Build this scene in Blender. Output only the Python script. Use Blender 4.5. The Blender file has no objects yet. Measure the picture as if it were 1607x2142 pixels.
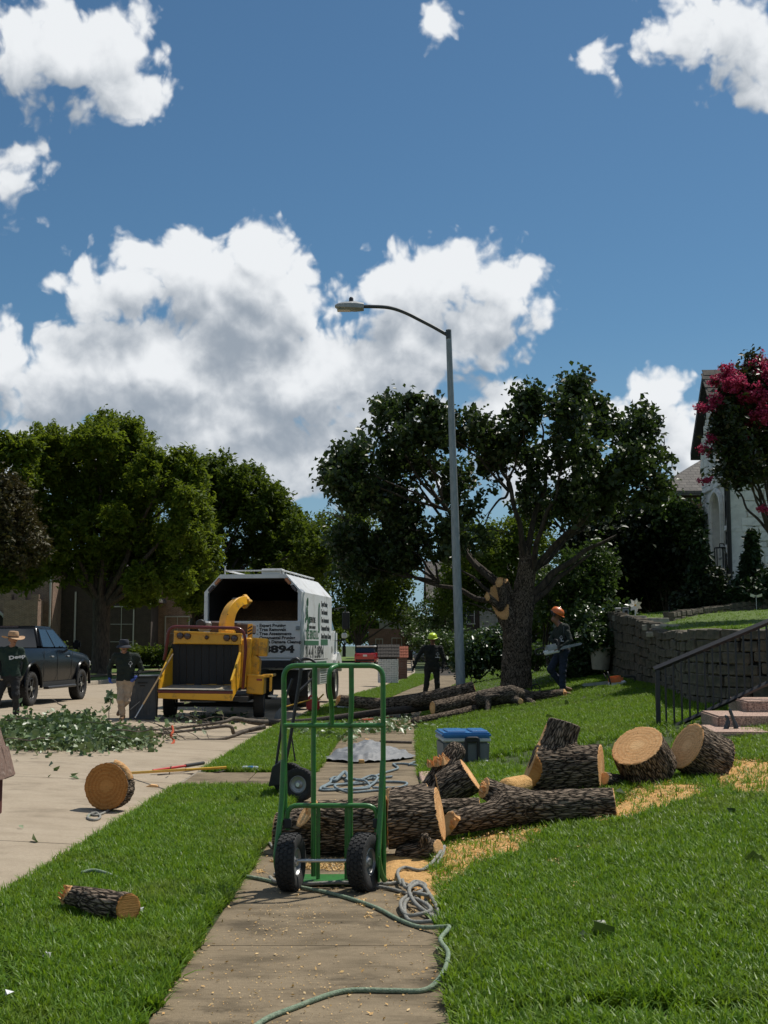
import bpy, bmesh, math, random
import numpy as np
from mathutils import Vector, Matrix, Euler
R = math.radians
random.seed(7)
rng = np.random.default_rng(7)
sc = bpy.context.scene
COL = sc.collection

# ------------------------------------------------------------------ camera
FPX, CAMZ = 2600.0, 1.5
PITCH = math.atan(279.0 / FPX)
cam_d = bpy.data.cameras.new('camera')
cam_d.sensor_fit = 'VERTICAL'
cam_d.sensor_height = 36.0
cam_d.lens = 36.0 * FPX / 2142.0
cam_d.clip_start = 0.1
cam_d.clip_end = 5000.0
cam = bpy.data.objects.new('camera', cam_d)
COL.objects.link(cam)
cam.location = (0, 0, CAMZ)
cam.rotation_euler = (math.pi / 2 + PITCH, 0, 0)
sc.camera = cam

# ------------------------------------------------------------------ exposure
sc.view_settings.view_transform = 'Standard'
sc.view_settings.look = 'None'
sc.view_settings.exposure = -0.16
sc.view_settings.gamma = 1.0
sc.view_settings.use_curve_mapping = False

# ------------------------------------------------------------------ sun
SUN = Vector((0.37, 0.33, 0.87)).normalized()
sun_d = bpy.data.lights.new('sun', 'SUN')
sun_d.energy = 5.0
sun_d.angle = R(0.53)
sun_d.color = (1.0, 0.95, 0.87)
sun = bpy.data.objects.new('sun', sun_d)
COL.objects.link(sun)
sun.rotation_euler = SUN.to_track_quat('Z', 'Y').to_euler()
sun.location = (8, 8, 20)


def at(px, py, Y):
    """world point seen at photo pixel (px, py) at forward distance Y"""
    dx, dy = (px - 803.5) / FPX, (1071.0 - py) / FPX
    yy = math.cos(PITCH) - dy * math.sin(PITCH)
    zz = math.sin(PITCH) + dy * math.cos(PITCH)
    s = Y / yy
    return Vector((dx * s, Y, CAMZ + zz * s))


def ray_azel(px, py):
    v = at(px, py, 1.0) - Vector((0, 0, CAMZ))
    v.normalize()
    return math.degrees(math.atan2(v.x, v.y)), math.degrees(math.asin(v.z))


# ------------------------------------------------------------------ sky with clouds
world = bpy.data.worlds.new('World')
sc.world = world
world.use_nodes = True
wt = world.node_tree
wt.nodes.clear()


class NT:
    def __init__(s, tree):
        s.t = tree

    def n(s, typ, **kw):
        nd = s.t.nodes.new(typ)
        ins = kw.pop('ins', {})
        for k, v in kw.items():
            setattr(nd, k, v)
        for k, v in ins.items():
            s.put(nd.inputs[k], v)
        return nd

    def put(s, sock, v):
        if hasattr(v, 'is_output'):
            s.t.links.new(v, sock)
        else:
            sock.default_value = v

    def math(s, op, a, b=0.0, c=None, clamp=False):
        nd = s.t.nodes.new('ShaderNodeMath')
        nd.operation = op
        nd.use_clamp = clamp
        s.put(nd.inputs[0], a)
        s.put(nd.inputs[1], b)
        if c is not None:
            s.put(nd.inputs[2], c)
        return nd.outputs[0]

    def vmath(s, op, a, b=(0, 0, 0), out=0):
        nd = s.t.nodes.new('ShaderNodeVectorMath')
        nd.operation = op
        s.put(nd.inputs[0], a)
        if op not in ('LENGTH', 'NORMALIZE'):
            s.put(nd.inputs[1], b)
        return nd.outputs['Value'] if op in ('LENGTH', 'DOT_PRODUCT', 'DISTANCE') else nd.outputs[0]

    def smooth(s, v, a, b, lo=0.0, hi=1.0):
        nd = s.t.nodes.new('ShaderNodeMapRange')
        nd.interpolation_type = 'SMOOTHSTEP'
        s.put(nd.inputs[0], v)
        nd.inputs[1].default_value = a
        nd.inputs[2].default_value = b
        nd.inputs[3].default_value = lo
        nd.inputs[4].default_value = hi
        return nd.outputs[0]

    def mix(s, f, a, b):
        nd = s.t.nodes.new('ShaderNodeMix')
        nd.data_type = 'RGBA'
        s.put(nd.inputs[0], f)
        s.put(nd.inputs[6], a)
        s.put(nd.inputs[7], b)
        return nd.outputs[2]


# blobs: photo x, y, radius x, radius y, strength  (turned into directions of the sky)
BLOBS = [
    (140, 95, 200, 110, 1.0), (60, 110, 120, 95, .9), (245, 190, 120, 80, .9), (185, 65, 85, 65, .9),
    (40, 355, 75, 85, .5), (75, 400, 40, 40, .45),
    (500, 640, 190, 150, 1.15), (565, 550, 95, 85, 1.0), (405, 565, 130, 95, 1.0), (255, 610, 150, 90, .85),
    (350, 780, 340, 150, 1.2), (150, 810, 220, 120, 1.0), (10, 760, 70, 110, .9), (610, 800, 270, 160, 1.15),
    (830, 830, 150, 120, .95), (420, 910, 480, 120, 1.1), (690, 930, 120, 60, .7),
    (940, 610, 200, 105, 1.0), (830, 600, 110, 90, .9), (1060, 620, 115, 100, .95), (990, 690, 160, 90, .95),
    (850, 720, 190, 90, .9), (300, 540, 60, 60, .6),
    (1520, 60, 190, 120, .85), (1600, 130, 90, 90, .8), (1400, 110, 90, 70, .5), (1250, 125, 55, 45, .42), (910, 30, 55, 55, .45),
    (1045, 850, 110, 75, .85), (1370, 820, 75, 75, .8), (1350, 900, 190, 85, .8), (1450, 960, 130, 90, .9),
    (1160, 950, 220, 110, .5), (620, 1010, 400, 70, .6), (430, 985, 420, 90, 1.0), (120, 950, 260, 70, .85), (560, 700, 120, 110, .8), (545, 550, 90, 95, 1.25), (615, 625, 75, 110, 1.15), (410, 560, 110, 90, 1.15),
]
cg = bpy.data.node_groups.new('cloud_density', 'ShaderNodeTree')
cg.interface.new_socket('Vector', in_out='INPUT', socket_type='NodeSocketVector')
cg.interface.new_socket('Density', in_out='OUTPUT', socket_type='NodeSocketFloat')
cg.interface.new_socket('Soft', in_out='OUTPUT', socket_type='NodeSocketFloat')
g = NT(cg)
gi = g.n('NodeGroupInput').outputs[0]
warp = g.n('ShaderNodeTexNoise', noise_dimensions='2D', ins={'Vector': gi, 'Scale': .32, 'Detail': 3.0})
wv = g.vmath('MULTIPLY', g.vmath('SUBTRACT', warp.outputs['Color'], (.5, .5, .5)), (2.2, 1.6, 0))
pv = g.vmath('ADD', gi, wv)
acc = None
PXD = math.degrees(1 / FPX)
for (bx, by, brx, bry, bs) in BLOBS:
    a, e = ray_azel(bx, by)
    d = g.vmath('MULTIPLY', g.vmath('SUBTRACT', pv, (a, e, 0)), (1 / (brx * 1.17 * PXD), 1 / (bry * 1.17 * PXD), 0))
    L = g.vmath('LENGTH', d)
    v = g.math('MULTIPLY_ADD', L, -bs * 1.3, bs * 1.22)
    acc = v if acc is None else g.math('SMOOTH_MAX', acc, v, .08)
# generic fair-weather clouds over the rest of the sky, outside the framed part
far = g.n('ShaderNodeTexNoise', noise_dimensions='2D', ins={'Vector': gi, 'Scale': .06, 'Detail': 4.0, 'Roughness': .5})
aw = g.vmath('LENGTH', g.vmath('MULTIPLY', g.vmath('SUBTRACT', gi, (0, 10, 0)), (1 / 21., 1 / 24., 0)))
outside = g.smooth(aw, 1.0, 1.35)
fd = g.math('SUBTRACT', g.math('MULTIPLY', g.math('SUBTRACT', far.outputs['Fac'], .52), 5.0), g.math('SUBTRACT', 1.2, g.math('MULTIPLY', outside, 1.2)))
acc = g.math('MAXIMUM', acc, fd)
acc = g.math('MAXIMUM', acc, -1.0)
n1 = g.n('ShaderNodeTexNoise', noise_dimensions='2D', ins={'Vector': gi, 'Scale': .42, 'Detail': 3.5, 'Roughness': .5, 'Distortion': .2})
vo = g.n('ShaderNodeTexVoronoi', voronoi_dimensions='2D', feature='SMOOTH_F1', ins={'Vector': pv, 'Scale': .62, 'Detail': 2.4, 'Roughness': .5, 'Lacunarity': 2.2, 'Smoothness': .55})
n2 = g.n('ShaderNodeTexNoise', noise_dimensions='2D', ins={'Vector': gi, 'Scale': 3.2, 'Detail': 7.0, 'Roughness': .62})
soft = dd = g.math('ADD', acc, g.math('MULTIPLY', g.math('SUBTRACT', n1.outputs['Fac'], .44), 1.0))
dd = g.math('ADD', dd, g.math('MULTIPLY', g.math('SUBTRACT', .5, vo.outputs['Distance']), .72))
dd = g.math('ADD', dd, g.math('MULTIPLY', g.math('SUBTRACT', n2.outputs['Fac'], .5), .16))
go = g.n('NodeGroupOutput')
cg.links.new(dd, go.inputs[0])
cg.links.new(soft, go.inputs[1])

w = NT(wt)
dirv = w.n('ShaderNodeTexCoord').outputs['Generated']
sep = w.n('ShaderNodeSeparateXYZ', ins={0: dirv})
az = w.math('DEGREES', w.math('ARCTAN2', sep.outputs[0], sep.outputs[1]))
el = w.math('DEGREES', w.math('ARCSINE', sep.outputs[2]))
comb = w.n('ShaderNodeCombineXYZ', ins={0: az, 1: el, 2: 0.0}).outputs[0]


def dens(vec):
    nd = wt.nodes.new('ShaderNodeGroup')
    nd.node_tree = cg
    wt.links.new(vec, nd.inputs[0])
    return nd.outputs


D0 = dens(comb)
d0 = D0[0]
D1 = dens(w.vmath('ADD', comb, (.16, .42, 0)))
D2 = dens(w.vmath('ADD', comb, (.6, 2.3, 0)))
cover = w.smooth(d0, .0, .42)
lit = w.math('ADD', w.math('MULTIPLY', w.math('SUBTRACT', d0, D1[0]), .34), w.math('MULTIPLY', w.math('SUBTRACT', D0[1], D2[1]), 1.0))
thick = w.smooth(D0[1], .15, 1.1)
lit = w.math('SUBTRACT', w.math('ADD', lit, .68), w.math('MULTIPLY', thick, .56))
wn = w.n('ShaderNodeTexNoise', noise_dimensions='2D', ins={'Vector': comb, 'Scale': 1.1, 'Detail': 7.0, 'Roughness': .6, 'Distortion': .4})
lit = w.math('ADD', lit, w.math('MULTIPLY', w.math('SUBTRACT', wn.outputs['Fac'], .5), .55))
lit = w.smooth(lit, -.38, 1.12)
skyn = w.n('ShaderNodeTexSky', sky_type='NISHITA')
skyn.sun_disc = False
skyn.sun_elevation = math.asin(SUN.z)
skyn.sun_rotation = math.atan2(SUN.x, SUN.y)
skyn.altitude = 150
skyn.air_density = 1.0
skyn.dust_density = .4
skyn.ozone_density = 2.8
CLD_D, CLD_L = (4.9, 5.7, 6.7, 1), (13.2, 13.6, 14.0, 1)
cc = w.mix(lit, CLD_D, CLD_L)
hz = w.smooth(el, -2.0, 9.0, .55, 1.0)
cover = w.math('MULTIPLY', cover, hz)
skyb = w.mix(w.smooth(el, 0.0, 15.0, .75, 0.0), skyn.outputs[0], (5.6, 6.0, 7.3, 1))
skyb = w.vmath('MULTIPLY', skyb, (.76, 1.06, 1.14))
skyc = w.mix(cover, skyb, cc)
bg = w.n('ShaderNodeBackground', ins={'Color': skyc, 'Strength': .072})
wo = w.n('ShaderNodeOutputWorld')
wt.links.new(bg.outputs[0], wo.inputs[0])
world.cycles.sampling_method = 'MANUAL'
world.cycles.sample_map_resolution = 512

# ------------------------------------------------------------------ ground shape
def xs(y):
    """centre line of the sidewalk"""
    y = np.asarray(y, float)
    d = np.clip(y - 17.0, 0, 28)
    e = np.clip(y - 45.0, 0, 30)
    return -.34 + .014 * (np.minimum(y, 17.0) - 5) + .014 * d + .00187 * d * d + .1187 * e - .00164 * e * e + .02 * np.maximum(y - 75, 0)


def kx(y):
    return xs(y) - 2.06


ROADW = 12.6


def roadz(x, y):
    t = (np.asarray(x, float) - (kx(y) - ROADW / 2)) / (ROADW / 2)
    return -.15 + .17 * (1 - np.minimum(t * t, 1.0))


def gz(x, y):
    x = np.asarray(x, float)
    y = np.asarray(y, float)
    u = x - (xs(y) + .61)
    sl = np.clip(.1 + .004 * (np.minimum(y, 30) - 10), .08, .2)
    up = np.where(u > 0, np.minimum(u, 7.0) * sl * np.clip(u / .5, .35, 1), 0.0)
    dn = roadz(x, y)
    far = kx(y) - ROADW
    out = np.where(x > kx(y), up, np.where(x > far, dn, 0.02 + np.minimum(far - x, 12) * .02))
    return out


def on(px, py, z=0.0):
    d = at(px, py, 1.0) - Vector((0, 0, CAMZ))
    s = (z - CAMZ) / d.z
    return Vector((d.x * s, d.y * s, z))


def ong(px, py, lift=0.0):
    """point of the ground seen at a photo pixel"""
    lo, hi = 2.0, 200.0
    for _ in range(60):
        m = (lo + hi) / 2
        p = at(px, py, m)
        if p.z > gz(p.x, p.y) + lift:
            lo = m
        else:
            hi = m
    return at(px, py, (lo + hi) / 2)


# ------------------------------------------------------------------ noise in numpy
_pr = np.random.default_rng(3)
_perm = np.concatenate([_pr.permutation(256)] * 3)
_grad = _pr.normal(size=(256, 3))
_grad /= np.linalg.norm(_grad, axis=1)[:, None]


def pn(P, seed=0):
    P = np.asarray(P, float)
    i = np.floor(P).astype(int)
    f = P - i
    u = f * f * f * (f * (f * 6 - 15) + 10)
    i = (i + seed * 17) & 255
    out = 0
    for dx in (0, 1):
        for dy in (0, 1):
            for dz in (0, 1):
                h = _perm[_perm[_perm[(i[:, 0] + dx) & 255] + ((i[:, 1] + dy) & 255)] + ((i[:, 2] + dz) & 255)]
                gr = _grad[h]
                dot = gr[:, 0] * (f[:, 0] - dx) + gr[:, 1] * (f[:, 1] - dy) + gr[:, 2] * (f[:, 2] - dz)
                wx = u[:, 0] if dx else 1 - u[:, 0]
                wy = u[:, 1] if dy else 1 - u[:, 1]
                wz = u[:, 2] if dz else 1 - u[:, 2]
                out = out + dot * wx * wy * wz
    return out


def fbm(P, o=4, seed=0):
    P = np.asarray(P, float)
    a, s, t = 1.0, 0, 0
    for k in range(o):
        s = s + a * pn(P * (2.03 ** k) + k * 7.3, seed + k)
        t += a
        a *= .5
    return s / t


# ------------------------------------------------------------------ objects and meshes
def link(o):
    COL.objects.link(o)
    return o


def tag(o, label, cat, group=None):
    o['label'] = label
    o['category'] = cat
    if group:
        o['group'] = group
    return o


def thing(name, label, cat, loc=(0, 0, 0), rz=0.0, group=None, M=None):
    o = bpy.data.objects.new(name, None)
    o.empty_display_size = .2
    link(o)
    if M is not None:
        o.matrix_world = M
    else:
        o.location = loc
        o.rotation_euler = (0, 0, rz)
    return tag(o, label, cat, group)


def npmesh(name, V, blocks, smooth=False, mats=None, midx=None):
    me = bpy.data.meshes.new(name)
    V = np.asarray(V, np.float32)
    blocks = [np.asarray(b, np.int32) for b in blocks if len(b)]
    nf = sum(len(b) for b in blocks)
    nl = sum(b.size for b in blocks)
    me.vertices.add(len(V))
    me.vertices.foreach_set('co', V.ravel())
    me.loops.add(nl)
    me.polygons.add(nf)
    me.loops.foreach_set('vertex_index', np.concatenate([b.ravel() for b in blocks]))
    tot = np.concatenate([np.full(len(b), b.shape[1], np.int32) for b in blocks])
    st = np.concatenate([[0], np.cumsum(tot)[:-1]]).astype(np.int32)
    me.polygons.foreach_set('loop_start', st)
    if smooth:
        me.polygons.foreach_set('use_smooth', np.ones(nf, bool))
    if midx is not None:
        me.polygons.foreach_set('material_index', np.asarray(midx, np.int32))
    for m in (mats or []):
        me.materials.append(m)
    me.update(calc_edges=True)
    me.validate()
    return me


def mobj(name, me, parent=None, M=None, loc=None):
    o = bpy.data.objects.new(name, me)
    link(o)
    if parent is not None:
        o.parent = parent
    if M is not None:
        o.matrix_local = M
    if loc is not None:
        o.location = loc
    return o


class MB:
    """collects shapes and links them as one mesh object"""

    def __init__(s):
        s.v, s.f = [], []

    def add(s, V, Fc, M=None):
        b = len(s.v)
        for p in V:
            p = Vector(p)
            s.v.append(M @ p if M is not None else p)
        for f in Fc:
            s.f.append([i + b for i in f])
        return s

    def box(s, c, d, rot=None, M=None):
        hx, hy, hz_ = d[0] / 2, d[1] / 2, d[2] / 2
        V = [(x, y, z) for x in (-hx, hx) for y in (-hy, hy) for z in (-hz_, hz_)]
        Fc = [(0, 1, 3, 2), (4, 6, 7, 5), (0, 4, 5, 1), (2, 3, 7, 6), (0, 2, 6, 4), (1, 5, 7, 3)]
        m = Matrix.Translation(Vector(c))
        if rot is not None:
            m = m @ Euler(rot).to_matrix().to_4x4()
        if M is not None:
            m = M @ m
        return s.add(V, Fc, m)

    def prism(s, poly, axis, a, b, M=None):
        n = len(poly)
        V = []
        for t in (a, b):
            for (p, q) in poly:
                V.append({'x': (t, p, q), 'y': (p, t, q), 'z': (p, q, t)}[axis])
        Fc = [list(range(n))[::-1], list(range(n, 2 * n))] + [(i, (i + 1) % n, n + (i + 1) % n, n + i) for i in range(n)]
        return s.add(V, Fc, M)

    def tube(s, path, r, n=8, closed=False, cap=True, M=None, flat=1.0):
        P = [Vector(p) for p in path]
        m = len(P)
        rr = r if hasattr(r, '__len__') else [r] * m
        V = []
        t0 = None
        for i in range(m):
            if closed:
                t = (P[(i + 1) % m] - P[i - 1]).normalized()
            else:
                t = (P[min(i + 1, m - 1)] - P[max(i - 1, 0)]).normalized()
            if t0 is None:
                a = Vector((0, 0, 1)) if abs(t.z) < .9 else Vector((1, 0, 0))
                nrm = t.cross(a).normalized()
            else:
                q = t0.rotation_difference(t)
                nrm = (q @ nrm)
                nrm = (nrm - t * nrm.dot(t)).normalized()
            t0 = t
            bn = t.cross(nrm)
            for k in range(n):
                an = 2 * math.pi * k / n
                V.append(P[i] + rr[i] * (nrm * math.cos(an) + bn * math.sin(an) * flat))
        Fc = []
        for i in range(m if closed else m - 1):
            j = (i + 1) % m
            for k in range(n):
                l = (k + 1) % n
                Fc.append((i * n + k, i * n + l, j * n + l, j * n + k))
        if cap and not closed:
            Fc.append(list(range(n))[::-1])
            Fc.append([(m - 1) * n + k for k in range(n)])
        return s.add(V, Fc, M)

    def lathe(s, prof, n=24, M=None, cap=True):
        V, Fc = [], []
        for (r, z) in prof:
            for k in range(n):
                a = 2 * math.pi * k / n
                V.append((r * math.cos(a), r * math.sin(a), z))
        for i in range(len(prof) - 1):
            for k in range(n):
                l = (k + 1) % n
                Fc.append((i * n + k, i * n + l, (i + 1) * n + l, (i + 1) * n + k))
        if cap:
            Fc.append(list(range(n))[::-1])
            Fc.append([(len(prof) - 1) * n + k for k in range(n)])
        return s.add(V, Fc, M)

    def cyl(s, p, q, r, n=16, r2=None):
        return s.tube([p, q], [r, r if r2 is None else r2], n)

    def ball(s, c, r, sc_=(1, 1, 1), n=12, M=None):
        prof = [(max(math.sin(math.pi * i / n), 1e-3) * r, -math.cos(math.pi * i / n) * r) for i in range(n + 1)]
        m = Matrix.Translation(Vector(c)) @ Matrix.Diagonal((*sc_, 1))
        if M is not None:
            m = M @ m
        return s.lathe(prof, n * 2, m, cap=False)

    def mesh(s, name, mat, smooth=None, bevel=0.0, seg=1):
        me = bpy.data.meshes.new(name)
        me.from_pydata([tuple(p) for p in s.v], [], s.f)
        if bevel:
            bm = bmesh.new()
            bm.from_mesh(me)
            bmesh.ops.remove_doubles(bm, verts=bm.verts, dist=1e-5)
            ed = [e for e in bm.edges if len(e.link_faces) == 2 and e.calc_face_angle(0) > R(35)]
            bmesh.ops.bevel(bm, geom=ed, offset=bevel, segments=seg, affect='EDGES', clamp_overlap=True)
            bmesh.ops.recalc_face_normals(bm, faces=bm.faces)
            bm.to_mesh(me)
            bm.free()
        if smooth is not None:
            me.polygons.foreach_set('use_smooth', np.ones(len(me.polygons), bool))
            me.set_sharp_from_angle(angle=R(smooth))
        if mat is not None:
            me.materials.append(mat)
        me.update()
        return me

    def build(s, name, mat, parent=None, smooth=None, bevel=0.0, seg=1, M=None):
        return mobj(name, s.mesh(name, mat, smooth, bevel, seg), parent, M)


def spline(pts, n=8, closed=False):
    """Catmull-Rom through points"""
    P = [Vector(p) for p in pts]
    m = len(P)
    out = []
    rngi = range(m if closed else m - 1)
    for i in rngi:
        if closed:
            a, b, c, d = P[i - 1], P[i], P[(i + 1) % m], P[(i + 2) % m]
        else:
            a, b, c, d = P[max(i - 1, 0)], P[i], P[i + 1], P[min(i + 2, m - 1)]
        for k in range(n):
            t = k / n
            out.append(.5 * ((2 * b) + (c - a) * t + (2 * a - 5 * b + 4 * c - d) * t * t + (3 * b - a - 3 * c + d) * t ** 3))
    if not closed:
        out.append(P[-1])
    return out


def rounded(pts, r, n=5):
    """polyline with rounded corners"""
    P = [Vector(p) for p in pts]
    out = [P[0]]
    for i in range(1, len(P) - 1):
        a = (P[i - 1] - P[i])
        b = (P[i + 1] - P[i])
        d = min(r, a.length * .48, b.length * .48)
        s0, s1 = P[i] + a.normalized() * d, P[i] + b.normalized() * d
        for k in range(n + 1):
            t = k / n
            out.append((1 - t) ** 2 * s0 + 2 * t * (1 - t) * P[i] + t * t * s1)
    out.append(P[-1])
    return out


def cut(o, mb):
    """boolean difference, baked"""
    c = mb.build('cutter', None)
    md = o.modifiers.new('b', 'BOOLEAN')
    md.operation = 'DIFFERENCE'
    md.solver = 'EXACT'
    md.object = c
    dg = bpy.context.evaluated_depsgraph_get()
    dg.update()
    me = bpy.data.meshes.new_from_object(o.evaluated_get(dg), depsgraph=dg)
    o.modifiers.clear()
    o.data = me
    bpy.data.objects.remove(c)
    return o


# ------------------------------------------------------------------ signed distance shapes -> one mesh
def nets(f, o, h):
    s = f < 0
    nx, ny, nz = f.shape
    c = np.zeros((nx - 1, ny - 1, nz - 1), np.int8)
    cor = [(a, b, d) for a in (0, 1) for b in (0, 1) for d in (0, 1)]
    for a, b, d in cor:
        c += s[a:nx - 1 + a, b:ny - 1 + b, d:nz - 1 + d]
    mixed = (c > 0) & (c < 8)
    idx = np.full(mixed.shape, -1, np.int64)
    I = np.argwhere(mixed)
    idx[mixed] = np.arange(len(I))
    acc = np.zeros((len(I), 3))
    cnt = np.zeros(len(I))
    for a in cor:
        for ax in range(3):
            if a[ax]:
                continue
            b = list(a)
            b[ax] = 1
            fa = f[I[:, 0] + a[0], I[:, 1] + a[1], I[:, 2] + a[2]]
            fb = f[I[:, 0] + b[0], I[:, 1] + b[1], I[:, 2] + b[2]]
            m = (fa < 0) != (fb < 0)
            t = np.where(m, fa / np.where(m, fa - fb, 1), 0)
            p = np.tile(np.array(a, float), (len(I), 1))
            p[:, ax] += t
            acc[m] += p[m]
            cnt[m] += 1
    V = o + h * (I + acc / cnt[:, None])
    Q = []
    for ax in range(3):
        sl0 = [slice(1, -1)] * 3
        a = [slice(1, n - 1) for n in (nx, ny, nz)]
        b = list(a)
        a[ax] = slice(0, (nx, ny, nz)[ax] - 1)
        b[ax] = slice(1, (nx, ny, nz)[ax])
        s0, s1 = s[tuple(a)], s[tuple(b)]
        E = np.argwhere(s0 != s1)
        if not len(E):
            continue
        up = s0[E[:, 0], E[:, 1], E[:, 2]]
        E = E + np.array([0 if k == ax else 1 for k in range(3)])
        u, v = (ax + 1) % 3, (ax + 2) % 3
        du = np.zeros(3, int)
        dv = np.zeros(3, int)
        du[u] = 1
        dv[v] = 1
        g = lambda X: idx[X[:, 0], X[:, 1], X[:, 2]]
        q = np.stack([g(E - du - dv), g(E - dv), g(E), g(E - du)], 1)
        q[~up] = q[~up][:, ::-1]
        Q.append(q)
    Q = np.concatenate(Q)
    Q = Q[(Q >= 0).all(1)]
    return V, Q


def capd(P, p, q, r0, r1, sq=None):
    p, q = np.array(p, float), np.array(q, float)
    d = q - p
    L2 = max(d @ d, 1e-9)
    t = np.clip(((P - p) @ d) / L2, 0, 1)
    X = P - (p + t[..., None] * d)
    if sq is not None:
        X = X / np.array(sq)
    return np.sqrt((X * X).sum(-1)) - (r0 + (r1 - r0) * t)


def flatd(P, p, q, r0, r1):
    """tapered round bar with flat ends"""
    p, q = np.array(p, float), np.array(q, float)
    d = q - p
    L = math.sqrt(d @ d)
    d = d / L
    t = (P - p) @ d
    X = P - (p + t[..., None] * d)
    rad = np.sqrt((X * X).sum(-1)) - (r0 + (r1 - r0) * np.clip(t / L, 0, 1))
    return rad


def sdf(parts, h, k=.03, margin=None, noise_fn=None):
    """parts: dicts p,q,r0,r1,[flat],[cuts],[sq],[k]; returns V, quads"""
    pts = np.array([v for a in parts for v in (a['p'], a['q'])], float)
    rm = max(max(a['r0'], a['r1']) * max(a.get('sq') or (1,)) for a in parts)
    pad = (margin or 0) + h * 3
    lo = np.min([np.minimum(a['p'], a['q']) - max(a['r0'], a['r1']) * max(a.get('sq') or (1,)) for a in parts], 0) - pad
    hi = np.max([np.maximum(a['p'], a['q']) + max(a['r0'], a['r1']) * max(a.get('sq') or (1,)) for a in parts], 0) + pad
    n = np.ceil((hi - lo) / h).astype(int) + 1
    F = np.full(tuple(n), 9.0)
    ax = [lo[i] + h * np.arange(n[i]) for i in range(3)]
    for a in parts:
        kk = a.get('k', k)
        rr = max(a['r0'], a['r1']) * max(a.get('sq') or (1,)) + kk + 2 * h + a.get('ext', 0)
        l = np.minimum(a['p'], a['q']) - rr
        u = np.maximum(a['p'], a['q']) + rr
        i0 = np.clip(np.floor((l - lo) / h).astype(int), 0, n - 1)
        i1 = np.clip(np.ceil((u - lo) / h).astype(int) + 1, 1, n)
        sl = tuple(slice(i0[j], i1[j]) for j in range(3))
        P = np.stack(np.meshgrid(*[ax[j][sl[j]] for j in range(3)], indexing='ij'), -1)
        d = (flatd if a.get('flat') else capd)(P, a['p'], a['q'], a['r0'], a['r1'], *(() if a.get('flat') else (a.get('sq'),)))
        if noise_fn is not None:
            d = d + noise_fn(P.reshape(-1, 3)).reshape(d.shape)
        for (c, nn) in a.get('cuts', ()):
            d = np.maximum(d, (P - np.array(c)) @ np.array(Vector(nn).normalized()))
        f0 = F[sl]
        if kk > 0:
            hh = np.clip(.5 + .5 * (f0 - d) / kk, 0, 1)
            m = f0 + (d - f0) * hh - kk * hh * (1 - hh)
            m = np.where(f0 > 5, d, m)
        else:
            m = np.minimum(f0, d)
        F[sl] = m
    return nets(F, lo, h)


def vnormals(V, Q):
    n = np.cross(V[Q[:, 2]] - V[Q[:, 0]], V[Q[:, 3]] - V[Q[:, 1]])
    out = np.zeros_like(V)
    for i in range(4):
        np.add.at(out, Q[:, i], n)
    return out / np.maximum(np.linalg.norm(out, axis=1), 1e-12)[:, None], n / np.maximum(np.linalg.norm(n, axis=1), 1e-12)[:, None]


def copy_tree(o, parent=None):
    c = o.copy()
    link(c)
    if parent is not None:
        c.parent = parent
    for ch in list(o.children):
        copy_tree(ch, c)
    return c


# ------------------------------------------------------------------ materials
MATS = {}


def newmat(name):
    m = bpy.data.materials.new(name)
    m.use_nodes = True
    m.node_tree.nodes.clear()
    t = NT(m.node_tree)
    out = t.n('ShaderNodeOutputMaterial')
    b = t.n('ShaderNodeBsdfPrincipled')
    m.node_tree.links.new(b.outputs[0], out.inputs[0])
    MATS[name] = m
    return m, t, b, out


def coords(t, stretch=(1, 1, 1), kind='Object'):
    c = t.n('ShaderNodeTexCoord').outputs[kind]
    return t.vmath('MULTIPLY', c, stretch) if tuple(stretch) != (1, 1, 1) else c


def ramp(t, fac, stops):
    nd = t.n('ShaderNodeValToRGB', ins={0: fac})
    cr = nd.color_ramp
    while len(cr.elements) < len(stops):
        cr.elements.new(.5)
    for e, (p, c) in zip(cr.elements, stops):
        e.position = p
        e.color = (*c[:3], 1)
    return nd.outputs[0]


def sc3(c, k):
    return tuple(x * k for x in c)


def mk(name, c1, c2=None, scale=5.0, rough=.6, metal=0.0, bump=0.0, bscale=60.0, coat=0.0, stretch=(1, 1, 1), detail=6.0,
       lo=.35, hi=.65, dirt=None, dscale=2.0, spec=.5, bdist=.01):
    if name in MATS:
        return MATS[name]
    m, t, b, out = newmat(name)
    c2 = c2 or sc3(c1, .82)
    co = coords(t, stretch)
    nz = t.n('ShaderNodeTexNoise', ins={'Vector': co, 'Scale': scale, 'Detail': detail, 'Roughness': .6})
    col = ramp(t, nz.outputs['Fac'], [(lo, c1), (hi, c2)])
    if dirt:
        n2 = t.n('ShaderNodeTexNoise', ins={'Vector': co, 'Scale': dscale, 'Detail': 8.0, 'Roughness': .7})
        col = t.mix(t.smooth(n2.outputs['Fac'], .52, .7), col, (*dirt, 1))
    t.put(b.inputs['Base Color'], col)
    b.inputs['Roughness'].default_value = rough
    b.inputs['Metallic'].default_value = metal
    b.inputs['Coat Weight'].default_value = coat
    b.inputs['Coat Roughness'].default_value = .04
    b.inputs['Specular IOR Level'].default_value = spec
    if bump:
        n3 = t.n('ShaderNodeTexNoise', ins={'Vector': co, 'Scale': bscale, 'Detail': 5.0, 'Roughness': .6})
        bp = t.n('ShaderNodeBump', ins={'Strength': bump, 'Distance': bdist, 'Height': n3.outputs['Fac']})
        t.put(b.inputs['Normal'], bp.outputs[0])
    return m


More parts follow.
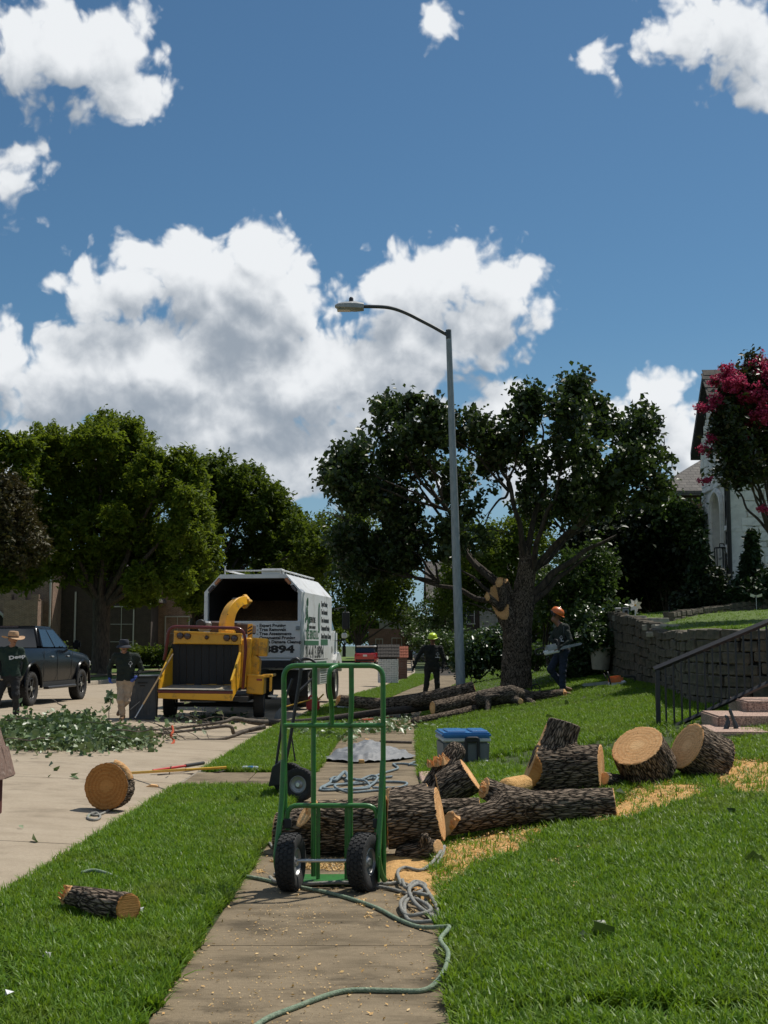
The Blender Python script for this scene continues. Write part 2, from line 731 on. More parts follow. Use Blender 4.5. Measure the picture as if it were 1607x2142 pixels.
def leafmat(name, cols, rough=.45, trans=.28, tcol=None, spec=.35, dry=None):
    m, t, b, out = newmat(name)
    isl = t.n('ShaderNodeNewGeometry').outputs['Random Per Island']
    oi = t.n('ShaderNodeObjectInfo').outputs['Random']
    fac = t.math('FRACT', t.math('ADD', isl, t.math('MULTIPLY', oi, 3.7)))
    n = len(cols)
    col = ramp(t, fac, [(i / max(n - 1, 1), c) for i, c in enumerate(cols)])
    nz = t.n('ShaderNodeTexNoise', ins={'Vector': coords(t), 'Scale': .8, 'Detail': 3.0})
    col = t.mix(t.smooth(nz.outputs['Fac'], .35, .7, 0, .35), col, (*sc3(cols[0], .6), 1))
    if dry:
        pos = t.n('ShaderNodeNewGeometry').outputs['Position']
        d1 = t.n('ShaderNodeTexNoise', ins={'Vector': pos, 'Scale': 1.3, 'Detail': 5.0, 'Roughness': .65})
        d2 = t.n('ShaderNodeTexNoise', ins={'Vector': pos, 'Scale': 7.0, 'Detail': 3.0})
        col = t.mix(t.smooth(d1.outputs['Fac'], .46, .72, 0, .6), col, (*dry, 1))
        col = t.mix(t.smooth(d2.outputs['Fac'], .45, .75, 0, .5), col, (*sc3(cols[0], .55), 1))
    t.put(b.inputs['Base Color'], col)
    b.inputs['Roughness'].default_value = rough
    b.inputs['Specular IOR Level'].default_value = spec
    tr = t.n('ShaderNodeBsdfTranslucent', ins={'Color': t.mix(.5, col, (*(tcol or (cols[-1][0] * 1.5, cols[-1][1] * 1.6, cols[-1][2] * .6)), 1))})
    mx = t.n('ShaderNodeMixShader', ins={0: trans, 1: b.outputs[0], 2: tr.outputs[0]})
    t.put(out.inputs[0], mx.outputs[0])
    return m


def barkmat(name, dark, light, s=1.0):
    """plated bark: long plates between dark furrows, running along the stored grain direction"""
    m, t, b, out = newmat(name)
    at_ = t.n('ShaderNodeAttribute', attribute_name='bark').outputs['Fac']
    gr = t.n('ShaderNodeAttribute', attribute_name='grain').outputs['Vector']
    n0 = t.n('ShaderNodeTexNoise', ins={'Vector': gr, 'Scale': 22.0 * s, 'Detail': 4.0, 'Roughness': .6})
    gw = t.vmath('ADD', gr, t.vmath('MULTIPLY', t.vmath('SUBTRACT', n0.outputs['Color'], (.5, .5, .5)), (.03, .03, .03)))
    vo = t.n('ShaderNodeTexVoronoi', feature='DISTANCE_TO_EDGE', ins={'Vector': gw, 'Scale': 52.0 * s})
    vc = t.n('ShaderNodeTexVoronoi', feature='F1', ins={'Vector': gw, 'Scale': 52.0 * s})
    n2 = t.n('ShaderNodeTexNoise', ins={'Vector': gr, 'Scale': 120.0 * s, 'Detail': 5.0, 'Roughness': .7})
    n3 = t.n('ShaderNodeTexNoise', ins={'Vector': coords(t), 'Scale': 4.0, 'Detail': 4.0})
    plate = t.smooth(vo.outputs['Distance'], .0, .26)
    f = t.math('ADD', t.math('MULTIPLY', plate, .62), t.math('MULTIPLY', at_, .28))
    f = t.math('ADD', f, t.math('MULTIPLY', t.math('SUBTRACT', n2.outputs['Fac'], .5), .5))
    f = t.math('ADD', f, t.math('MULTIPLY', t.math('SUBTRACT', n3.outputs['Fac'], .5), .3))
    rv = t.n('ShaderNodeSeparateColor', ins={0: vc.outputs['Color']}).outputs[0]
    f = t.math('ADD', f, t.math('MULTIPLY', t.math('SUBTRACT', rv, .5), .22))
    mid = tuple((a + c) / 1.9 for a, c in zip(dark, light))
    t.put(b.inputs['Base Color'], ramp(t, f, [(.12, dark), (.5, mid), (1.0, light)]))
    b.inputs['Roughness'].default_value = .92
    b.inputs['Specular IOR Level'].default_value = .15
    h = t.math('ADD', plate, t.math('MULTIPLY', n2.outputs['Fac'], .45))
    bp = t.n('ShaderNodeBump', ins={'Strength': 1.0, 'Distance': .016, 'Height': h})
    t.put(b.inputs['Normal'], bp.outputs[0])
    return m


def ringmat(name, c1, c2, c3):
    """freshly sawn end grain: rings round the local Z axis, saw marks across"""
    m, t, b, out = newmat(name)
    co = coords(t)
    nz = t.n('ShaderNodeTexNoise', ins={'Vector': co, 'Scale': 7.0, 'Detail': 4.0})
    cw = t.vmath('ADD', co, t.vmath('MULTIPLY', t.vmath('SUBTRACT', nz.outputs['Color'], (.5, .5, .5)), (.05, .05, 0)))
    rad = t.vmath('LENGTH', t.vmath('MULTIPLY', cw, (1, 1, 0)))
    ring = t.math('MULTIPLY_ADD', t.math('SINE', t.math('ADD', t.math('MULTIPLY', rad, 170.0), t.math('MULTIPLY', nz.outputs['Fac'], 9.0))), .5, .5)
    n2 = t.n('ShaderNodeTexNoise', ins={'Vector': coords(t, (3, 46, 3)), 'Scale': 3.0, 'Detail': 6.0, 'Roughness': .65})
    n3 = t.n('ShaderNodeTexNoise', ins={'Vector': co, 'Scale': 6.0, 'Detail': 6.0, 'Roughness': .65})
    n4 = t.n('ShaderNodeTexNoise', ins={'Vector': co, 'Scale': 90.0, 'Detail': 3.0})
    col = ramp(t, n3.outputs['Fac'], [(.28, c1), (.72, sc3(c2, .85))])
    col = t.mix(t.math('MULTIPLY', ring, .5), col, (*c3, 1))
    heart = t.smooth(rad, .03, .09, .6, 0)
    col = t.mix(heart, col, (*sc3(c3, 1.12), 1))
    col = t.mix(t.smooth(n2.outputs['Fac'], .48, .72, 0, .6), col, (*sc3(c2, .5), 1))
    # drying checks running out from the heart
    xy = t.n('ShaderNodeSeparateXYZ', ins={0: cw})
    ang = t.math('ARCTAN2', xy.outputs[1], xy.outputs[0])
    av = t.n('ShaderNodeCombineXYZ', ins={0: t.math('MULTIPLY', ang, 2.6), 1: t.math('MULTIPLY', rad, 2.0), 2: 0.0}).outputs[0]
    n5 = t.n('ShaderNodeTexNoise', ins={'Vector': av, 'Scale': 3.0, 'Detail': 2.0})
    crack = t.smooth(t.math('ABSOLUTE', t.math('SUBTRACT', n5.outputs['Fac'], .5)), .0, .012, .75, 0)
    col = t.mix(crack, col, (*sc3(c2, .3), 1))
    col = t.mix(t.smooth(n4.outputs['Fac'], .5, .75, 0, .35), col, (*sc3(c3, 1.05), 1))
    t.put(b.inputs['Base Color'], col)
    b.inputs['Roughness'].default_value = .75
    b.inputs['Specular IOR Level'].default_value = .25
    bp = t.n('ShaderNodeBump', ins={'Strength': .7, 'Distance': .012, 'Height': n2.outputs['Fac']})
    t.put(b.inputs['Normal'], bp.outputs[0])
    return m


def brickmat(name, c1, c2, mortar, bw=.2, bh=.065, ms=.012, axis='xz', bump=.4, rough=.85):
    m, t, b, out = newmat(name)
    co = t.n('ShaderNodeTexCoord').outputs['Object']
    s = t.n('ShaderNodeSeparateXYZ', ins={0: co})
    geo = t.n('ShaderNodeNewGeometry')
    # walls facing x use y as the running direction
    vt = t.n('ShaderNodeVectorTransform', vector_type='NORMAL', convert_from='WORLD', convert_to='OBJECT', ins={0: geo.outputs['True Normal']})
    nx = t.math('ABSOLUTE', t.n('ShaderNodeSeparateXYZ', ins={0: vt.outputs[0]}).outputs[0])
    sel = t.math('GREATER_THAN', nx, .7)
    run = t.math('ADD', t.math('MULTIPLY', s.outputs[1], sel), t.math('MULTIPLY', s.outputs[0], t.math('SUBTRACT', 1.0, sel)))
    v = t.n('ShaderNodeCombineXYZ', ins={0: run, 1: s.outputs[2], 2: 0.0}).outputs[0]
    br = t.n('ShaderNodeTexBrick', ins={'Vector': v, 'Color1': (*c1, 1), 'Color2': (*c2, 1), 'Mortar': (*mortar, 1), 'Scale': 1.0, 'Mortar Size': ms, 'Bias': 0.0, 'Brick Width': bw, 'Row Height': bh})
    nz = t.n('ShaderNodeTexNoise', ins={'Vector': co, 'Scale': 3.0, 'Detail': 6.0, 'Roughness': .7})
    col = t.mix(t.smooth(nz.outputs['Fac'], .3, .7, 0, .5), br.outputs['Color'], (*sc3(c2, .6), 1))
    t.put(b.inputs['Base Color'], col)
    b.inputs['Roughness'].default_value = rough
    bp = t.n('ShaderNodeBump', ins={'Strength': bump, 'Distance': .02, 'Height': t.math('SUBTRACT', 1.0, br.outputs['Fac'])})
    t.put(b.inputs['Normal'], bp.outputs[0])
    return m

# ------------------------------------------------------------------ material list
def concrete(name, c1, c2, stain, broom=True, joint=True, st=.6):
    m, t, b, out = newmat(name)
    co = t.n('ShaderNodeNewGeometry').outputs['Position']
    n1 = t.n('ShaderNodeTexNoise', ins={'Vector': co, 'Scale': 1.1, 'Detail': 8.0, 'Roughness': .65})
    n2 = t.n('ShaderNodeTexNoise', ins={'Vector': co, 'Scale': 34.0, 'Detail': 6.0, 'Roughness': .75})
    n3 = t.n('ShaderNodeTexNoise', ins={'Vector': t.vmath('MULTIPLY', co, (1.2, 2.6, 1)), 'Scale': 1.7, 'Detail': 6.0, 'Roughness': .6})
    n4 = t.n('ShaderNodeTexNoise', ins={'Vector': t.vmath('MULTIPLY', co, (4, 90, 4)), 'Scale': 2.0, 'Detail': 4.0})
    n5 = t.n('ShaderNodeTexNoise', ins={'Vector': co, 'Scale': 140.0, 'Detail': 2.0})
    col = ramp(t, n1.outputs['Fac'], [(.3, c1), (.7, c2)])
    col = t.mix(t.smooth(n3.outputs['Fac'], .44, .68, 0, st), col, (*stain, 1))
    col = t.mix(t.smooth(n2.outputs['Fac'], .35, .75, 0, .5), col, (*sc3(c2, .62), 1))
    col = t.mix(t.smooth(n5.outputs['Fac'], .62, .72, 0, .5), col, (*sc3(c1, 1.35), 1))
    n6 = t.n('ShaderNodeTexNoise', ins={'Vector': t.vmath('MULTIPLY', co, (1.0, 1.5, 1)), 'Scale': .9, 'Detail': 9.0, 'Roughness': .72})
    col = t.mix(t.smooth(n6.outputs['Fac'], .52, .66, 0, st), col, (*sc3(stain, .62), 1))
    if broom:
        col = t.mix(t.smooth(n4.outputs['Fac'], .35, .7, 0, .3), col, (*sc3(stain, .9), 1))
    oi = t.n('ShaderNodeObjectInfo').outputs['Random']
    col = t.mix(t.math('MULTIPLY', oi, .25), col, (*sc3(stain, 1.1), 1))
    t.put(b.inputs['Base Color'], col)
    b.inputs['Roughness'].default_value = .88
    b.inputs['Specular IOR Level'].default_value = .25
    h = t.math('ADD', n4.outputs['Fac'], t.math('ADD', n2.outputs['Fac'], n5.outputs['Fac']))
    bp = t.n('ShaderNodeBump', ins={'Strength': .5, 'Distance': .006, 'Height': h})
    t.put(b.inputs['Normal'], bp.outputs[0])
    return m


M_walk = concrete('walk_concrete', (.3, .235, .15), (.235, .18, .112), (.105, .08, .047), st=.95)
M_road = concrete('road_concrete', (.44, .365, .27), (.37, .30, .215), (.28, .225, .155), st=.55)
M_kerb = concrete('kerb_concrete', (.42, .36, .28), (.34, .29, .22), (.24, .2, .15), broom=False)
M_agg = mk('pebble_aggregate', (.55, .37, .28), (.2, .13, .1), scale=55, detail=3, rough=.85, bump=.9, bscale=60, lo=.4, hi=.6)
M_soil = mk('soil', (.045, .036, .024), (.02, .015, .01), scale=9, rough=.95, bump=1, bscale=30, dirt=(.06, .045, .03), bdist=.03)
M_turf = mk('turf_ground', (.05, .08, .012), (.03, .045, .008), scale=26, rough=.95, bump=.8, bscale=70, dirt=(.05, .085, .02), dscale=1.2, bdist=.03)
M_turf2 = mk('distant_turf', (.12, .185, .025), (.075, .13, .016), scale=40, rough=.95, bump=.9, bscale=110, dirt=(.085, .13, .03), dscale=.5, bdist=.03)
M_far = mk('distant_ground', (.06, .09, .03), (.04, .06, .02), scale=.2, rough=.95)
M_green = mk('green_paint', (.035, .185, .03), (.028, .15, .026), scale=14, rough=.38, coat=.15, dirt=(.05, .075, .03), dscale=22, bump=.12)
M_blackm = mk('black_metal', (.012, .012, .014), (.02, .02, .021), scale=18, rough=.45, dirt=(.03, .028, .026), dscale=8)
M_rail = mk('railing_paint', (.012, .013, .016), (.018, .02, .024), scale=30, rough=.42, bump=.08)
M_rubber = mk('tyre_rubber', (.013, .013, .013), (.022, .021, .02), scale=20, rough=.8, dirt=(.05, .045, .038), dscale=4, bump=.3, bscale=80)
M_rim = mk('rim_metal', (.35, .35, .35), (.27, .27, .265), scale=12, rough=.45, metal=.6)
M_rimw = mk('white_rim', (.62, .61, .58), (.48, .46, .43), scale=8, rough=.5, dirt=(.25, .2, .15), dscale=6)
M_rimb = mk('black_rim', (.02, .02, .021), (.035, .035, .035), scale=8, rough=.35, metal=.3)
M_steel = mk('bright_steel', (.62, .62, .6), (.5, .5, .49), scale=20, rough=.3, metal=.9)
M_galv = mk('galvanised_steel', (.3, .33, .34), (.21, .235, .245), scale=22, rough=.55, metal=.35, stretch=(1, 1, .25), bump=.06, dirt=(.22, .23, .22), dscale=3)
M_galvd = mk('dark_galvanised_arm', (.07, .08, .085), (.05, .055, .06), scale=12, rough=.5, metal=.4)
M_yel = mk('yellow_machine_paint', (.78, .4, .016), (.66, .32, .012), scale=4, rough=.42, coat=.2, dirt=(.22, .13, .03), dscale=3.5, bump=.06)
M_red = mk('red_machine_paint', (.15, .013, .012), (.1, .011, .01), scale=6, rough=.42, coat=.2, dirt=(.1, .03, .02), dscale=5)
M_white = mk('white_vehicle_paint', (.72, .72, .71), (.63, .63, .61), scale=2, rough=.4, coat=.2, dirt=(.45, .42, .37), dscale=1.6)
M_plate = mk('worn_feed_table', (.4, .38, .33), (.28, .26, .22), scale=9, rough=.6, metal=.3, dirt=(.4, .3, .12), dscale=5)
M_black = mk('black_plastic', (.012, .012, .012), (.02, .02, .02), scale=12, rough=.6)
M_curt = mk('rubber_curtain', (.008, .008, .009), (.014, .014, .014), scale=9, rough=.7, stretch=(6, 6, .3))
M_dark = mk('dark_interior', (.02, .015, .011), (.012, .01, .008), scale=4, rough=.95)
M_chipsd = mk('wood_chip_pile', (.5, .27, .12), (.26, .13, .055), scale=22, rough=.95, bump=1, bscale=30, bdist=.05)
M_carb = mk('black_car_paint', (.004, .0045, .006), (.006, .007, .009), scale=3, rough=.25, coat=.08, spec=.12)
M_carr = mk('red_car_paint', (.42, .012, .016), (.36, .01, .014), scale=3, rough=.2, coat=.8)
M_carg = mk('grey_car_paint', (.08, .09, .105), (.065, .075, .09), scale=3, rough=.2, coat=.9, metal=.3)
M_glass = mk('car_glass', (.012, .016, .02), (.016, .02, .025), scale=3, rough=.05, spec=.9)
M_pane = mk('window_glass', (.03, .04, .045), (.02, .025, .03), scale=2, rough=.08, spec=.8)
M_lred = mk('red_lens', (.3, .012, .01), (.2, .01, .008), scale=30, rough=.15, coat=.6)
M_amber = mk('amber_lens', (.5, .17, .03), (.4, .12, .02), scale=30, rough=.2, coat=.5)
M_dlens = mk('dark_red_lens', (.05, .012, .01), (.035, .01, .01), scale=30, rough=.2, coat=.5)
M_clear = mk('clear_lens', (.6, .6, .58), (.5, .5, .5), scale=20, rough=.15, coat=.5)
M_ink = mk('black_lettering', (.012, .012, .012), (.018, .018, .018), scale=10, rough=.5)
M_inkg = mk('green_lettering', (.03, .12, .055), (.04, .14, .065), scale=10, rough=.5)
M_inkw = mk('white_print', (.7, .7, .7), (.6, .6, .6), scale=10, rough=.6)
M_brick = brickmat('brown_brick', (.33, .18, .115), (.2, .11, .075), (.33, .27, .21))
M_brickr = brickmat('red_brick', (.25, .1, .065), (.15, .062, .045), (.27, .2, .15))
M_brickd = brickmat('shade_darkened_brick', (.07, .044, .032), (.045, .03, .023), (.08, .066, .05))  # dark brick, its colour lowered further to imitate shade on back-lit walls
M_fstone = brickmat('pale_stone', (.4, .36, .3), (.25, .225, .19), (.3, .27, .22), bw=.5, bh=.24, ms=.02)
M_siding = mk('lap_siding', (.27, .26, .22), (.22, .21, .18), scale=3, rough=.75, stretch=(.3, .3, 12))
M_shingle = brickmat('roof_shingle', (.17, .15, .13), (.09, .08, .07), (.045, .04, .035), bw=.3, bh=.14, ms=.012, bump=.7)
M_shing = mk('shingle_piece', (.1, .085, .07), (.06, .052, .045), scale=6, rough=.9, bump=.5, bscale=60)
M_trim = mk('pale_trim', (.5, .48, .43), (.42, .4, .36), scale=5, rough=.7)
M_dtrim = mk('dark_fascia', (.022, .02, .018), (.03, .027, .024), scale=5, rough=.65)
M_pstone = mk('painted_white_stone', (.88, .86, .8), (.74, .72, .67), scale=5, rough=.75, bump=.7, bscale=14, bdist=.02, dirt=(.55, .55, .52), dscale=3)
M_pmort = mk('painted_white_mortar', (.83, .81, .75), (.68, .66, .61), scale=5, rough=.8, bump=.6, bscale=24)
M_wstone = mk('retaining_wall_stone', (.15, .122, .082), (.065, .054, .04), scale=5, rough=.9, bump=.9, bscale=16, bdist=.02, dirt=(.05, .055, .03), dscale=3)
M_wcap = mk('wall_cap_stone', (.38, .34, .26), (.2, .18, .14), scale=7, rough=.9, bump=.8, bscale=20)
M_wcore = mk('wall_core_mortar', (.055, .047, .036), (.035, .03, .024), scale=8, rough=.95)
M_bark = barkmat('pear_bark', (.02, .015, .01), (.34, .26, .19))
M_barkg = barkmat('grey_limb_bark', (.03, .024, .018), (.26, .21, .16), .9)
M_branch = mk('branch_bark', (.17, .135, .1), (.06, .046, .034), scale=30, rough=.9, bump=.8, bscale=60, stretch=(.4, 1, 1))
M_branchd = mk('dark_branch_bark', (.075, .056, .04), (.025, .019, .014), scale=30, rough=.9, bump=.8, bscale=60, stretch=(.4, 1, 1))
M_barkt = mk('tree_bark', (.085, .064, .045), (.02, .015, .01), scale=14, rough=.92, bump=1, bscale=26, stretch=(1, 1, .25), bdist=.04)
M_wood = ringmat('fresh_cut_wood', (.8, .42, .17), (.66, .32, .11), (.84, .53, .25))
M_woodd = ringmat('reddish_heartwood', (.5, .2, .045), (.4, .15, .03), (.55, .27, .08))
M_saw = mk('sawdust', (.78, .46, .17), (.56, .3, .09), scale=40, rough=.95, bump=1, bscale=90, dirt=(.33, .19, .07), dscale=7, bdist=.02)
M_chip = leafmat('wood_chip', [(.72, .48, .2), (.55, .32, .12), (.8, .6, .33)], rough=.85, trans=.05, spec=.1)
M_grass = leafmat('grass_blade', [(.08, .18, .008), (.145, .275, .012), (.1, .215, .01), (.24, .36, .035), (.05, .125, .008)], rough=.45, trans=.38, tcol=(.26, .4, .02), spec=.28, dry=(.2, .23, .05))
M_pear = leafmat('pear_leaf', [(.028, .046, .014), (.046, .074, .02), (.075, .105, .034), (.034, .058, .017)], rough=.42, trans=.32, spec=.4)
M_elm = leafmat('elm_leaf', [(.075, .125, .012), (.105, .155, .014), (.055, .1, .01), (.155, .18, .018)], rough=.6, trans=.46, tcol=(.25, .32, .02), spec=.2)
M_elmd = leafmat('dark_elm_leaf', [(.055, .09, .011), (.08, .125, .014), (.04, .068, .009)], rough=.6, trans=.42, tcol=(.17, .23, .015), spec=.2)
M_brown = leafmat('browning_leaf', [(.06, .05, .02), (.085, .08, .02), (.05, .036, .022)], rough=.6, trans=.2)
M_dkl = leafmat('dark_shrub_leaf', [(.011, .02, .007), (.018, .032, .01), (.026, .04, .013)], rough=.5, trans=.12, spec=.3)
M_gloss = leafmat('glossy_shrub_leaf', [(.025, .05, .016), (.04, .075, .022), (.06, .1, .035)], rough=.36, trans=.2, spec=.5)
M_lime = leafmat('light_shrub_leaf', [(.06, .1, .022), (.08, .125, .03), (.045, .08, .018)], rough=.45, trans=.3)
M_conif = leafmat('arborvitae_spray', [(.014, .032, .01), (.022, .045, .013), (.03, .06, .018)], rough=.6, trans=.1)
M_flow = leafmat('pink_blossom', [(.42, .03, .1), (.55, .06, .15), (.33, .02, .07)], rough=.6, trans=.3, tcol=(.7, .1, .2))
M_myrt = leafmat('myrtle_leaf', [(.02, .038, .012), (.035, .055, .015), (.05, .045, .018)], rough=.4, trans=.2)
M_cutl = leafmat('cut_branch_leaf', [(.07, .12, .03), (.2, .27, .12), (.09, .15, .045), (.3, .36, .2), (.045, .08, .02)], rough=.4, trans=.2, spec=.45)
M_rope = mk('grey_rope', (.34, .33, .29), (.2, .2, .18), scale=60, rough=.9, bump=1, bscale=120, dirt=(.24, .22, .15), dscale=20)
M_ropeg = mk('green_flecked_rope', (.16, .235, .15), (.3, .36, .25), scale=70, rough=.9, bump=1, bscale=120, dirt=(.09, .15, .1), dscale=30)
M_ropeb = mk('blue_grey_rope', (.25, .31, .33), (.14, .19, .21), scale=60, rough=.9, bump=1, bscale=120)
M_roper = mk('red_orange_rope', (.6, .1, .03), (.42, .06, .02), scale=50, rough=.85, bump=1, bscale=100)
M_orange = mk('orange_plastic', (.7, .16, .02), (.58, .12, .015), scale=10, rough=.4, coat=.2)
M_lime_h = mk('lime_helmet', (.62, .8, .02), (.5, .68, .015), scale=5, rough=.35, coat=.3)
M_polyel = mk('yellow_pole', (.7, .4, .03), (.6, .33, .02), scale=12, rough=.45)
M_redp = mk('red_plastic', (.55, .02, .015), (.42, .015, .012), scale=12, rough=.4)
M_pole = mk('ash_pole', (.4, .27, .14), (.3, .2, .1), scale=10, rough=.6, stretch=(1, 1, 8))
M_bin = mk('grey_bin_plastic', (.075, .085, .095), (.055, .063, .07), scale=5, rough=.55, dirt=(.12, .12, .115), dscale=3, bump=.1)
M_tarp = mk('grey_tarp', (.2, .205, .21), (.13, .135, .14), scale=9, rough=.62, bump=.5, bscale=24, dirt=(.3, .3, .29), dscale=7)
M_cool = mk('grey_cooler_plastic', (.17, .18, .185), (.14, .15, .155), scale=5, rough=.5, bump=.08)
M_coolb = mk('blue_cooler_lid', (.02, .16, .4), (.018, .13, .34), scale=5, rough=.4, coat=.2)
M_coolw = mk('pale_cooler_trim', (.55, .57, .58), (.47, .49, .5), scale=5, rough=.5)
M_clay = mk('sand_planter', (.36, .32, .235), (.29, .255, .185), scale=7, rough=.85, bump=.3, bscale=40, dirt=(.2, .18, .13), dscale=3)
M_shake = mk('weathered_cedar_shake', (.3, .19, .14), (.17, .105, .08), scale=6, rough=.9, stretch=(9, 9, .8), bump=.8, bscale=30, dirt=(.4, .32, .27), dscale=4)
M_redw = mk('red_stained_wood', (.14, .03, .022), (.1, .022, .018), scale=6, rough=.75, stretch=(6, 6, 1))
M_skin = mk('skin', (.34, .17, .105), (.27, .13, .08), scale=9, rough=.5)
M_skin2 = mk('tanned_skin', (.25, .115, .07), (.19, .085, .052), scale=9, rough=.5)
M_shirt = mk('dark_green_shirt', (.018, .026, .018), (.01, .014, .011), scale=7, rough=.95, bump=.9, bscale=13, bdist=.03)
M_shirt2 = mk('bottle_green_sweatshirt', (.014, .035, .024), (.009, .022, .016), scale=7, rough=.95, bump=.9, bscale=13, bdist=.03)
M_shirt3 = mk('charcoal_shirt', (.025, .028, .025), (.013, .014, .013), scale=7, rough=.95, bump=.9, bscale=13, bdist=.03)
M_khaki = mk('tan_trousers', (.46, .35, .25), (.33, .245, .17), scale=7, rough=.95, bump=1, bscale=14, bdist=.03)
M_jean = mk('blue_jeans', (.02, .03, .055), (.012, .018, .035), scale=7, rough=.95, bump=.9, bscale=14, bdist=.03)
M_jeanb = mk('black_jeans', (.022, .023, .025), (.013, .014, .015), scale=7, rough=.95, bump=.9, bscale=14, bdist=.03)
M_greyp = mk('grey_work_trousers', (.03, .03, .029), (.019, .019, .019), scale=7, rough=.95, bump=.9, bscale=14, bdist=.03)
M_boot = mk('tan_boot_leather', (.2, .11, .045), (.13, .07, .03), scale=12, rough=.7)
M_glove = mk('black_glove', (.01, .01, .01), (.016, .016, .016), scale=20, rough=.85)
M_gloveb = mk('blue_glove', (.06, .11, .42), (.045, .085, .34), scale=20, rough=.85)
M_gloved = mk('dusty_glove', (.4, .34, .26), (.2, .17, .13), scale=20, rough=.9)
M_straw = mk('straw_hat', (.52, .33, .19), (.4, .25, .14), scale=40, rough=.9, bump=.7, bscale=90)
M_hatn = mk('navy_bucket_hat', (.025, .028, .04), (.018, .02, .03), scale=14, rough=.9)
M_hair = mk('black_hair', (.01, .008, .007), (.016, .013, .011), scale=30, rough=.6)
M_lamp = mk('lamp_head_grey', (.36, .37, .37), (.28, .29, .29), scale=8, rough=.5, metal=.2)
M_lens = mk('lamp_lens', (.4, .37, .28), (.3, .28, .22), scale=20, rough=.2)
M_pinw = mk('pinwheel_vane', (.75, .73, .68), (.62, .55, .45), scale=6, rough=.5)
M_bottle = mk('clear_bottle', (.5, .56, .6), (.4, .46, .5), scale=12, rough=.1, coat=.5)

# ------------------------------------------------------------------ ground, walk, road
def struct(o):
    o['kind'] = 'structure'
    return o


def stuff(o):
    o['kind'] = 'stuff'
    return o


def sheet(name, fx0, fx1, ys, nx, zf, mat, skirt=0.0):
    """strip between two x(y) lines"""
    V, Q = [], []
    ys = np.asarray(ys, float)
    X0, X1 = fx0(ys), fx1(ys)
    t = np.linspace(0, 1, nx)
    X = X0[:, None] * (1 - t) + X1[:, None] * t
    Y = np.repeat(ys[:, None], nx, 1)
    Z = zf(X.ravel(), Y.ravel()).reshape(X.shape)
    V = np.stack([X, Y, Z], -1).reshape(-1, 3)
    i = np.arange(len(ys) - 1)[:, None] * nx + np.arange(nx - 1)[None]
    Q = np.stack([i, i + 1, i + nx + 1, i + nx], -1).reshape(-1, 4)
    return struct(mobj(name, npmesh(name, V, [Q], True, [mat])))


ysn = np.concatenate([np.arange(-6, 40, .25), np.arange(40, 130, 2), [130, 140]])
_bump = lambda x, y: .018 * fbm(np.stack([x * 1.3, y * 1.3, 0 * x], 1), 3)
sheet('lawn', lambda y: xs(y) + .6, lambda y: xs(y) + 9.0 + np.clip(y - 31, 0, 60), ysn, 110, lambda x, y: gz(x, y) - .012 + _bump(x, y) * np.clip((x - xs(y) - .6) * 2, 0, 1), M_turf)
sheet('verge', lambda y: kx(y) + .15, lambda y: xs(y) - .6, ysn, 18, lambda x, y: -.012 + 0 * x + _bump(x, y) * .4, M_turf)
sheet('far_verge', lambda y: kx(y) - ROADW - 34, lambda y: kx(y) - ROADW - .15, ysn, 30, lambda x, y: gz(x, y) + .0, M_turf2)
sheet('far_sidewalk', lambda y: kx(y) - ROADW - 2.6, lambda y: kx(y) - ROADW - 1.4, ysn, 4, lambda x, y: gz(x, y) + .03, M_walk)
me = npmesh('ground', [(-900, -300, -.35), (900, -300, -.35), (900, 2500, -.35), (-900, 2500, -.35)], [[(0, 1, 2, 3)]], False, [M_far])
struct(mobj('ground', me))
# sidewalk: one slab per pour, joints recessed
walk = struct(bpy.data.objects.new('sidewalk', None))
link(walk)
y0 = 6.45 - 1.37 * 5
k = 0
while y0 < 62:
    y1 = y0 + 1.37 - .012
    mb = MB()
    n = 3
    tilt = random.uniform(-.004, .004)
    V = []
    for j in range(n + 1):
        y = y0 + (y1 - y0) * j / n
        for dx, z in ((-.61, -.1), (-.61, -.006), (-.602, tilt * .3), (.602, tilt), (.61, -.006), (.61, -.1)):
            V.append((float(xs(y)) + dx, y, z))
    Fc = [[j * 6 + i, j * 6 + i + 1, (j + 1) * 6 + i + 1, (j + 1) * 6 + i][::-1] for j in range(n) for i in range(5)]
    Fc += [[0, 1, 2, 3, 4, 5], [n * 6 + i for i in range(6)][::-1]]
    mb.add(V, Fc)
    mb.build('slab', M_walk, walk)
    y0 += 1.37
    k += 1
sheet('sidewalk_bed', lambda y: xs(y) - .62, lambda y: xs(y) + .62, ysn, 3, lambda x, y: 0 * x - .016, M_soil)
# walk from the kerb across the verge, and a pebble landing beside the lawn
cw = struct(bpy.data.objects.new('cross_walk', None))
link(cw)
for a, b in ((-2.0, -1.31), (-1.298, -.612)):
    mb = MB()
    mb.prism([(float(xs(14.2)) + a, 13.35), (float(xs(14.2)) + b, 13.35), (float(xs(14.2)) + b, 14.95), (float(xs(14.2)) + a, 14.95)], 'z', -.1, .006)
    mb.build('slab', M_walk, cw, bevel=.006)
mb = MB()
mb.prism([(float(xs(14)) + .615, 11.6), (float(xs(14)) + 1.2, 11.9), (float(xs(14)) + 1.15, 14.6), (float(xs(14)) + .615, 14.6)], 'z', -.1, .055)
struct(mb.build('pebble_landing', M_agg, None, bevel=.01))
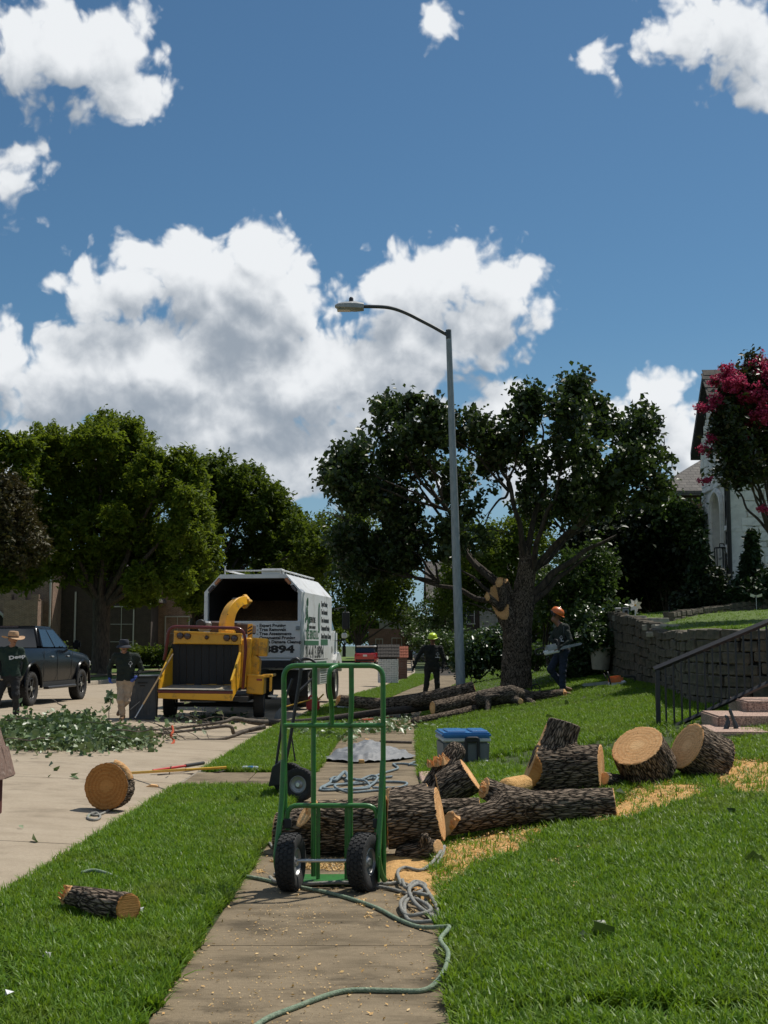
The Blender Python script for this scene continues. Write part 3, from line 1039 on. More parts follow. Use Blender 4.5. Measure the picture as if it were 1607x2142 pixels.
# road: concrete panels with joints
road = struct(bpy.data.objects.new('road', None))
link(road)
yj = 15.1 - 4.57 * 4
while yj < 70:
    for (l0, l1) in ((0, .3333), (.3333, .6667), (.6667, 1)):
        V = []
        nn, mm = 8, 6
        for j in range(nn + 1):
            y = yj + .008 + (4.57 - .016) * j / nn
            a = float(kx(y))
            for i in range(mm + 1):
                t = l0 + (l1 - l0) * i / mm
                x = a - .004 - t * (ROADW - .008) + (.007 if i == mm else -.007 if i == 0 else 0)
                V.append((x, y, float(roadz(x, y))))
        Fc = [[j * (mm + 1) + i, (j + 1) * (mm + 1) + i, (j + 1) * (mm + 1) + i + 1, j * (mm + 1) + i + 1] for j in range(nn) for i in range(mm)]
        MB().add(V, [f[::-1] for f in Fc]).build('panel', M_road, road, smooth=30)
    yj += 4.57
sheet('road_bed', lambda y: kx(y) - ROADW, lambda y: kx(y), ysn, 14, lambda x, y: roadz(x, y) - .014, M_soil)
yf = np.arange(yj, 150, 4.0)
sheet('distant_road', lambda y: kx(y) - ROADW, lambda y: kx(y), yf, 12, lambda x, y: roadz(x, y) + .002, M_road)
for nm, off, sg in (('kerb', 0.0, 1), ('far_kerb', -ROADW, -1)):
    V, Q = [], []
    prof = [(-.004, -.2), (0.0, -.03), (.03, .004), (.15, .006), (.16, -.1)]
    yk = np.concatenate([np.arange(-6, 70, .5), np.arange(70, 150, 4.)])
    for y in yk:
        for dx, z in prof:
            V.append((float(kx(y)) + off + sg * dx, y, z if sg > 0 else z + .02))
    n = len(prof)
    Q = [[j * n + i, j * n + i + 1, (j + 1) * n + i + 1, (j + 1) * n + i] for j in range(len(yk) - 1) for i in range(n - 1)]
    struct(mobj(nm, npmesh(nm, V, [Q], False, [M_kerb])))


# ------------------------------------------------------------------ upper lawn and its stone retaining wall
WP = spline([(5.72, 31.0, 0), (5.45, 24.2, 0), (5.0, 20.2, 0), (4.98, 18.9, 0), (5.6, 18.0, 0), (7.6, 17.5, 0)], 10)
WX = np.array([p.x for p in WP])
WY = np.array([p.y for p in WP])


def gu(x, y):
    return 1.74 + .055 * np.maximum(np.asarray(x, float) - 5.0, 0) + .062 * np.maximum(np.asarray(y, float) - 24, 0)


V = []
offs = [0, .15, .5, 1, 2, 3.5, 5, 7.5, 10, 14, 20]
for i, p in enumerate(WP):
    for o_ in offs:
        x, y = p.x + o_, p.y + o_ * (.9 if i == 0 else .35)
        V.append((x, y, float(gu(x, y)) - (.03 if o_ == 0 else 0)))
n = len(offs)
Q = [[i * n + j, i * n + j + 1, (i + 1) * n + j + 1, (i + 1) * n + j][::-1] for i in range(len(WP) - 1) for j in range(n - 1)]
struct(mobj('upper_lawn', npmesh('upper_lawn', V, [Q], True, [M_turf2])))
sheet('far_lawn', lambda y: -40 + 0 * y, lambda y: 1.0 + .0 * y, np.arange(111, 152, 4.), 20, lambda x, y: .12 + 0 * x, M_turf2)


def rough_block(name, w, h, d, mat, seed, amp=.012, bev=.018):
    mb = MB()
    mb.box((0, 0, 0), (w, d, h))
    me = mb.mesh(name, None, None, bevel=bev, seg=1)
    bm = bmesh.new()
    bm.from_mesh(me)
    rr = random.Random(seed)
    for v in bm.verts:
        v.co += Vector((rr.uniform(-amp, amp), rr.uniform(-amp, amp), rr.uniform(-amp, amp)))
    bm.to_mesh(me)
    bm.free()
    me.materials.append(mat)
    return me


rw = thing('retaining_wall', 'curved rough stone retaining wall holding up the upper lawn', 'wall')
V, Q = [], []
for i, p in enumerate(WP):
    zt = float(gu(p.x, p.y))
    if p.y > 25.5:
        zt += .1
    for x, z in ((p.x + .06, float(gz(p.x, p.y)) - .3), (p.x + .06, zt - .06), (p.x + .4, zt - .06)):
        V.append((x, p.y, z))
Q = [[i * 3 + j, i * 3 + j + 1, i * 3 + j + 4, i * 3 + j + 3][::-1] for i in range(len(WP) - 1) for j in range(2)]
mobj('core', npmesh('core', V, [Q], False, [M_wcore]), rw)
SZ = [(random.uniform(.22, .52), 0) for _ in range(26)]
SM = {}
seglen = np.concatenate([[0], np.cumsum(np.hypot(np.diff(WX), np.diff(WY)))])


def wallpt(s):
    return np.interp(s, seglen, WX), np.interp(s, seglen, WY)


nst = 0
for c in range(7):
    s = random.uniform(0, .2) - .2
    while s < seglen[-1] - .2:
        wd = random.choice((.26, .32, .38, .45, .55))
        x, y = wallpt(s + wd / 2)
        x2, y2 = wallpt(s + wd / 2 + .1)
        base = float(gz(x, y)) - .08
        top = float(gu(x, y)) + (.12 if y > 25.5 else 0)
        hh = (top - base) / 7
        z = base + hh * (c + .5) + .02 * math.sin(s * 2.3)
        key = (wd, c % 3)
        if key not in SM:
            SM[key] = rough_block('stone', wd - .006, .215, .26, M_wstone, int(wd * 100) + c % 3, amp=.014, bev=.022)
        o = mobj('stone', SM[key], rw)
        o.location = (x - .02 + random.uniform(-.03, .025), y, z)
        o.rotation_euler = (random.uniform(-.03, .03), random.uniform(-.03, .03), math.atan2(y2 - y, x2 - x))
        o.scale = (1, 1, (hh - .016) / .205 * random.uniform(.9, 1.08))
        s += wd * .975
        nst += 1
# stepped cap stones where the wall turns up
for px, py, Y, wd in ((1362, 1298, 27.2, .62), (1383, 1313, 25.6, .62), (1388, 1327, 24.8, .5), (1330, 1294, 29, .8), (1302, 1294, 30.3, .7)):
    o = mobj('cap_stone', rough_block('cap_stone', wd, .12, .5, M_wcap, px), rw, loc=at(px, py, Y))
    o.rotation_euler = (0, 0, R(80) if Y > 28 else R(20))
# dark edging border in front of the house planting
ed = thing('garden_border', 'dark stacked stone edging along the top of the upper lawn', 'border')
bp_ = [at(1398, 1287, 27.5), at(1450, 1279, 29.5), at(1520, 1270, 30.5), at(1590, 1259, 30.8), at(1660, 1254, 31)]
sp_ = spline(bp_, 5)
for i in range(len(sp_) - 1):
    a, b = sp_[i], sp_[i + 1]
    for lay in range(2):
        me = SM.setdefault(('ed', i % 4), rough_block('stone', .36, .12, .25, M_wstone, i))
        o = mobj('stone', me, ed, loc=(a + b) / 2 + Vector((0, 0, -.12 + .12 * lay)))
        o.rotation_euler = (0, 0, math.atan2(b.y - a.y, b.x - a.x) + random.uniform(-.08, .08))
        o.scale.x = (b - a).length / .36 * .97


# ------------------------------------------------------------------ houses
def gable(name, w, d, ze, zr, mat, parent, over=.35, along='x', th=.14, x0=0, y0=0):
    """gabled roof slab, ridge along x or y; w (x) by d (y), origin at the middle"""
    mb = MB()
    hw, hd = w / 2 + over, d / 2 + over
    if along == 'x':
        sl = (zr - ze) / (d / 2)
        prof = [(-hd, ze - sl * over), (0, zr), (hd, ze - sl * over), (hd, ze - sl * over - th), (0, zr - th), (-hd, ze - sl * over - th)]
        mb.prism([(p + y0, q) for p, q in prof], 'x', x0 - hw, x0 + hw)
    else:
        sl = (zr - ze) / (w / 2)
        prof = [(-hw, ze - sl * over), (0, zr), (hw, ze - sl * over), (hw, ze - sl * over - th), (0, zr - th), (-hw, ze - sl * over - th)]
        mb.prism([(p + x0, q) for p, q in prof], 'y', y0 - hd, y0 + hd)
    return mb.build(name, mat, parent)


def hip(name, x0, x1, y0, y1, ze, zr, mat, parent, over=.4):
    a, b, c, d = x0 - over, x1 + over, y0 - over, y1 + over
    k = min((b - a), (d - c)) / 2 * .98
    if (b - a) > (d - c):
        r0, r1 = ((a + k), (c + d) / 2), ((b - k), (c + d) / 2)
    else:
        r0, r1 = ((a + b) / 2, c + k), ((a + b) / 2, d - k)
    V = [(a, c, ze), (b, c, ze), (b, d, ze), (a, d, ze), (*r0, zr), (*r1, zr), (a, c, ze - .18), (b, c, ze - .18), (b, d, ze - .18), (a, d, ze - .18)]
    if (b - a) > (d - c):
        Fc = [(0, 1, 5, 4), (1, 2, 5), (2, 3, 4, 5), (3, 0, 4)]
    else:
        Fc = [(0, 1, 4), (1, 2, 5, 4), (2, 3, 5), (3, 0, 4, 5)]
    Fc += [(0, 6, 7, 1), (1, 7, 8, 2), (2, 8, 9, 3), (3, 9, 6, 0), (6, 9, 8, 7)]
    return MB().add(V, Fc).build(name, mat, parent)


def window(parent, x, z, w, h, y=0.0, cols=2, rows=2, frame=None, arch=False, face=None):
    """window on a wall that faces -y at plane y"""
    M = face or Matrix.Identity(4)
    fr = MB()
    t = .07
    fr.box((x - w / 2, y - .02, z), (t, .1, h + t))
    fr.box((x + w / 2, y - .02, z), (t, .1, h + t))
    fr.box((x, y - .021, z + h / 2), (w + t, .1, t))
    fr.box((x, y - .03, z - h / 2 - .02), (w + t * 2.4, .14, t * 1.1))
    for i in range(1, cols):
        fr.box((x - w / 2 + w * i / cols, y - .005, z), (.03, .05, h))
    for i in range(1, rows):
        fr.box((x, y - .006, z - h / 2 + h * i / rows), (w, .05, .03))
    o = fr.build('window', frame or M_trim, parent, M=M)
    MB().box((x, y + .012, z), (w, .02, h)).build('pane', M_pane, o)
    return o


def doorway(name, parent, x, z0, w, h, y, mat, rim, n=9):
    """arched opening: dark leaf set back with a raised surround"""
    r = w / 2
    out = [(x - r, z0)] + [(x - r * math.cos(math.pi * i / n), z0 + h - r + r * math.sin(math.pi * i / n)) for i in range(n + 1)] + [(x + r, z0)]
    MB().prism(out, 'y', y - .02, y + .1).build(name, mat, parent)
    mb = MB()
    pts = [Vector((p, y - .03, q)) for p, q in out]
    mb.tube(pts, .09, 6)
    mb.build('surround', rim, parent)


def brick_house_left():
    h = thing('brick_house', 'brown brick house with an arched entry and castle-like porch behind the black pickup', 'house', (-24.2, 74, .35))
    wl = MB().box((0, 4, 3.1), (9.0, 8, 6.2))
    wl.box((3.0, -.6, 1.9), (2.0, 1.4, 3.8))
    wl.build('wall', M_brick, h)
    for i in range(3):
        MB().box((2.2 + i * .8, -1.0, 3.95), (.45, .5, .35)).build('battlement', M_brick, h)
    doorway('arched_entry', h, .8, 0, 2.2, 3.3, -.05, M_dark, M_trim)
    window(h, .7, 4.9, .8, 1.5)
    window(h, -2.6, 4.9, 1.1, 1.5)
    window(h, -2.6, 1.6, 1.4, 1.8, cols=3)
    gable('roof', 9.0, 8, 6.2, 9.8, M_shingle, h, along='y', y0=4)
    MB().cyl((4.4, -.15, 0), (4.4, -.15, 6.0), .06).build('downspout', M_trim, h)
    h2 = thing('brick_house', 'brick house with shade-darkened walls, low gabled wing and tall pale-framed window beside the big elm trunk', 'house', (-17.2, 76, .35))
    MB().box((0, 4, 2.6), (6.0, 8, 5.2)).build('wall', M_brickd, h2)
    gable('roof', 6.0, 8, 4.4, 7.4, M_shingle, h2, along='y', y0=4, over=.5)
    window(h2, 1.2, 1.9, 1.5, 3.2, cols=2, rows=3)
    MB().cyl((-1.6, -.12, 0), (-1.6, -.12, 4.4), .06).build('downspout', M_trim, h2)
    h3 = thing('brick_house', 'brick house with blue-grey hipped garage roof seen left of the chipper', 'house', (-13.2, 78, .35))
    MB().box((0, 4.5, 3.2), (2.6, 8, 6.4)).build('wall', M_brick, h3)
    MB().box((4.8, 4.5, 1.6), (7.0, 7, 3.2)).build('garage_wall', M_brickd, h3)
    hip('roof', -1.3, 1.3, .5, 8.5, 6.4, 8.6, M_shingle, h3)
    hip('garage_roof', 1.35, 8.3, 1, 8, 3.2, 5.0, M_shingle, h3)
    window(h3, .2, 1.9, 1.5, 2.1, y=.5)
    window(h3, .2, 5.0, .9, 1.3, y=.5)
    MB().box((4.5, .95, 1.2), (4.6, .1, 2.3)).build('garage_door', M_dtrim, h3)


brick_house_left()


def far_house():
    p = at(818, 1390, 128)
    h = thing('suburban_house', 'small distant house with grey siding gable and brick front, framed by the far trees', 'house', (p.x, p.y, .0))
    MB().box((0, 4, 1.6), (4.6, 8, 3.2)).build('brick_front', M_brickr, h)
    MB().box((.5, 4, 4.3), (3.4, 8, 2.2)).build('siding_gable', M_siding, h)
    gable('roof', 4.8, 8, 5.0, 7.0, M_shingle, h, along='y', y0=4)
    window(h, .6, 1.4, 1.0, 1.7)
    window(h, -1.2, 1.4, .7, 1.5)
    window(h, 1.0, 4.6, .6, .8)
    hip('porch_roof', 1.4, 4.6, -1, 5, 2.6, 4.0, M_shingle, h)
    MB().box((3.0, 2.2, 1.3), (3.0, 5.6, 2.6)).build('wing', M_brickd, h)
    p = at(885, 1320, 118)
    r = thing('suburban_house', 'distant house showing only a long pale roof edge behind the small tree', 'house', (p.x + 2, p.y, 0))
    MB().box((4, 4, 1.8), (10, 8, 3.6)).build('wall', M_brickd, r)
    gable('roof', 10, 8, 3.6, 7.6, M_shingle, r, along='y', y0=4, x0=4, over=.5)
    mb = MB()
    mb.tube([(-1.5, -.6, 3.4), (4, -.6, 7.8)], .14, 4)
    mb.build('rake_board', M_trim, r)
    window(r, 2, 1.8, 1.2, 1.6)


far_house()


def stone_house():
    p = at(1030, 1400, 112)
    h = thing('stone_house', 'two-storey house with pale stone bay and dark brick, half hidden behind the cut tree', 'house', (p.x, p.y, .0))
    MB().box((.6, 5, 3.0), (11, 8, 6.0)).build('wall', M_brickd, h)
    MB().box((.55, .7, 3.2), (3.2, 1.0, 6.4)).build('stone_bay', M_fstone, h)
    doorway('arched_entry', h, 1.0, 0, 1.5, 2.5, .18, M_dark, M_brickr)
    window(h, 1.0, 4.2, 1.0, 1.5, y=.19)
    window(h, -2.2, 4.2, 1.4, 1.5, y=.99)
    window(h, -2.2, 1.5, 1.4, 1.7, y=.99)
    window(h, 3.6, 4.2, 1.4, 1.5, y=.99)
    window(h, 3.6, 1.5, 1.2, 1.7, y=.99)
    MB().cyl((-.9, .9, 0), (-.9, .9, 6), .06).build('downspout', M_trim, h)
    gable('roof', 11, 8, 6.0, 9.4, M_shingle, h, along='x', y0=5)


stone_house()


def neighbour():
    p = at(1470, 1080, 50)
    h = thing('brick_house', 'red brick house with brown shingled hip roof rising beside the white house', 'house', (p.x + 1.2, 50, 3.0))
    zr = p.z - 3.0
    MB().box((0, 5, zr / 2 + .4), (5.5, 9, zr + .9)).build('wall', M_brickr, h)
    sol = MB()
    for i in range(24):
        sol.box((-2.65 + i * .23, .47, zr + .62), (.2, .1, .34))
    s = sol.build('soldier_course', M_brickr, h)
    s['kind'] = 'stuff'
    hip('roof', -2.75, 2.75, .5, 9.5, zr + 1.05, zr + 3.0, M_shingle, h, over=.45)
    window(h, -.6, zr - 1.4, 1.2, 1.8, y=.49)
    gable('dormer_roof', 2.0, 3, zr - 2.3, zr - 1.5, M_dtrim, h, along='y', y0=-1, x0=2.2)


neighbour()


# ------------------------------------------------------------------ the white stone house
def white_house():
    X0, Y0 = 9.15, 33.0
    zb = 2.4
    h = thing('white_house', 'tall white painted stone house with dark overhanging gable on the hill', 'house', (X0, Y0, zb))
    W_, D_ = 9.0, 2.6
    ze, zr = 5.1, 6.75
    sl = (zr - ze) / (D_ / 2)
    # gable-end wall with an arched niche: polygon with the opening left out
    yn0, yn1, ntop = .62, 1.62, 3.25
    pl = [(0, -1), (yn0, -1), (yn0, ntop - .5)]
    r = (yn1 - yn0) / 2
    arch = [(yn0 + r - r * math.cos(math.pi * i / 10), ntop - .5 + r * math.sin(math.pi * i / 10)) for i in range(11)]
    MB().prism([(0, -1)] + [(yn0, -1)] + arch + [(yn1, -1), (D_, -1), (D_, ze), (D_ / 2, zr - .15), (0, ze)], 'x', .06, .5).build('gable_wall', M_pmort, h)
    MB().prism([(.06, -1), (W_, -1), (W_, ze), (.06, ze)], 'y', .06, .4).build('front_wall', M_pmort, h)
    MB().box((.56, (yn0 + yn1) / 2, 1.2), (.1, 1.3, 4.6)).build('niche_back', M_pmort, h)
    mb = MB()
    mb.tube([Vector((.03, p, q)) for p, q in [(yn0 - .1, -.6)] + [(yn0 + r - (r + .1) * math.cos(math.pi * i / 10), ntop - .5 + (r + .1) * math.sin(math.pi * i / 10)) for i in range(11)] + [(yn1 + .1, -.6)]], .085, 6)
    mb.build('arch_surround', M_pstone, h)
    # stones, laid singly
    lib = {}
    rr = random.Random(5)

    def lay(axis, a0, a1, z0, z1, skip):
        z = z0
        while z < z1:
            ch = rr.choice((.16, .2, .24, .28))
            a = a0
            while a < a1 - .1:
                wd = min(rr.choice((.3, .38, .46, .55, .68)), a1 - a)
                if not skip(a, a + wd, z, z + ch):
                    key = (round(wd, 1), ch)
                    if key not in lib:
                        lib[key] = rough_block('stone', key[0] - .012, ch - .012, .1, M_pstone, len(lib), amp=.008, bev=.014)
                    o = mobj('stone', lib[key], h)
                    o.scale = ((wd - .012) / (key[0] - .012), 1, 1)
                    t = rr.uniform(-.012, .02)
                    if axis == 'y':
                        o.location = (.055 - t, a + wd / 2, z + ch / 2)
                        o.rotation_euler = (0, 0, R(90))
                    else:
                        o.location = (a + wd / 2, .055 - t, z + ch / 2)
                a += wd
            z += ch

    lay('x', 0.0, 2.05, -.3, 5.05, lambda *a: False)
    lay('y', 0.0, 2.6, -.3, 6.2, lambda a, b, z, zz: (b > yn0 - .16 and a < yn1 + .16 and zz < ntop + .2) or zz > ze + (zr - ze) * (1 - abs((a + b) / 2 - D_ / 2) / (D_ / 2)) - .25)
    # roof: ridge along x, wide dark overhang on the gable end
    ov = .32
    prof = [(-ov, ze - sl * ov), (D_ / 2, zr), (D_ + ov, ze - sl * ov), (D_ + ov, ze - sl * ov - .22), (D_ / 2, zr - .22), (-ov, ze - sl * ov - .22)]
    MB().prism(prof, 'x', -.2, W_ + .3).build('roof', M_dtrim, h)
    # shingle courses on the near slope
    cl = math.hypot(D_ / 2 + ov, sl * (D_ / 2 + ov))
    an = math.atan2(sl, 1)
    shlib = [rough_block('shingle', w_, .02, .26, M_shing, i, amp=.004, bev=.004) for i, w_ in enumerate((.22, .28, .34))]
    nrow = int(cl / .17)
    for i in range(nrow):
        f = (i + .4) / nrow
        y = -ov + (D_ / 2 + ov) * f
        z = ze - sl * ov + sl * (D_ / 2 + ov) * f
        x = -.22 - (.06 if i % 2 else 0)
        while x < 1.9:
            me = rr.choice(shlib)
            w_ = {0: .22, 1: .28, 2: .34}[shlib.index(me)]
            o = mobj('shingle', me, h, loc=(x + w_ / 2, y - .02, z + .03))
            o.rotation_euler = (an - .06, 0, 0)
            x += w_ + .004
    mb = MB()
    mb.tube([(.02, -.1, -1.0), (.02, -.1, ze - .2), (-.04, -.28, ze - .55 + .3)], .062, 8)
    mb.build('downspout', M_dtrim, h)
    MB().box((4, -ov - .06, ze - sl * ov - .12), (8.6, .14, .14)).build('gutter', M_dtrim, h)
    MB().box((2.9, -.02, 1.8), (1.2, .1, 3.6)).build('window', M_dtrim, h)
    # base cabinet and hose bib box beside the downspout
    l = thing('wall_lantern', 'black glass-sided lantern hung on the white house beside the arched niche', 'lantern', (X0 - .12, Y0 + .34, zb + 1.4))
    fr = MB()
    for sx in (-.11, .11):
        for sy in (-.11, .11):
            fr.box((sx, sy, 0), (.024, .024, .62))
    for z in (-.31, .31):
        for s in (-.11, .11):
            fr.box((s, 0, z), (.024, .22, .024))
            fr.box((0, s, z), (.22, .024, .024))
    fr.build('frame', M_blackm, l)
    MB().tube([(0, 0, .31), (0, 0, .42), (.1, 0, .42), (.14, 0, .34)], .016, 6).build('bracket', M_blackm, l)
    MB().cyl((0, 0, .3), (0, 0, .08), .02).ball((0, 0, .03), .045, n=6).build('bulb', M_clear, l)
    q = thing('water_spigot_box', 'grey utility box with looped hose beside the drainpipe of the white house', 'utility box', at(1522, 1268, 31.6))
    MB().box((0, 0, .35), (.3, .2, .7)).build('cabinet', M_lamp, q, bevel=.02)
    MB().tube(spline([(-.1, -.12, .6), (-.2, -.16, .4), (-.1, -.18, .15), (.05, -.18, .3), (.0, -.14, .55)], 5), .018, 6).build('hose', M_galv, q)


white_house()

# ------------------------------------------------------------------ steps and railing
st = thing('stone_steps', 'pink pebble-faced concrete steps climbing past the iron railing', 'steps', (0, 0, 0))
for (px, yt, Y, z0) in ((1478, 1531, 14.3, .2), (1502, 1498, 15.2, .3), (1562, 1467, 16.1, .4)):
    a = at(px, yt, Y)
    MB().prism([(a.x, Y), (a.x + 3.2, Y - .12), (a.x + 3.2, Y + 1.3), (a.x + .12, Y + 1.3)], 'z', z0 - .3, a.z).build('step', M_agg, st, bevel=.02, seg=2)
a, b = at(1378, 1528, 16.9), at(1376, 1401, 16.9)
rl = thing('iron_railing', 'black iron handrail with thin balusters beside the pebble steps', 'railing', (a.x, a.y, a.z - .05))
O = Vector((a.x, a.y, a.z - .05))
top0, top1 = at(1368, 1401, 16.9) - O, at(1640, 1287, 16.9) - O
bot0, bot1 = at(1382, 1533, 16.9) - O, at(1640, 1411, 16.9) - O
bot1.x = top1.x
MB().box((0, 0, (b.z - O.z) / 2), (.058, .058, b.z - O.z)).build('post', M_rail, rl, bevel=.004)
dv = (top1 - top0)
MB().tube([top0, top1], .042, 4).build('handrail', M_rail, rl)
MB().tube([bot0, bot1], .032, 4).build('bottom_rail', M_rail, rl)
x = .107
bm_ = None
while x < top1.x:
    t = (x - top0.x) / dv.x
    zt = top0.z + dv.z * t
    zb_ = bot0.z + (bot1.z - bot0.z) * (x - bot0.x) / (bot1.x - bot0.x)
    if bm_ is None:
        bm_ = MB().box((0, 0, 0), (.022, .022, zt - zb_)).mesh('baluster', M_rail)
        L0 = zt - zb_
    o = mobj('baluster', bm_, rl, loc=(x, 0, (zt + zb_) / 2))
    o.scale.z = (zt - zb_) / L0
    x += .1065
MB().box((x + .1, 0, top1.z - .3), (.058, .058, 1.6)).build('post', M_rail, rl)

# ------------------------------------------------------------------ street lamp
pb = at(966, 1480, 27.0)
pb.z = -.02
ptop = at(938.5, 690, 27.0)
lp = thing('street_lamp', 'tall galvanised street lamp with long curved arm beside the sidewalk', 'street lamp', pb)
pv_ = ptop - pb
MB().tube([pv_ * t for t in (0, .25, .5, .75, 1)], [.108, .098, .087, .074, .062], 20).build('pole', M_galv, lp, smooth=40)
MB().lathe([(.2, 0), (.2, .02), (.15, .05), (.14, .05)], 16).build('base_flange', M_galv, lp, smooth=40)
arm = [at(px, py, 27.0 - i * .02) - pb for i, (px, py) in enumerate(((935, 700), (905, 683), (876, 668), (850, 655), (825, 646), (800, 642), (757, 641)))]
MB().tube(spline(arm, 5), .04, 10).build('arm', M_galvd, lp, smooth=40)
br = MB()
br.box(arm[0] + Vector((.03, 0, 0)), (.1, .14, .2))
br.build('arm_bracket', M_galvd, lp, bevel=.01)
hc = at(732, 641, 26.9) - pb
hb = MB()
ring = []
for (x, w_, zt, zb2) in ((.31, .1, .07, -.09), (.12, .15, .1, -.1), (-.1, .16, .09, -.085), (-.26, .13, .06, -.06), (-.33, .05, .03, -.02)):
    ring.append([(x, -w_, zb2 * .6), (x, -w_ * .6, zb2), (x, w_ * .6, zb2), (x, w_, zb2 * .6), (x, w_, zt * .4), (x, w_ * .5, zt), (x, -w_ * .5, zt), (x, -w_, zt * .4)])
V = [Vector(p) + hc for r_ in ring for p in r_]
Fc = [(i * 8 + k, i * 8 + (k + 1) % 8, (i + 1) * 8 + (k + 1) % 8, (i + 1) * 8 + k) for i in range(4) for k in range(8)] + [tuple(range(8))[::-1], tuple(range(32, 40))]
MB().add(V, Fc).build('lamp_head', M_lamp, lp, smooth=40)
MB().box(hc + Vector((-.13, 0, -.088)), (.3, .2, .03)).build('lens', M_lens, lp, bevel=.01)
MB().lathe([(.05, 0), (.05, .1), (.03, .13)], 12, Matrix.Translation(hc + Vector((.03, 0, .08)))).build('photocell', M_blackm, lp, smooth=40)


# ------------------------------------------------------------------ foliage
def leaves(C, size, up=.3, aspect=1.5, fold=.25, jit=.55, seed=0):
    """one folded rhombus per centre"""
    r_ = np.random.default_rng(seed)
    n = len(C)
    N = r_.normal(size=(n, 3))
    N[:, 2] = np.abs(N[:, 2]) + up
    N /= np.linalg.norm(N, axis=1)[:, None]
    T = r_.normal(size=(n, 3))
    T -= (T * N).sum(1)[:, None] * N
    T /= np.linalg.norm(T, axis=1)[:, None]
    B = np.cross(N, T)
    s = size * (1 + jit * r_.uniform(-1, 1, n))[:, None]
    a = T * s * aspect / 2
    b = B * s / 2
    V = np.stack([C - a, C + b - N * s * fold * 0 + N * s * fold, C + a, C - b + N * s * fold], 1).reshape(-1, 3)
    i = np.arange(n)[:, None] * 4
    F3 = np.concatenate([i + np.array([[0, 1, 2]]), i + np.array([[0, 2, 3]])], 0)
    return V, F3


def crown_points(lobes, n_cl, per, spread, seed=0, shell=.45, gap=.0, sub=0, twig=0.0):
    """lobes: (centre, radii, weight); sub: smaller lobes budded on each; twig: leaves strung along outward twigs"""
    r_ = np.random.default_rng(seed)
    LB = [(l[0], l[1], l[2] if len(l) > 2 else 1.0) for l in lobes]
    if sub:
        ex = []
        for (c, rd, w_) in LB:
            for _ in range(sub):
                u = r_.normal(size=3)
                u[2] += .25
                u /= np.linalg.norm(u)
                f = r_.uniform(.28, .5)
                ex.append((tuple(np.array(c) + u * np.array(rd) * r_.uniform(.75, 1.0)), tuple(np.array(rd) * f * np.array((1, 1, 1.15))), w_ * 2.0))
        LB = [(c, tuple(np.array(rd) * .82), w_ * .8) for c, rd, w_ in LB] + ex
    wts = np.array([l[2] * np.prod(l[1]) ** .72 for l in LB])
    pick = r_.choice(len(LB), n_cl, p=wts / wts.sum())
    U = r_.normal(size=(n_cl, 3))
    U /= np.linalg.norm(U, axis=1)[:, None]
    rad = (shell + (1 - shell) * r_.uniform(0, 1, n_cl)) ** .7
    rad *= 1 + .12 * r_.normal(size=n_cl)
    Cn = np.array([l[0] for l in LB], float)[pick]
    Rd = np.array([l[1] for l in LB], float)[pick]
    P = Cn + U * rad[:, None] * Rd
    if gap:
        keep = fbm(P * .9 + seed * 11, 3) > gap - .5
        P, U = P[keep], U[keep]
    L = np.repeat(P, per, 0)
    if twig:
        D = U + r_.normal(size=U.shape) * .5 + np.array((0, 0, .7))
        D /= np.linalg.norm(D, axis=1)[:, None]
        L = L + np.repeat(D, per, 0) * (r_.uniform(-.5, .5, len(L)) * twig)[:, None]
    L = L + r_.normal(size=L.shape) * spread * r_.uniform(.4, 1.3, len(L))[:, None]
    return L, P


def crown(parent, L, size, mat, seed=0, name='crown', **kw):
    V, F3 = leaves(L, size, seed=seed, **kw)
    return mobj(name, npmesh(name, V, [F3], False, [mat]), parent)


def limb(mb, a, b, r0, r1, sag=0.0, n=6, wob=.12, seed=0, sides=7):
    rr = random.Random(seed)
    a, b = Vector(a), Vector(b)
    L = (b - a).length
    pts = []
    for i in range(n + 1):
        t = i / n
        p = a.lerp(b, t) + Vector((rr.uniform(-1, 1), rr.uniform(-1, 1), rr.uniform(-1, 1))) * wob * L * .25 * math.sin(math.pi * t)
        p.z += sag * math.sin(math.pi * t) * L
        pts.append(p)
    pts = spline(pts, 3)
    mb.tube(pts, [r0 + (r1 - r0) * i / (len(pts) - 1) for i in range(len(pts))], sides)


def px_lobes(rows, Y, dY, seed):
    rr = random.Random(seed)
    out = []
    for row in rows:
        px, py, rx, ry = row[:4]
        w_ = row[4] if len(row) > 4 else 1.0
        c = at(px, py, Y + rr.uniform(-dY, dY))
        k = Y / FPX
        out.append((tuple(c), (rx * k, (rx + ry) * k * .55, ry * k), w_))
    return out


def tree(name, label, base, rows, Y, dY, n_cl, per, spread, size, mat, bmat, trunk_r, seed, group=None, fork=.35, shell=.45, extra=None, **kw):
    t = thing(name, label, 'tree', base, 0, group)
    lob = px_lobes(rows, Y, dY, seed)
    B = np.array(base)
    lob = [(tuple(np.array(c) - B), r_, w_) for c, r_, w_ in lob]
    top = max(c[2] for c, _, _ in lob)
    mb = MB()
    fk = Vector((0, 0, top * fork))
    mb.tube(spline([(0, 0, -.15), (.02, 0, top * fork * .5), fk], 4), [trunk_r * 1.25] + [trunk_r] * 7 + [trunk_r * .8], 10)
    rr = random.Random(seed)
    for i, (c, r_, w_) in enumerate(lob):
        f = Vector(fk) * rr.uniform(.75, 1.0)
        limb(mb, f, Vector(c) * 1.0, trunk_r * .42, trunk_r * .08, .06, seed=i + seed)
    mb.build('trunk', bmat, t, smooth=60)
    L, P = crown_points(lob, n_cl, per, spread, seed, shell, gap=kw.pop('gap', 0), sub=kw.pop('sub', 0), twig=kw.pop('twig', 0))
    crown(t, L, size, mat, seed, **kw)
    return t, lob


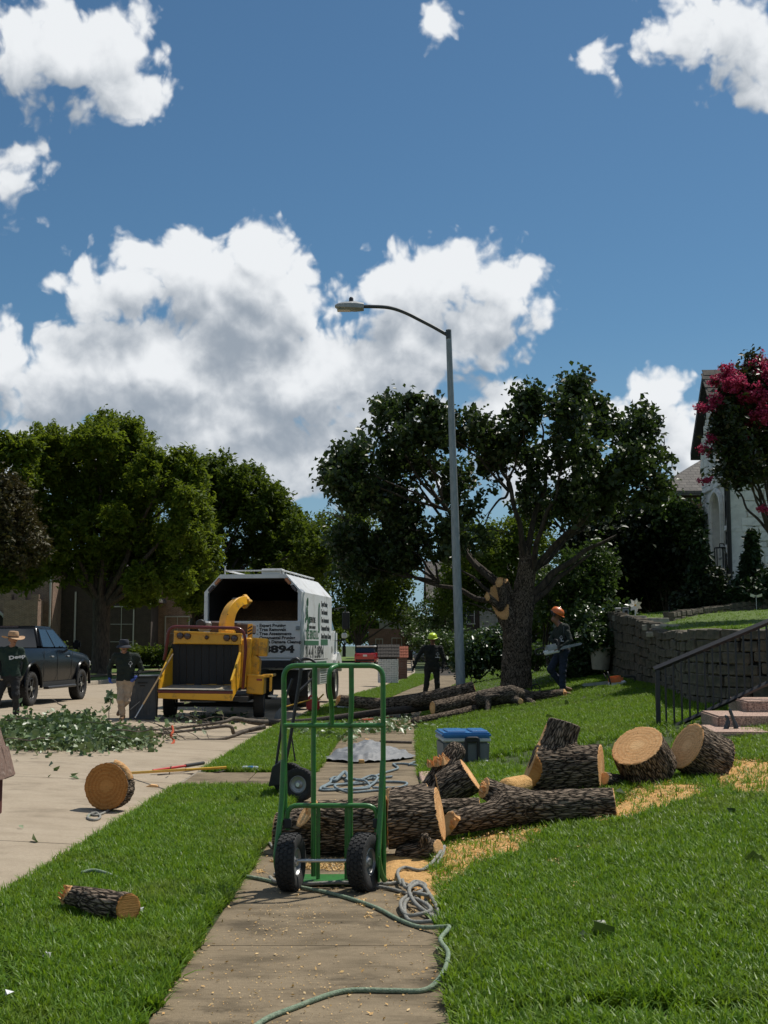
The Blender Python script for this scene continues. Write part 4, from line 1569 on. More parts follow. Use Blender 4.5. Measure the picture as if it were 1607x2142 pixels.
GRP = 'trees lining the far side of the street'
tree('elm_tree', 'largest yellow-green elm in full leaf above the brick houses', (-13.6, 60, .3),
     [(200, 935, 70, 50), (275, 930, 60, 45), (120, 955, 60, 50), (150, 1030, 75, 65), (265, 1020, 85, 70), (345, 1010, 60, 60), (400, 1080, 50, 65), (395, 1010, 45, 40), (130, 1120, 60, 65), (215, 1110, 75, 65), (300, 1120, 75, 65), (370, 1160, 60, 55), (425, 1150, 40, 55), (160, 1190, 60, 40), (250, 1190, 75, 40), (330, 1215, 60, 40), (400, 1225, 50, 35), (210, 893, 35, 24), (90, 1180, 40, 40), (280, 1245, 60, 20)],
     60, 2.4, 5600, 26, .09, .095, M_elm, M_barkt, .42, 3, GRP, shell=.7, aspect=2.4, sub=6, twig=.8, fork=.3)
tree('elm_tree', 'smaller dark green elm leaning behind the chip truck', (-10.3, 68, .25),
     [(480, 1000, 45, 40), (440, 985, 40, 35), (540, 1030, 55, 50), (590, 1075, 45, 50), (490, 1090, 65, 65), (590, 1140, 60, 55), (645, 1150, 40, 55), (420, 1120, 45, 60), (545, 1180, 75, 50), (420, 1040, 40, 55), (430, 1215, 60, 45), (500, 1235, 80, 35), (610, 1200, 60, 45), (400, 1260, 35, 30), (560, 1240, 60, 30), (660, 1215, 40, 45)],
     68, 2.2, 3800, 24, .1, .105, M_elmd, M_barkt, .3, 5, GRP, shell=.7, aspect=2.4, sub=6, twig=.8, fork=.25)
bt, lob = tree('elm_tree', 'half-browned elm with bare purple twigs at the edge of the street view', (-18.6, 57, .3),
               [(20, 990, 70, 55), (60, 1070, 50, 60), (-30, 950, 60, 50), (-30, 1100, 80, 80), (55, 1160, 50, 45), (0, 1190, 60, 40), (75, 990, 35, 40), (40, 945, 40, 25), (30, 1215, 60, 25)],
               57, 1.4, 1700, 24, .09, .115, M_elm, M_barkt, .32, 8, GRP, shell=.7, aspect=2.4, sub=5, twig=.7)
lb = px_lobes([(15, 1075, 55, 75), (40, 1140, 60, 55), (0, 1030, 45, 40)], 54.8, .5, 4)
L, P = crown_points(lb, 520, 18, .1, 9, .6, twig=.6)
crown(bt, L - np.array(bt.location), .1, M_brown, 9, name='browned_crown', aspect=2.0)
tree('street_tree', 'dark multi-stemmed tree standing over the red car', (-2.4, 113, 0),
     [(700, 1110, 50, 45), (760, 1120, 60, 65), (690, 1200, 60, 70), (760, 1220, 80, 70), (820, 1190, 45, 70), (810, 1260, 40, 50), (730, 1280, 60, 30), (660, 1180, 40, 60), (850, 1290, 25, 30)],
     113, 3, 1700, 22, .3, .17, M_elmd, M_barkt, .25, 11, GRP, fork=.12, shell=.5, sub=4, twig=.8)
tree('feathery_tree', 'small light feathery tree in the gap of sky behind the man in the lime helmet', (4.6, 92, .2),
     [(930, 1235, 40, 30, .5), (900, 1290, 50, 30), (930, 1310, 45, 40), (960, 1260, 40, 40, .7), (880, 1330, 40, 25)],
     92, 1.5, 500, 18, .22, .12, M_lime, M_barkt, .14, 12, GRP, gap=.42)
tree('street_tree', 'dark tree mass closing the street beyond the street lamp', (9.5, 88, .6),
     [(1000, 1150, 70, 60), (1060, 1190, 70, 60), (960, 1190, 45, 50), (1010, 1230, 80, 50), (1100, 1130, 60, 60), (940, 1250, 30, 40)],
     88, 3, 1100, 20, .3, .17, M_elmd, M_barkt, .25, 14, GRP)
for i, (px, py, rx, ry, Y) in enumerate(((875, 1330, 30, 40, 150), (800, 1290, 45, 45, 165), (560, 1290, 70, 50, 120), (650, 1290, 60, 60, 128), (450, 1310, 60, 40, 100), (905, 1345, 30, 22, 130), (720, 1310, 40, 30, 170), (960, 1320, 50, 50, 140), (1100, 1290, 60, 70, 120), (1180, 1270, 70, 70, 110))):
    c = at(px, py, Y)
    tree('distant_tree', ('distant tree filling the gap at the end of the street', 'distant tree behind the far house gable', 'distant tree behind the chip truck body', 'distant tree past the front of the chip truck', 'low tree behind the wood chipper', 'low tree under the feathery tree', 'low tree behind the red car', 'low tree behind the street lamp pole', 'tree behind the trunk of the cut pear', 'tree behind the twiggy shrub')[i], (c.x, Y, 0), [(px, py, rx, ry), (px - rx * .6, py + ry * .6, rx * .7, ry * .6), (px + rx * .6, py + ry * .6, rx * .7, ry * .6)], Y, 2, 300, 18, .35, .26, M_elmd, M_barkt, .25, 30 + i, 'distant trees')

# ------------------------------------------------------------------ the cut pear tree
TB = at(1078, 1450, 30.5)
TB.z = float(gz(TB.x, TB.y))
pt = thing('pear_tree', 'big half-felled pear tree with raw cut stubs on its forked trunk', 'tree', TB)
T = lambda px, py, dy=0.0: Vector(at(px, py, 30.5 + dy)) - TB


def bark_disp(V, Q, dirs, amp, freq, seed=0, stretch=5.0):
    """ridged furrows along the grain; returns displaced vertices and the 0..1 height"""
    N, _ = vnormals(V, Q)
    d = dirs / np.maximum(np.linalg.norm(dirs, axis=1), 1e-9)[:, None]
    along = (V * d).sum(1)
    Pp = V - d * along[:, None] * (1 - 1 / stretch)
    w_ = fbm(V * 3.0, 2, seed + 5) * .35
    a = pn(Pp * freq + w_[:, None], seed)
    b = pn(Pp * freq * 2.1 + 9.1, seed + 3)
    hgt = np.clip(np.abs(a) * 2.6, 0, 1) * .7 + np.clip(np.abs(b) * 2.4, 0, 1) * .3
    lowf = fbm(V * 2.4, 2, seed + 8)
    return V + N * (amp * (hgt - .6) + amp * 1.2 * lowf)[:, None], np.clip(hgt * 1.1 + .15 * lowf, 0, 1), Pp + seed * .37


def woody(name, parts, h, bmat, parent, amp=.012, freq=28, seed=0, wood=None, k=.05, cutname='cut_face', stretch=5.0, origin=None):
    """bark body plus one sawn face for every cut plane"""
    V, Q = sdf(parts, h, k)
    C = V[Q].mean(1)
    best = np.full(len(C), 9.)
    near = np.zeros(len(C), int)
    for i, a in enumerate(parts):
        d = np.abs((flatd if a.get('flat') else capd)(C, a['p'], a['q'], a['r0'], a['r1']))
        m = d < best
        best[m] = d[m]
        near[m] = i
    dirs = np.array([np.array(a['q'], float) - np.array(a['p'], float) for a in parts])
    bv = np.full(len(V), 9.)
    nv = np.zeros(len(V), int)
    for i, a in enumerate(parts):
        d = np.abs(capd(V, a['p'], a['q'], a['r0'], a['r1']))
        m = d < bv
        bv[m] = d[m]
        nv[m] = i
    lab = np.full(len(Q), -1)
    planes = []
    _, NF = vnormals(V, Q)
    for i, a in enumerate(parts):
        for (c, n) in a.get('cuts', ()):
            n = Vector(n).normalized()
            pd = (C - np.array(c)) @ np.array(n)
            al = NF @ np.array(n)
            inside = (flatd if a.get('flat') else capd)(C, a['p'], a['q'], a['r0'], a['r1']) < h * .8
            m = (np.abs(pd) < h * .9) & (al > .72) & inside
            lab[m] = len(planes)
            planes.append((Vector(c), n))
    Vd, hgt, grain = bark_disp(V, Q, dirs[nv], amp, freq, seed, stretch)
    isb = np.zeros(len(V), bool)
    isb[Q[lab < 0].ravel()] = True
    Vd = np.where(isb[:, None], Vd, V)

    def sub(mask, nm, mat, M=None):
        q = Q[mask]
        used, inv = np.unique(q.ravel(), return_inverse=True)
        vv = Vd[used]
        if M is not None:
            A = np.array(M.inverted())
            vv = vv @ A[:3, :3].T + A[:3, 3]
        me = npmesh(nm, vv, [inv.reshape(-1, 4)], True, [mat])
        if M is None:
            at_ = me.attributes.new('bark', 'FLOAT', 'POINT')
            if len(at_.data) == len(used):
                at_.data.foreach_set('value', hgt[used].astype(np.float32))
                me.attributes.new('grain', 'FLOAT_VECTOR', 'POINT').data.foreach_set('vector', grain[used].astype(np.float32).ravel())
        return mobj(nm, me, parent, M)

    sub(lab < 0, 'bark' if parent else name, bmat)
    for i, (c, n) in enumerate(planes):
        if (lab == i).sum() > 2:
            q = n.to_track_quat('Z', 'Y')
            cc = Vector(C[lab == i].mean(0))
            w_ = wood[i] if isinstance(wood, (list, tuple)) else (wood or M_wood)
            sub(lab == i, cutname, w_, Matrix.Translation(cc) @ q.to_matrix().to_4x4())


rpx = 30.5 / FPX
P_ = lambda p, q, r0, r1, cuts=(), **kw: dict(p=tuple(p), q=tuple(q), r0=r0, r1=r1, cuts=cuts, **kw)
trunk_parts = [
    P_((0, 0, -.25), T(1080, 1420), .46, .37), P_(T(1080, 1420), T(1082, 1330), .37, .345), P_(T(1082, 1330), T(1092, 1260), .345, .31),
    P_(T(1092, 1265), T(1103, 1185), .27, .23), P_(T(1103, 1185), T(1095, 1140), .2, .12),
    P_(T(1080, 1325), T(1030, 1230, -.25), .27, .2, [(T(1044, 1282, -.24), (-.45, -.88, .12)), (T(1037, 1234, -.3), (-.4, -.5, .75))]),
    P_(T(1058, 1265, -.2), T(1042, 1205, -.35), .13, .11, [(T(1046, 1224, -.4), (-.45, -.7, .5))]),
    P_(T(1075, 1262, .0), T(1052, 1205, -.2), .1, .09, [(T(1058, 1216, -.2), (-.35, -.6, .7))]),
    P_(T(1046, 1270, -.3), T(1010, 1240, -.45), .1, .09, [(T(1018, 1248, -.4), (-.75, -.6, .1))]),
    P_(T(1090, 1285), T(1116, 1235), .16, .1, [(T(1110, 1250), (.9, .1, .4))]),
]
woody('trunk', trunk_parts, .026, M_bark, pt, .03, 17, 2, k=.06)
# leaders and limbs
mb = MB()
rows = [(745, 985, 65, 75), (720, 1085, 60, 90), (800, 1080, 90, 110), (815, 905, 60, 70), (885, 900, 55, 60), (865, 1000, 95, 90), (790, 1180, 90, 60), (715, 1170, 50, 60),
        (955, 905, 60, 55, .8), (1035, 900, 65, 60), (1100, 875, 45, 60), (1060, 980, 90, 70, .6), (1190, 845, 50, 75), (1185, 960, 80, 110), (1240, 890, 45, 70), (1330, 920, 65, 65),
        (1390, 940, 32, 60), (1330, 1015, 80, 80), (1250, 1060, 90, 80), (1150, 1070, 90, 60, .6), (950, 1010, 60, 60, .5), (890, 1120, 80, 60, .8), (1000, 1110, 80, 50, .55), (690, 1000, 22, 40), (1120, 830, 20, 35), (1210, 820, 25, 35), (1280, 880, 25, 40), (860, 860, 25, 30), (910, 865, 25, 30), (800, 860, 22, 30)]
lob = px_lobes(rows, 30.5, 1.7, 21)
lob = [(tuple(np.array(c) - np.array(TB)), r_, w_) for c, r_, w_ in lob]
lead = {3: 0, 5: 0, 9: 1, 12: 1, 13: 2, 15: 2, 18: 2, 6: 0}
forks = [T(1082, 1268, .1), T(1098, 1180), T(1103, 1205)]
LC = {}
for i, kf in lead.items():
    c = Vector(lob[i][0])
    limb(mb, forks[kf], c, .085, .02, .02 if kf == 1 else -.03, 7, .14, seed=i)
    LC[i] = (forks[kf], c)
for i, (c, r_, w_) in enumerate(lob):
    c = Vector(c)
    if i not in lead:
        k_ = min(LC, key=lambda q: (LC[q][1] - c).length)
        limb(mb, LC[k_][0].lerp(LC[k_][1], .55), c, .035, .012, .03, 6, .2, seed=i)
    rr = random.Random(i)
    for j in range(4):
        q = c + Vector((rr.uniform(-1, 1) * r_[0], rr.uniform(-1, 1) * r_[1], rr.uniform(-.3, 1) * r_[2])) * .85
        limb(mb, c + (q - c) * -.15, q, .018, .005, .02, 4, .2, seed=i * 9 + j, sides=5)
limb(mb, T(1100, 1270), T(1235, 1160), .1, .03, .02, seed=77)
limb(mb, T(1100, 1255), T(1290, 1120), .11, .03, .05, seed=78)
limb(mb, T(1060, 1275), T(960, 1190), .07, .02, .04, seed=79)
mb.build('limbs', M_barkt, pt, smooth=60)
lob = [(c, tuple(np.array(r_) * .86), w_) for c, r_, w_ in lob]
L, P = crown_points(lob, 4700, 14, .1, 22, .3, gap=.45, sub=6, twig=.45)
crown(pt, L, .1, M_pear, 22, up=.1, aspect=1.35, fold=.3)


# ------------------------------------------------------------------ shrubs and small trees
def shrub(name, label, rows, Y, dY, n_cl, per, spread, size, mat, seed, cat='shrub', group=None, base=None, stems=5, z0=None, shell=.5, **kw):
    lob = px_lobes(rows, Y, dY, seed)
    b = Vector(base) if base else Vector((lob[0][0][0], Y, z0 if z0 is not None else min(c[2] - r_[2] for c, r_, _ in lob)))
    t = thing(name, label, cat, b, 0, group)
    lob = [(tuple(np.array(c) - np.array(b)), r_, w_) for c, r_, w_ in lob]
    L, P = crown_points(lob, n_cl, per, spread, seed, shell, gap=kw.pop('gap', 0))
    mb = MB()
    for i, (c, r_, w_) in enumerate(lob):
        for j in range(2):
            rr = random.Random(seed + i * 3 + j)
            limb(mb, (rr.uniform(-.08, .08), rr.uniform(-.08, .08), 0), Vector(c) + Vector((rr.uniform(-.5, .5) * r_[0], 0, rr.uniform(0, .8) * r_[2])), .035, .008, .03, 4, .2, seed=i, sides=5)
    mb.build('stems', M_barkt, t, smooth=60)
    crown(t, L, size, mat, seed, name='foliage', **kw)
    return t


shrub('evergreen_shrub', 'tall dark evergreen thicket between the pear tree and the white house', [(1380, 1120, 80, 60), (1300, 1130, 80, 80), (1420, 1160, 60, 80), (1340, 1210, 90, 60), (1270, 1200, 60, 70), (1400, 1240, 70, 50), (1230, 1140, 50, 60), (1440, 1110, 35, 40)], 37, 1.2, 1900, 18, .2, .1, M_dkl, 41, cat='shrub', z0=1.0)
shrub('olive_shrub', 'olive-topped dark shrub beside the white house wall', [(1400, 1085, 55, 35), (1440, 1110, 30, 45), (1370, 1080, 40, 35), (1425, 1075, 35, 25)], 36, .6, 420, 16, .18, .09, M_lime, 42, z0=2.0, gap=.45)
shrub('twiggy_shrub', 'loose pale-twigged shrub behind the man with the chainsaw', [(1160, 1190, 60, 50, .6), (1220, 1220, 60, 60), (1180, 1250, 70, 50, .7), (1250, 1180, 40, 50, .8), (1130, 1260, 40, 40, .5)], 33.5, .8, 620, 14, .16, .085, M_lime, 43, z0=.9, gap=.42)
shrub('glossy_shrub', 'glossy broad-leaved shrub spilling beside the sand planter', [(1215, 1330, 45, 45), (1250, 1310, 55, 35), (1195, 1380, 35, 40), (1290, 1310, 30, 40), (1235, 1375, 40, 35), (1310, 1295, 25, 20)], 31.5, .6, 640, 14, .12, .085, M_gloss, 44, z0=.85)
shrub('glossy_shrub', 'rounded glossy hedge bush behind the street lamp base', [(1000, 1365, 45, 35), (1040, 1350, 45, 40), (980, 1385, 30, 25), (1070, 1370, 40, 35)], 45, .8, 560, 14, .16, .1, M_gloss, 45, z0=.3)
shrub('light_shrub', 'small light green shrub at the foot of the pear trunk', [(1120, 1372, 25, 18), (1140, 1368, 22, 14)], 44, .4, 160, 12, .12, .09, M_lime, 46, z0=.6)
shrub('light_shrub', 'sunlit yellow-green shrub under the feathery tree', [(920, 1345, 50, 22), (960, 1380, 40, 22), (890, 1350, 30, 18), (985, 1345, 35, 25)], 78, 1, 380, 14, .2, .12, M_lime, 47, z0=.2)
for i, (px, lab) in enumerate(((130, 'low clipped hedge in front of the gable-winged brick house'), (295, 'rounded clipped hedge beside the brick pillar'), (345, 'rounded clipped hedge under the white-framed window'), (60, 'low clipped hedge behind the black pickup roof'))):
    shrub('hedge', lab, [(px - 15, 1372, 22, 20), (px + 12, 1374, 22, 18)], 70, .5, 220, 12, .14, .09, M_elmd, 50 + i, group='hedges before the brick houses', z0=.3)
for i, (px, py, h_, w_, Y, lab) in enumerate(((1465, 1235, 130, 24, 31.6, 'narrow dark arborvitae left of the drainpipe'), (1572, 1225, 115, 20, 31.4, 'pointed young arborvitae against the white stone wall'))):
    rows = [(px, py - h_ * f, w_ * (1.15 - f), h_ * .2) for f in (0, .2, .4, .6, .8)]
    shrub('arborvitae', lab, rows, Y, .05, 420, 14, .06, .07, M_conif, 60 + i, cat='conifer', group='young conifers by the white house', z0=2.2, aspect=2.4)
shrub('low_conifer', 'low spreading conifer under the pointed arborvitae', [(1570, 1240, 40, 25), (1600, 1225, 30, 30), (1545, 1250, 25, 15)], 31.0, .3, 460, 12, .1, .07, M_conif, 64, z0=2.2, aspect=2.2)
shrub('low_conifer', 'low dark bush between the edging and the drainpipe', [(1490, 1250, 30, 25), (1500, 1215, 14, 25), (1440, 1262, 35, 18)], 31.2, .3, 360, 12, .1, .07, M_dkl, 65, z0=2.1)
cm, lob = tree('crape_myrtle', 'pink-flowering crape myrtle overhanging the white house corner', at(1640, 1290, 26.5),
               [(1570, 880, 70, 50), (1590, 940, 70, 45), (1540, 930, 40, 30), (1600, 990, 60, 40, .8), (1640, 900, 80, 80), (1505, 1000, 35, 12, .4), (1560, 820, 40, 45), (1610, 810, 50, 60), (1530, 870, 35, 35), (1555, 985, 45, 30), (1520, 905, 30, 25), (1590, 850, 60, 40)],
               26.5, .9, 1700, 15, .11, .065, M_myrt, M_barkt, .1, 71, fork=.3, aspect=1.8, sub=4, shell=.4, gap=.4, twig=.25)
fl = px_lobes([(1582, 765, 26, 28), (1555, 800, 38, 28), (1600, 790, 36, 40), (1522, 778, 20, 20), (1538, 802, 28, 20), (1495, 800, 16, 10), (1500, 842, 22, 16), (1525, 850, 38, 20), (1475, 855, 22, 10), (1565, 850, 40, 20), (1490, 920, 16, 9), (1482, 945, 20, 8), (1508, 935, 18, 11), (1475, 1005, 16, 5), (1595, 1065, 12, 6), (1530, 820, 36, 16), (1580, 830, 40, 22), (1470, 935, 12, 5), (1548, 915, 20, 12), (1600, 870, 30, 18), (1560, 885, 30, 10)], 25.9, .5, 6)
L, P = crown_points(fl, 1500, 15, .035, 73, .1)
crown(cm, L - np.array(cm.location), .042, M_flow, 74, name='blossom', aspect=1.1)

# planter with a leafy plant, on the lawn by the wall
pp = at(1256, 1402, 30.3)
pl = thing('planter_pot', 'tapered sand-coloured planter pot leaning beside the retaining wall', 'planter', pp, 0)
pl.rotation_euler = (0, R(3), 0)
MB().lathe([(.17, 0), (.2, .02), (.27, .52), (.29, .525), (.29, .57), (.26, .57), (.24, .5), (.0, .48)], 24, cap=False).build('pot', M_clay, pl, smooth=35)
shrub('planter_shrub', 'leafy glossy plant growing out of the sand planter', [(1255, 1345, 30, 18), (1285, 1350, 22, 16), (1240, 1330, 25, 18)], 30.3, .15, 260, 12, .08, .075, M_gloss, 81, cat='potted plant', base=pp + Vector((0, 0, .5)))


# ------------------------------------------------------------------ cut wood
def splinters(parent, c, n, r, k, mat, seed=0, ln=.055):
    """ragged torn fibres on a broken end"""
    rr = random.Random(seed)
    n = Vector(n).normalized()
    u = n.orthogonal().normalized()
    v = n.cross(u)
    mb = MB()
    for i in range(k):
        a, q = rr.uniform(0, 6.28), r * math.sqrt(rr.uniform(0, 1))
        b = Vector(c) + u * math.cos(a) * q + v * math.sin(a) * q - n * .03
        L_ = ln * rr.uniform(.4, 1.3)
        w_ = rr.uniform(.008, .022)
        d = (n + u * rr.uniform(-.25, .25) + v * rr.uniform(-.25, .25)).normalized()
        t1 = (u * math.cos(a) + v * math.sin(a)).normalized()
        t2 = n.cross(t1)
        mb.add([b - t1 * w_ - t2 * w_ * 1.5, b + t1 * w_ - t2 * w_, b + t1 * w_ * .6 + t2 * w_ * 1.4, b + d * L_, b + d * L_ * .9 + t2 * w_ * .5], [(0, 1, 3), (1, 2, 4, 3), (2, 0, 3, 4)])
    o = mb.build('torn_fibres', mat, parent)
    o['kind'] = 'stuff'
    return o


def logthing(name, label, base, parts, h, bmat=None, cat='log', group='cut tree logs', amp=.013, freq=33, seed=0, wood=None, k=.04, stretch=5.0, tear=()):
    base = Vector(base)
    t = thing(name, label, cat, base, 0, group)
    for a in parts:
        a['p'] = tuple(Vector(a['p']) - base)
        a['q'] = tuple(Vector(a['q']) - base)
        a['cuts'] = [(tuple(Vector(c) - base), n) for c, n in a.get('cuts', ())]
    woody(name, parts, h, bmat or M_bark, t, amp, freq, seed, wood, k, stretch=stretch)
    for i, (c, n, r, kk, m) in enumerate(tear):
        splinters(t, Vector(c) - base, n, r, kk, m, seed + i)
    return t


def disc(name, label, c, n, r0, r1, th, h=.011, seed=0, wood=None, **kw):
    c, n = Vector(c), Vector(n).normalized()
    return logthing(name, label, c - n * th / 2 - Vector((0, 0, r0 * .8)), [dict(p=c + n * .06, q=c - n * (th + .06), r0=r0, r1=r1, flat=True, cuts=[(c, n), (c - n * th, -n)])], h, seed=seed, wood=wood, k=.0, **kw)


A0, A1 = at(566, 1746, 9.35), at(812, 1722, 9.05)
logthing('log', 'thick forked log lying across the sidewalk behind the green hand truck', at(690, 1785, 9.15), [
    dict(p=A0, q=A1, r0=.15, r1=.205, cuts=[(at(806, 1722, 9.05), (.99, -.13, 0)), (at(575, 1745, 9.3), (-1, .1, 0))]),
    dict(p=at(735, 1712, 9.12), q=at(628, 1702, 8.98), r0=.13, r1=.1, cuts=[(at(646, 1694, 9.0), (-.75, -.35, .6))])],
    .0105, seed=3, tear=[(at(655, 1688, 9.0), (-.2, -.2, .9), .07, 26, M_wood)])
logthing('log', 'short thick log with a leaf-shaped orange cut face, right of the green hand truck', at(865, 1770, 9.1), [
    dict(p=at(800, 1716, 9.05), q=at(940, 1700, 9.2), r0=.205, r1=.195, cuts=[(at(813, 1714, 9.05), (-.99, .05, 0)), (at(919, 1702, 9.1), (.975, -.14, .17))])],
    .0105, seed=7)
logthing('log', 'short log resting on top behind the leaf-shaped cut face', at(850, 1690, 9.75), [
    dict(p=at(800, 1678, 9.6), q=at(905, 1662, 9.9), r0=.1, r1=.1, cuts=[(at(814, 1676, 9.6), (-.9, -.4, .1)), (at(892, 1664, 9.9), (.95, .1, 0))])],
    .0105, seed=9)
logthing('log', 'long forked log lying along the lawn edge with sawdust on its back', at(1130, 1720, 9.9), [
    dict(p=at(1060, 1690, 9.8), q=at(1310, 1680, 10.0), r0=.118, r1=.13, cuts=[(at(1287, 1684, 10.0), (.97, -.12, .1))]),
    dict(p=at(1080, 1692, 9.8), q=at(920, 1728, 9.55), r0=.11, r1=.09, cuts=[(at(942, 1722, 9.55), (-.75, -.5, .3))]),
    dict(p=at(1090, 1682, 9.85), q=at(995, 1640, 9.9), r0=.1, r1=.085, cuts=[(at(1010, 1648, 9.9), (-.85, -.25, .35))])],
    .0105, seed=11, k=.07, tear=[(at(1010, 1648, 9.88), (-.7, -.3, .5), .06, 22, M_wood), (at(944, 1716, 9.53), (-.6, -.3, .5), .06, 14, M_wood)])
logthing('log', 'slim log lying between the leaf-shaped cut face and the forked log', at(960, 1700, 10.2), [
    dict(p=at(915, 1692, 10.15), q=at(1010, 1688, 10.3), r0=.075, r1=.075, cuts=[(at(1003, 1688, 10.3), (1, 0, 0))])], .0105, seed=12)
logthing('log', 'small stubby log with a pale orange end beneath the thick log', at(880, 1788, 8.9), [
    dict(p=at(845, 1785, 8.95), q=at(930, 1770, 8.85), r0=.062, r1=.055, cuts=[(at(917, 1772, 8.86), (.75, -.6, .15))]),
    dict(p=at(893, 1776, 8.9), q=at(888, 1752, 8.85), r0=.05, r1=.035)], .009, seed=13, amp=.006)
logthing('log', 'broken upright chunk with torn orange heartwood in front of the cooler', at(905, 1660, 11.3), [
    dict(p=at(900, 1665, 11.3), q=at(952, 1575, 11.45), r0=.13, r1=.1, cuts=[(at(905, 1590, 11.3), (-.6, -.3, .72)), (at(887, 1625, 11.2), (-.85, -.5, 0))])],
    .0105, seed=15, wood=[M_wood, M_woodd], tear=[(at(915, 1590, 11.3), (-.3, -.2, 1), .1, 60, M_wood)])
logthing('log', 'dark slanted log chunk leaning in front of the broken upright chunk', at(960, 1670, 11.0), [
    dict(p=at(915, 1660, 11.0), q=at(1000, 1612, 11.05), r0=.155, r1=.165, cuts=[(at(985, 1620, 11.05), (.8, -.1, .55)), (at(918, 1658, 11), (-.9, 0, -.2))])], .0105, seed=17)
E_rip = (at(1122, 1580, 11.5), (-.93, .02, .37))
logthing('log', 'biggest forked trunk chunk with a ripped pale face on its side', at(1185, 1650, 11.6), [
    dict(p=at(1090, 1618, 11.65), q=at(1285, 1602, 11.55), r0=.23, r1=.205, cuts=[(at(1258, 1604, 11.55), (.95, -.3, .02)), E_rip, (at(1124, 1606, 11.44), (-.72, -.66, .18))]),
    dict(p=at(1150, 1600, 11.65), q=at(1190, 1488, 11.75), r0=.18, r1=.145, cuts=[E_rip, (at(1183, 1512, 11.75), (.3, .12, .94))])],
    .0115, seed=19, k=.06, wood=[M_wood, M_wood, M_woodd, M_wood, M_barkg], amp=.014)
disc('log', 'fat tilted log with a broad round sawn face turned to the sky', at(1332, 1559, 11.6), (-.45, -.5, .74), .245, .27, .33, seed=21, amp=.014)
disc('log', 'fat steeply tilted log with a narrow oval sawn face, by the railing foot', at(1436, 1560, 11.7), (-.82, -.3, .47), .23, .27, .36, seed=23, amp=.014)
logthing('log', 'reddish wedge of split log at the sawdust beside the steps', at(1625, 1625, 12.0), [
    dict(p=at(1590, 1622, 12.2), q=at(1720, 1612, 12.1), r0=.1, r1=.26, cuts=[(at(1620, 1610, 12.0), (-.2, -.93, .3))])], .012, seed=25, wood=M_woodd)
logthing('log', 'small grey log end tucked beneath the broad round sawn face', at(1270, 1640, 11.5), [
    dict(p=at(1262, 1628, 11.5), q=at(1320, 1640, 11.9), r0=.062, r1=.07, cuts=[(at(1266, 1629, 11.5), (-.7, -.6, .3))])], .01, M_barkg, seed=26, amp=.005)
logthing('log', 'short sawdust-covered log stub beside the ripped pale face', at(1075, 1660, 10.7), [
    dict(p=at(1062, 1648, 10.6), q=at(1095, 1640, 10.9), r0=.085, r1=.08)], .01, M_saw, seed=27, amp=.006)
logthing('log', 'lone short log with jagged end lying on the grass verge', at(210, 1915, 6.95), [
    dict(p=at(128, 1868, 7.15), q=at(300, 1905, 6.7), r0=.052, r1=.079, cuts=[(at(271, 1898, 6.78), (.66, -.74, .05)), (at(138, 1870, 7.1), (-.8, -.1, .5))]),
    dict(p=at(195, 1890, 6.95), q=at(230, 1902, 6.88), r0=.062, r1=.07)], .0065, seed=29, amp=.007, freq=42, wood=[M_woodd, M_wood], tear=[(at(138, 1867, 7.1), (-.6, -.1, .5), .045, 26, M_wood)])
td = disc('log_slice', 'round orange log slice standing on edge in the street gutter', at(222, 1645, 12.5), (-.2, -.97, .08), .235, .225, .2, seed=31, wood=[M_woodd, M_wood], group=None, cat='log slice')
c = at(222, 1645, 12.5) - td.location
mb = MB()
n = Vector((-.2, -.97, .08)).normalized()
u, v = Vector((.98, -.2, 0)).normalized(), Vector((0, .08, 1)).normalized()
mb.tube([c - n * .06 + (u * math.cos(a) + v * math.sin(a)) * .222 for a in [R(x) for x in range(18, 80, 6)]], .03, 8, flat=1.6)
mb.build('peeled_rim', M_wood, td, smooth=50)

# felled limbs lying across the sidewalk and lawn
G2 = 'felled limbs behind the cooler'
logthing('felled_limb', 'long smooth felled limb with its thick end raised towards the street lamp', at(860, 1478, 26.5), [
    dict(p=at(690, 1463, 26.8), q=at(800, 1474, 26.5), r0=.115, r1=.135, cuts=[(at(705, 1464, 26.8), (-.9, -.3, .3))]),
    dict(p=at(800, 1474, 26.5), q=at(890, 1462, 26.2), r0=.135, r1=.15), dict(p=at(890, 1462, 26.2), q=at(1000, 1440, 26), r0=.15, r1=.165, cuts=[(at(992, 1441, 26), (.9, .1, .2))])],
    .02, seed=41, amp=.008, freq=20, group=G2, cat='felled limb', tear=[(at(706, 1463, 26.7), (-.9, 0, .2), .08, 14, M_wood)])
logthing('felled_limb', 'dark stub-ended limb lying under the long raised limb', at(950, 1488, 25.3), [
    dict(p=at(905, 1481, 25.2), q=at(1050, 1452, 25.8), r0=.135, r1=.17, cuts=[(at(904, 1482, 25.2), (-.9, -.4, 0))])], .02, seed=43, group=G2, cat='felled limb')
logthing('felled_limb', 'thin dark limb with a rounded end nearest the sidewalk edge', at(900, 1508, 24.3), [
    dict(p=at(868, 1510, 24.2), q=at(955, 1492, 24.8), r0=.085, r1=.075), dict(p=at(955, 1492, 24.8), q=at(1010, 1478, 25.4), r0=.075, r1=.08)], .017, seed=44, amp=.006, group=G2, cat='felled limb')
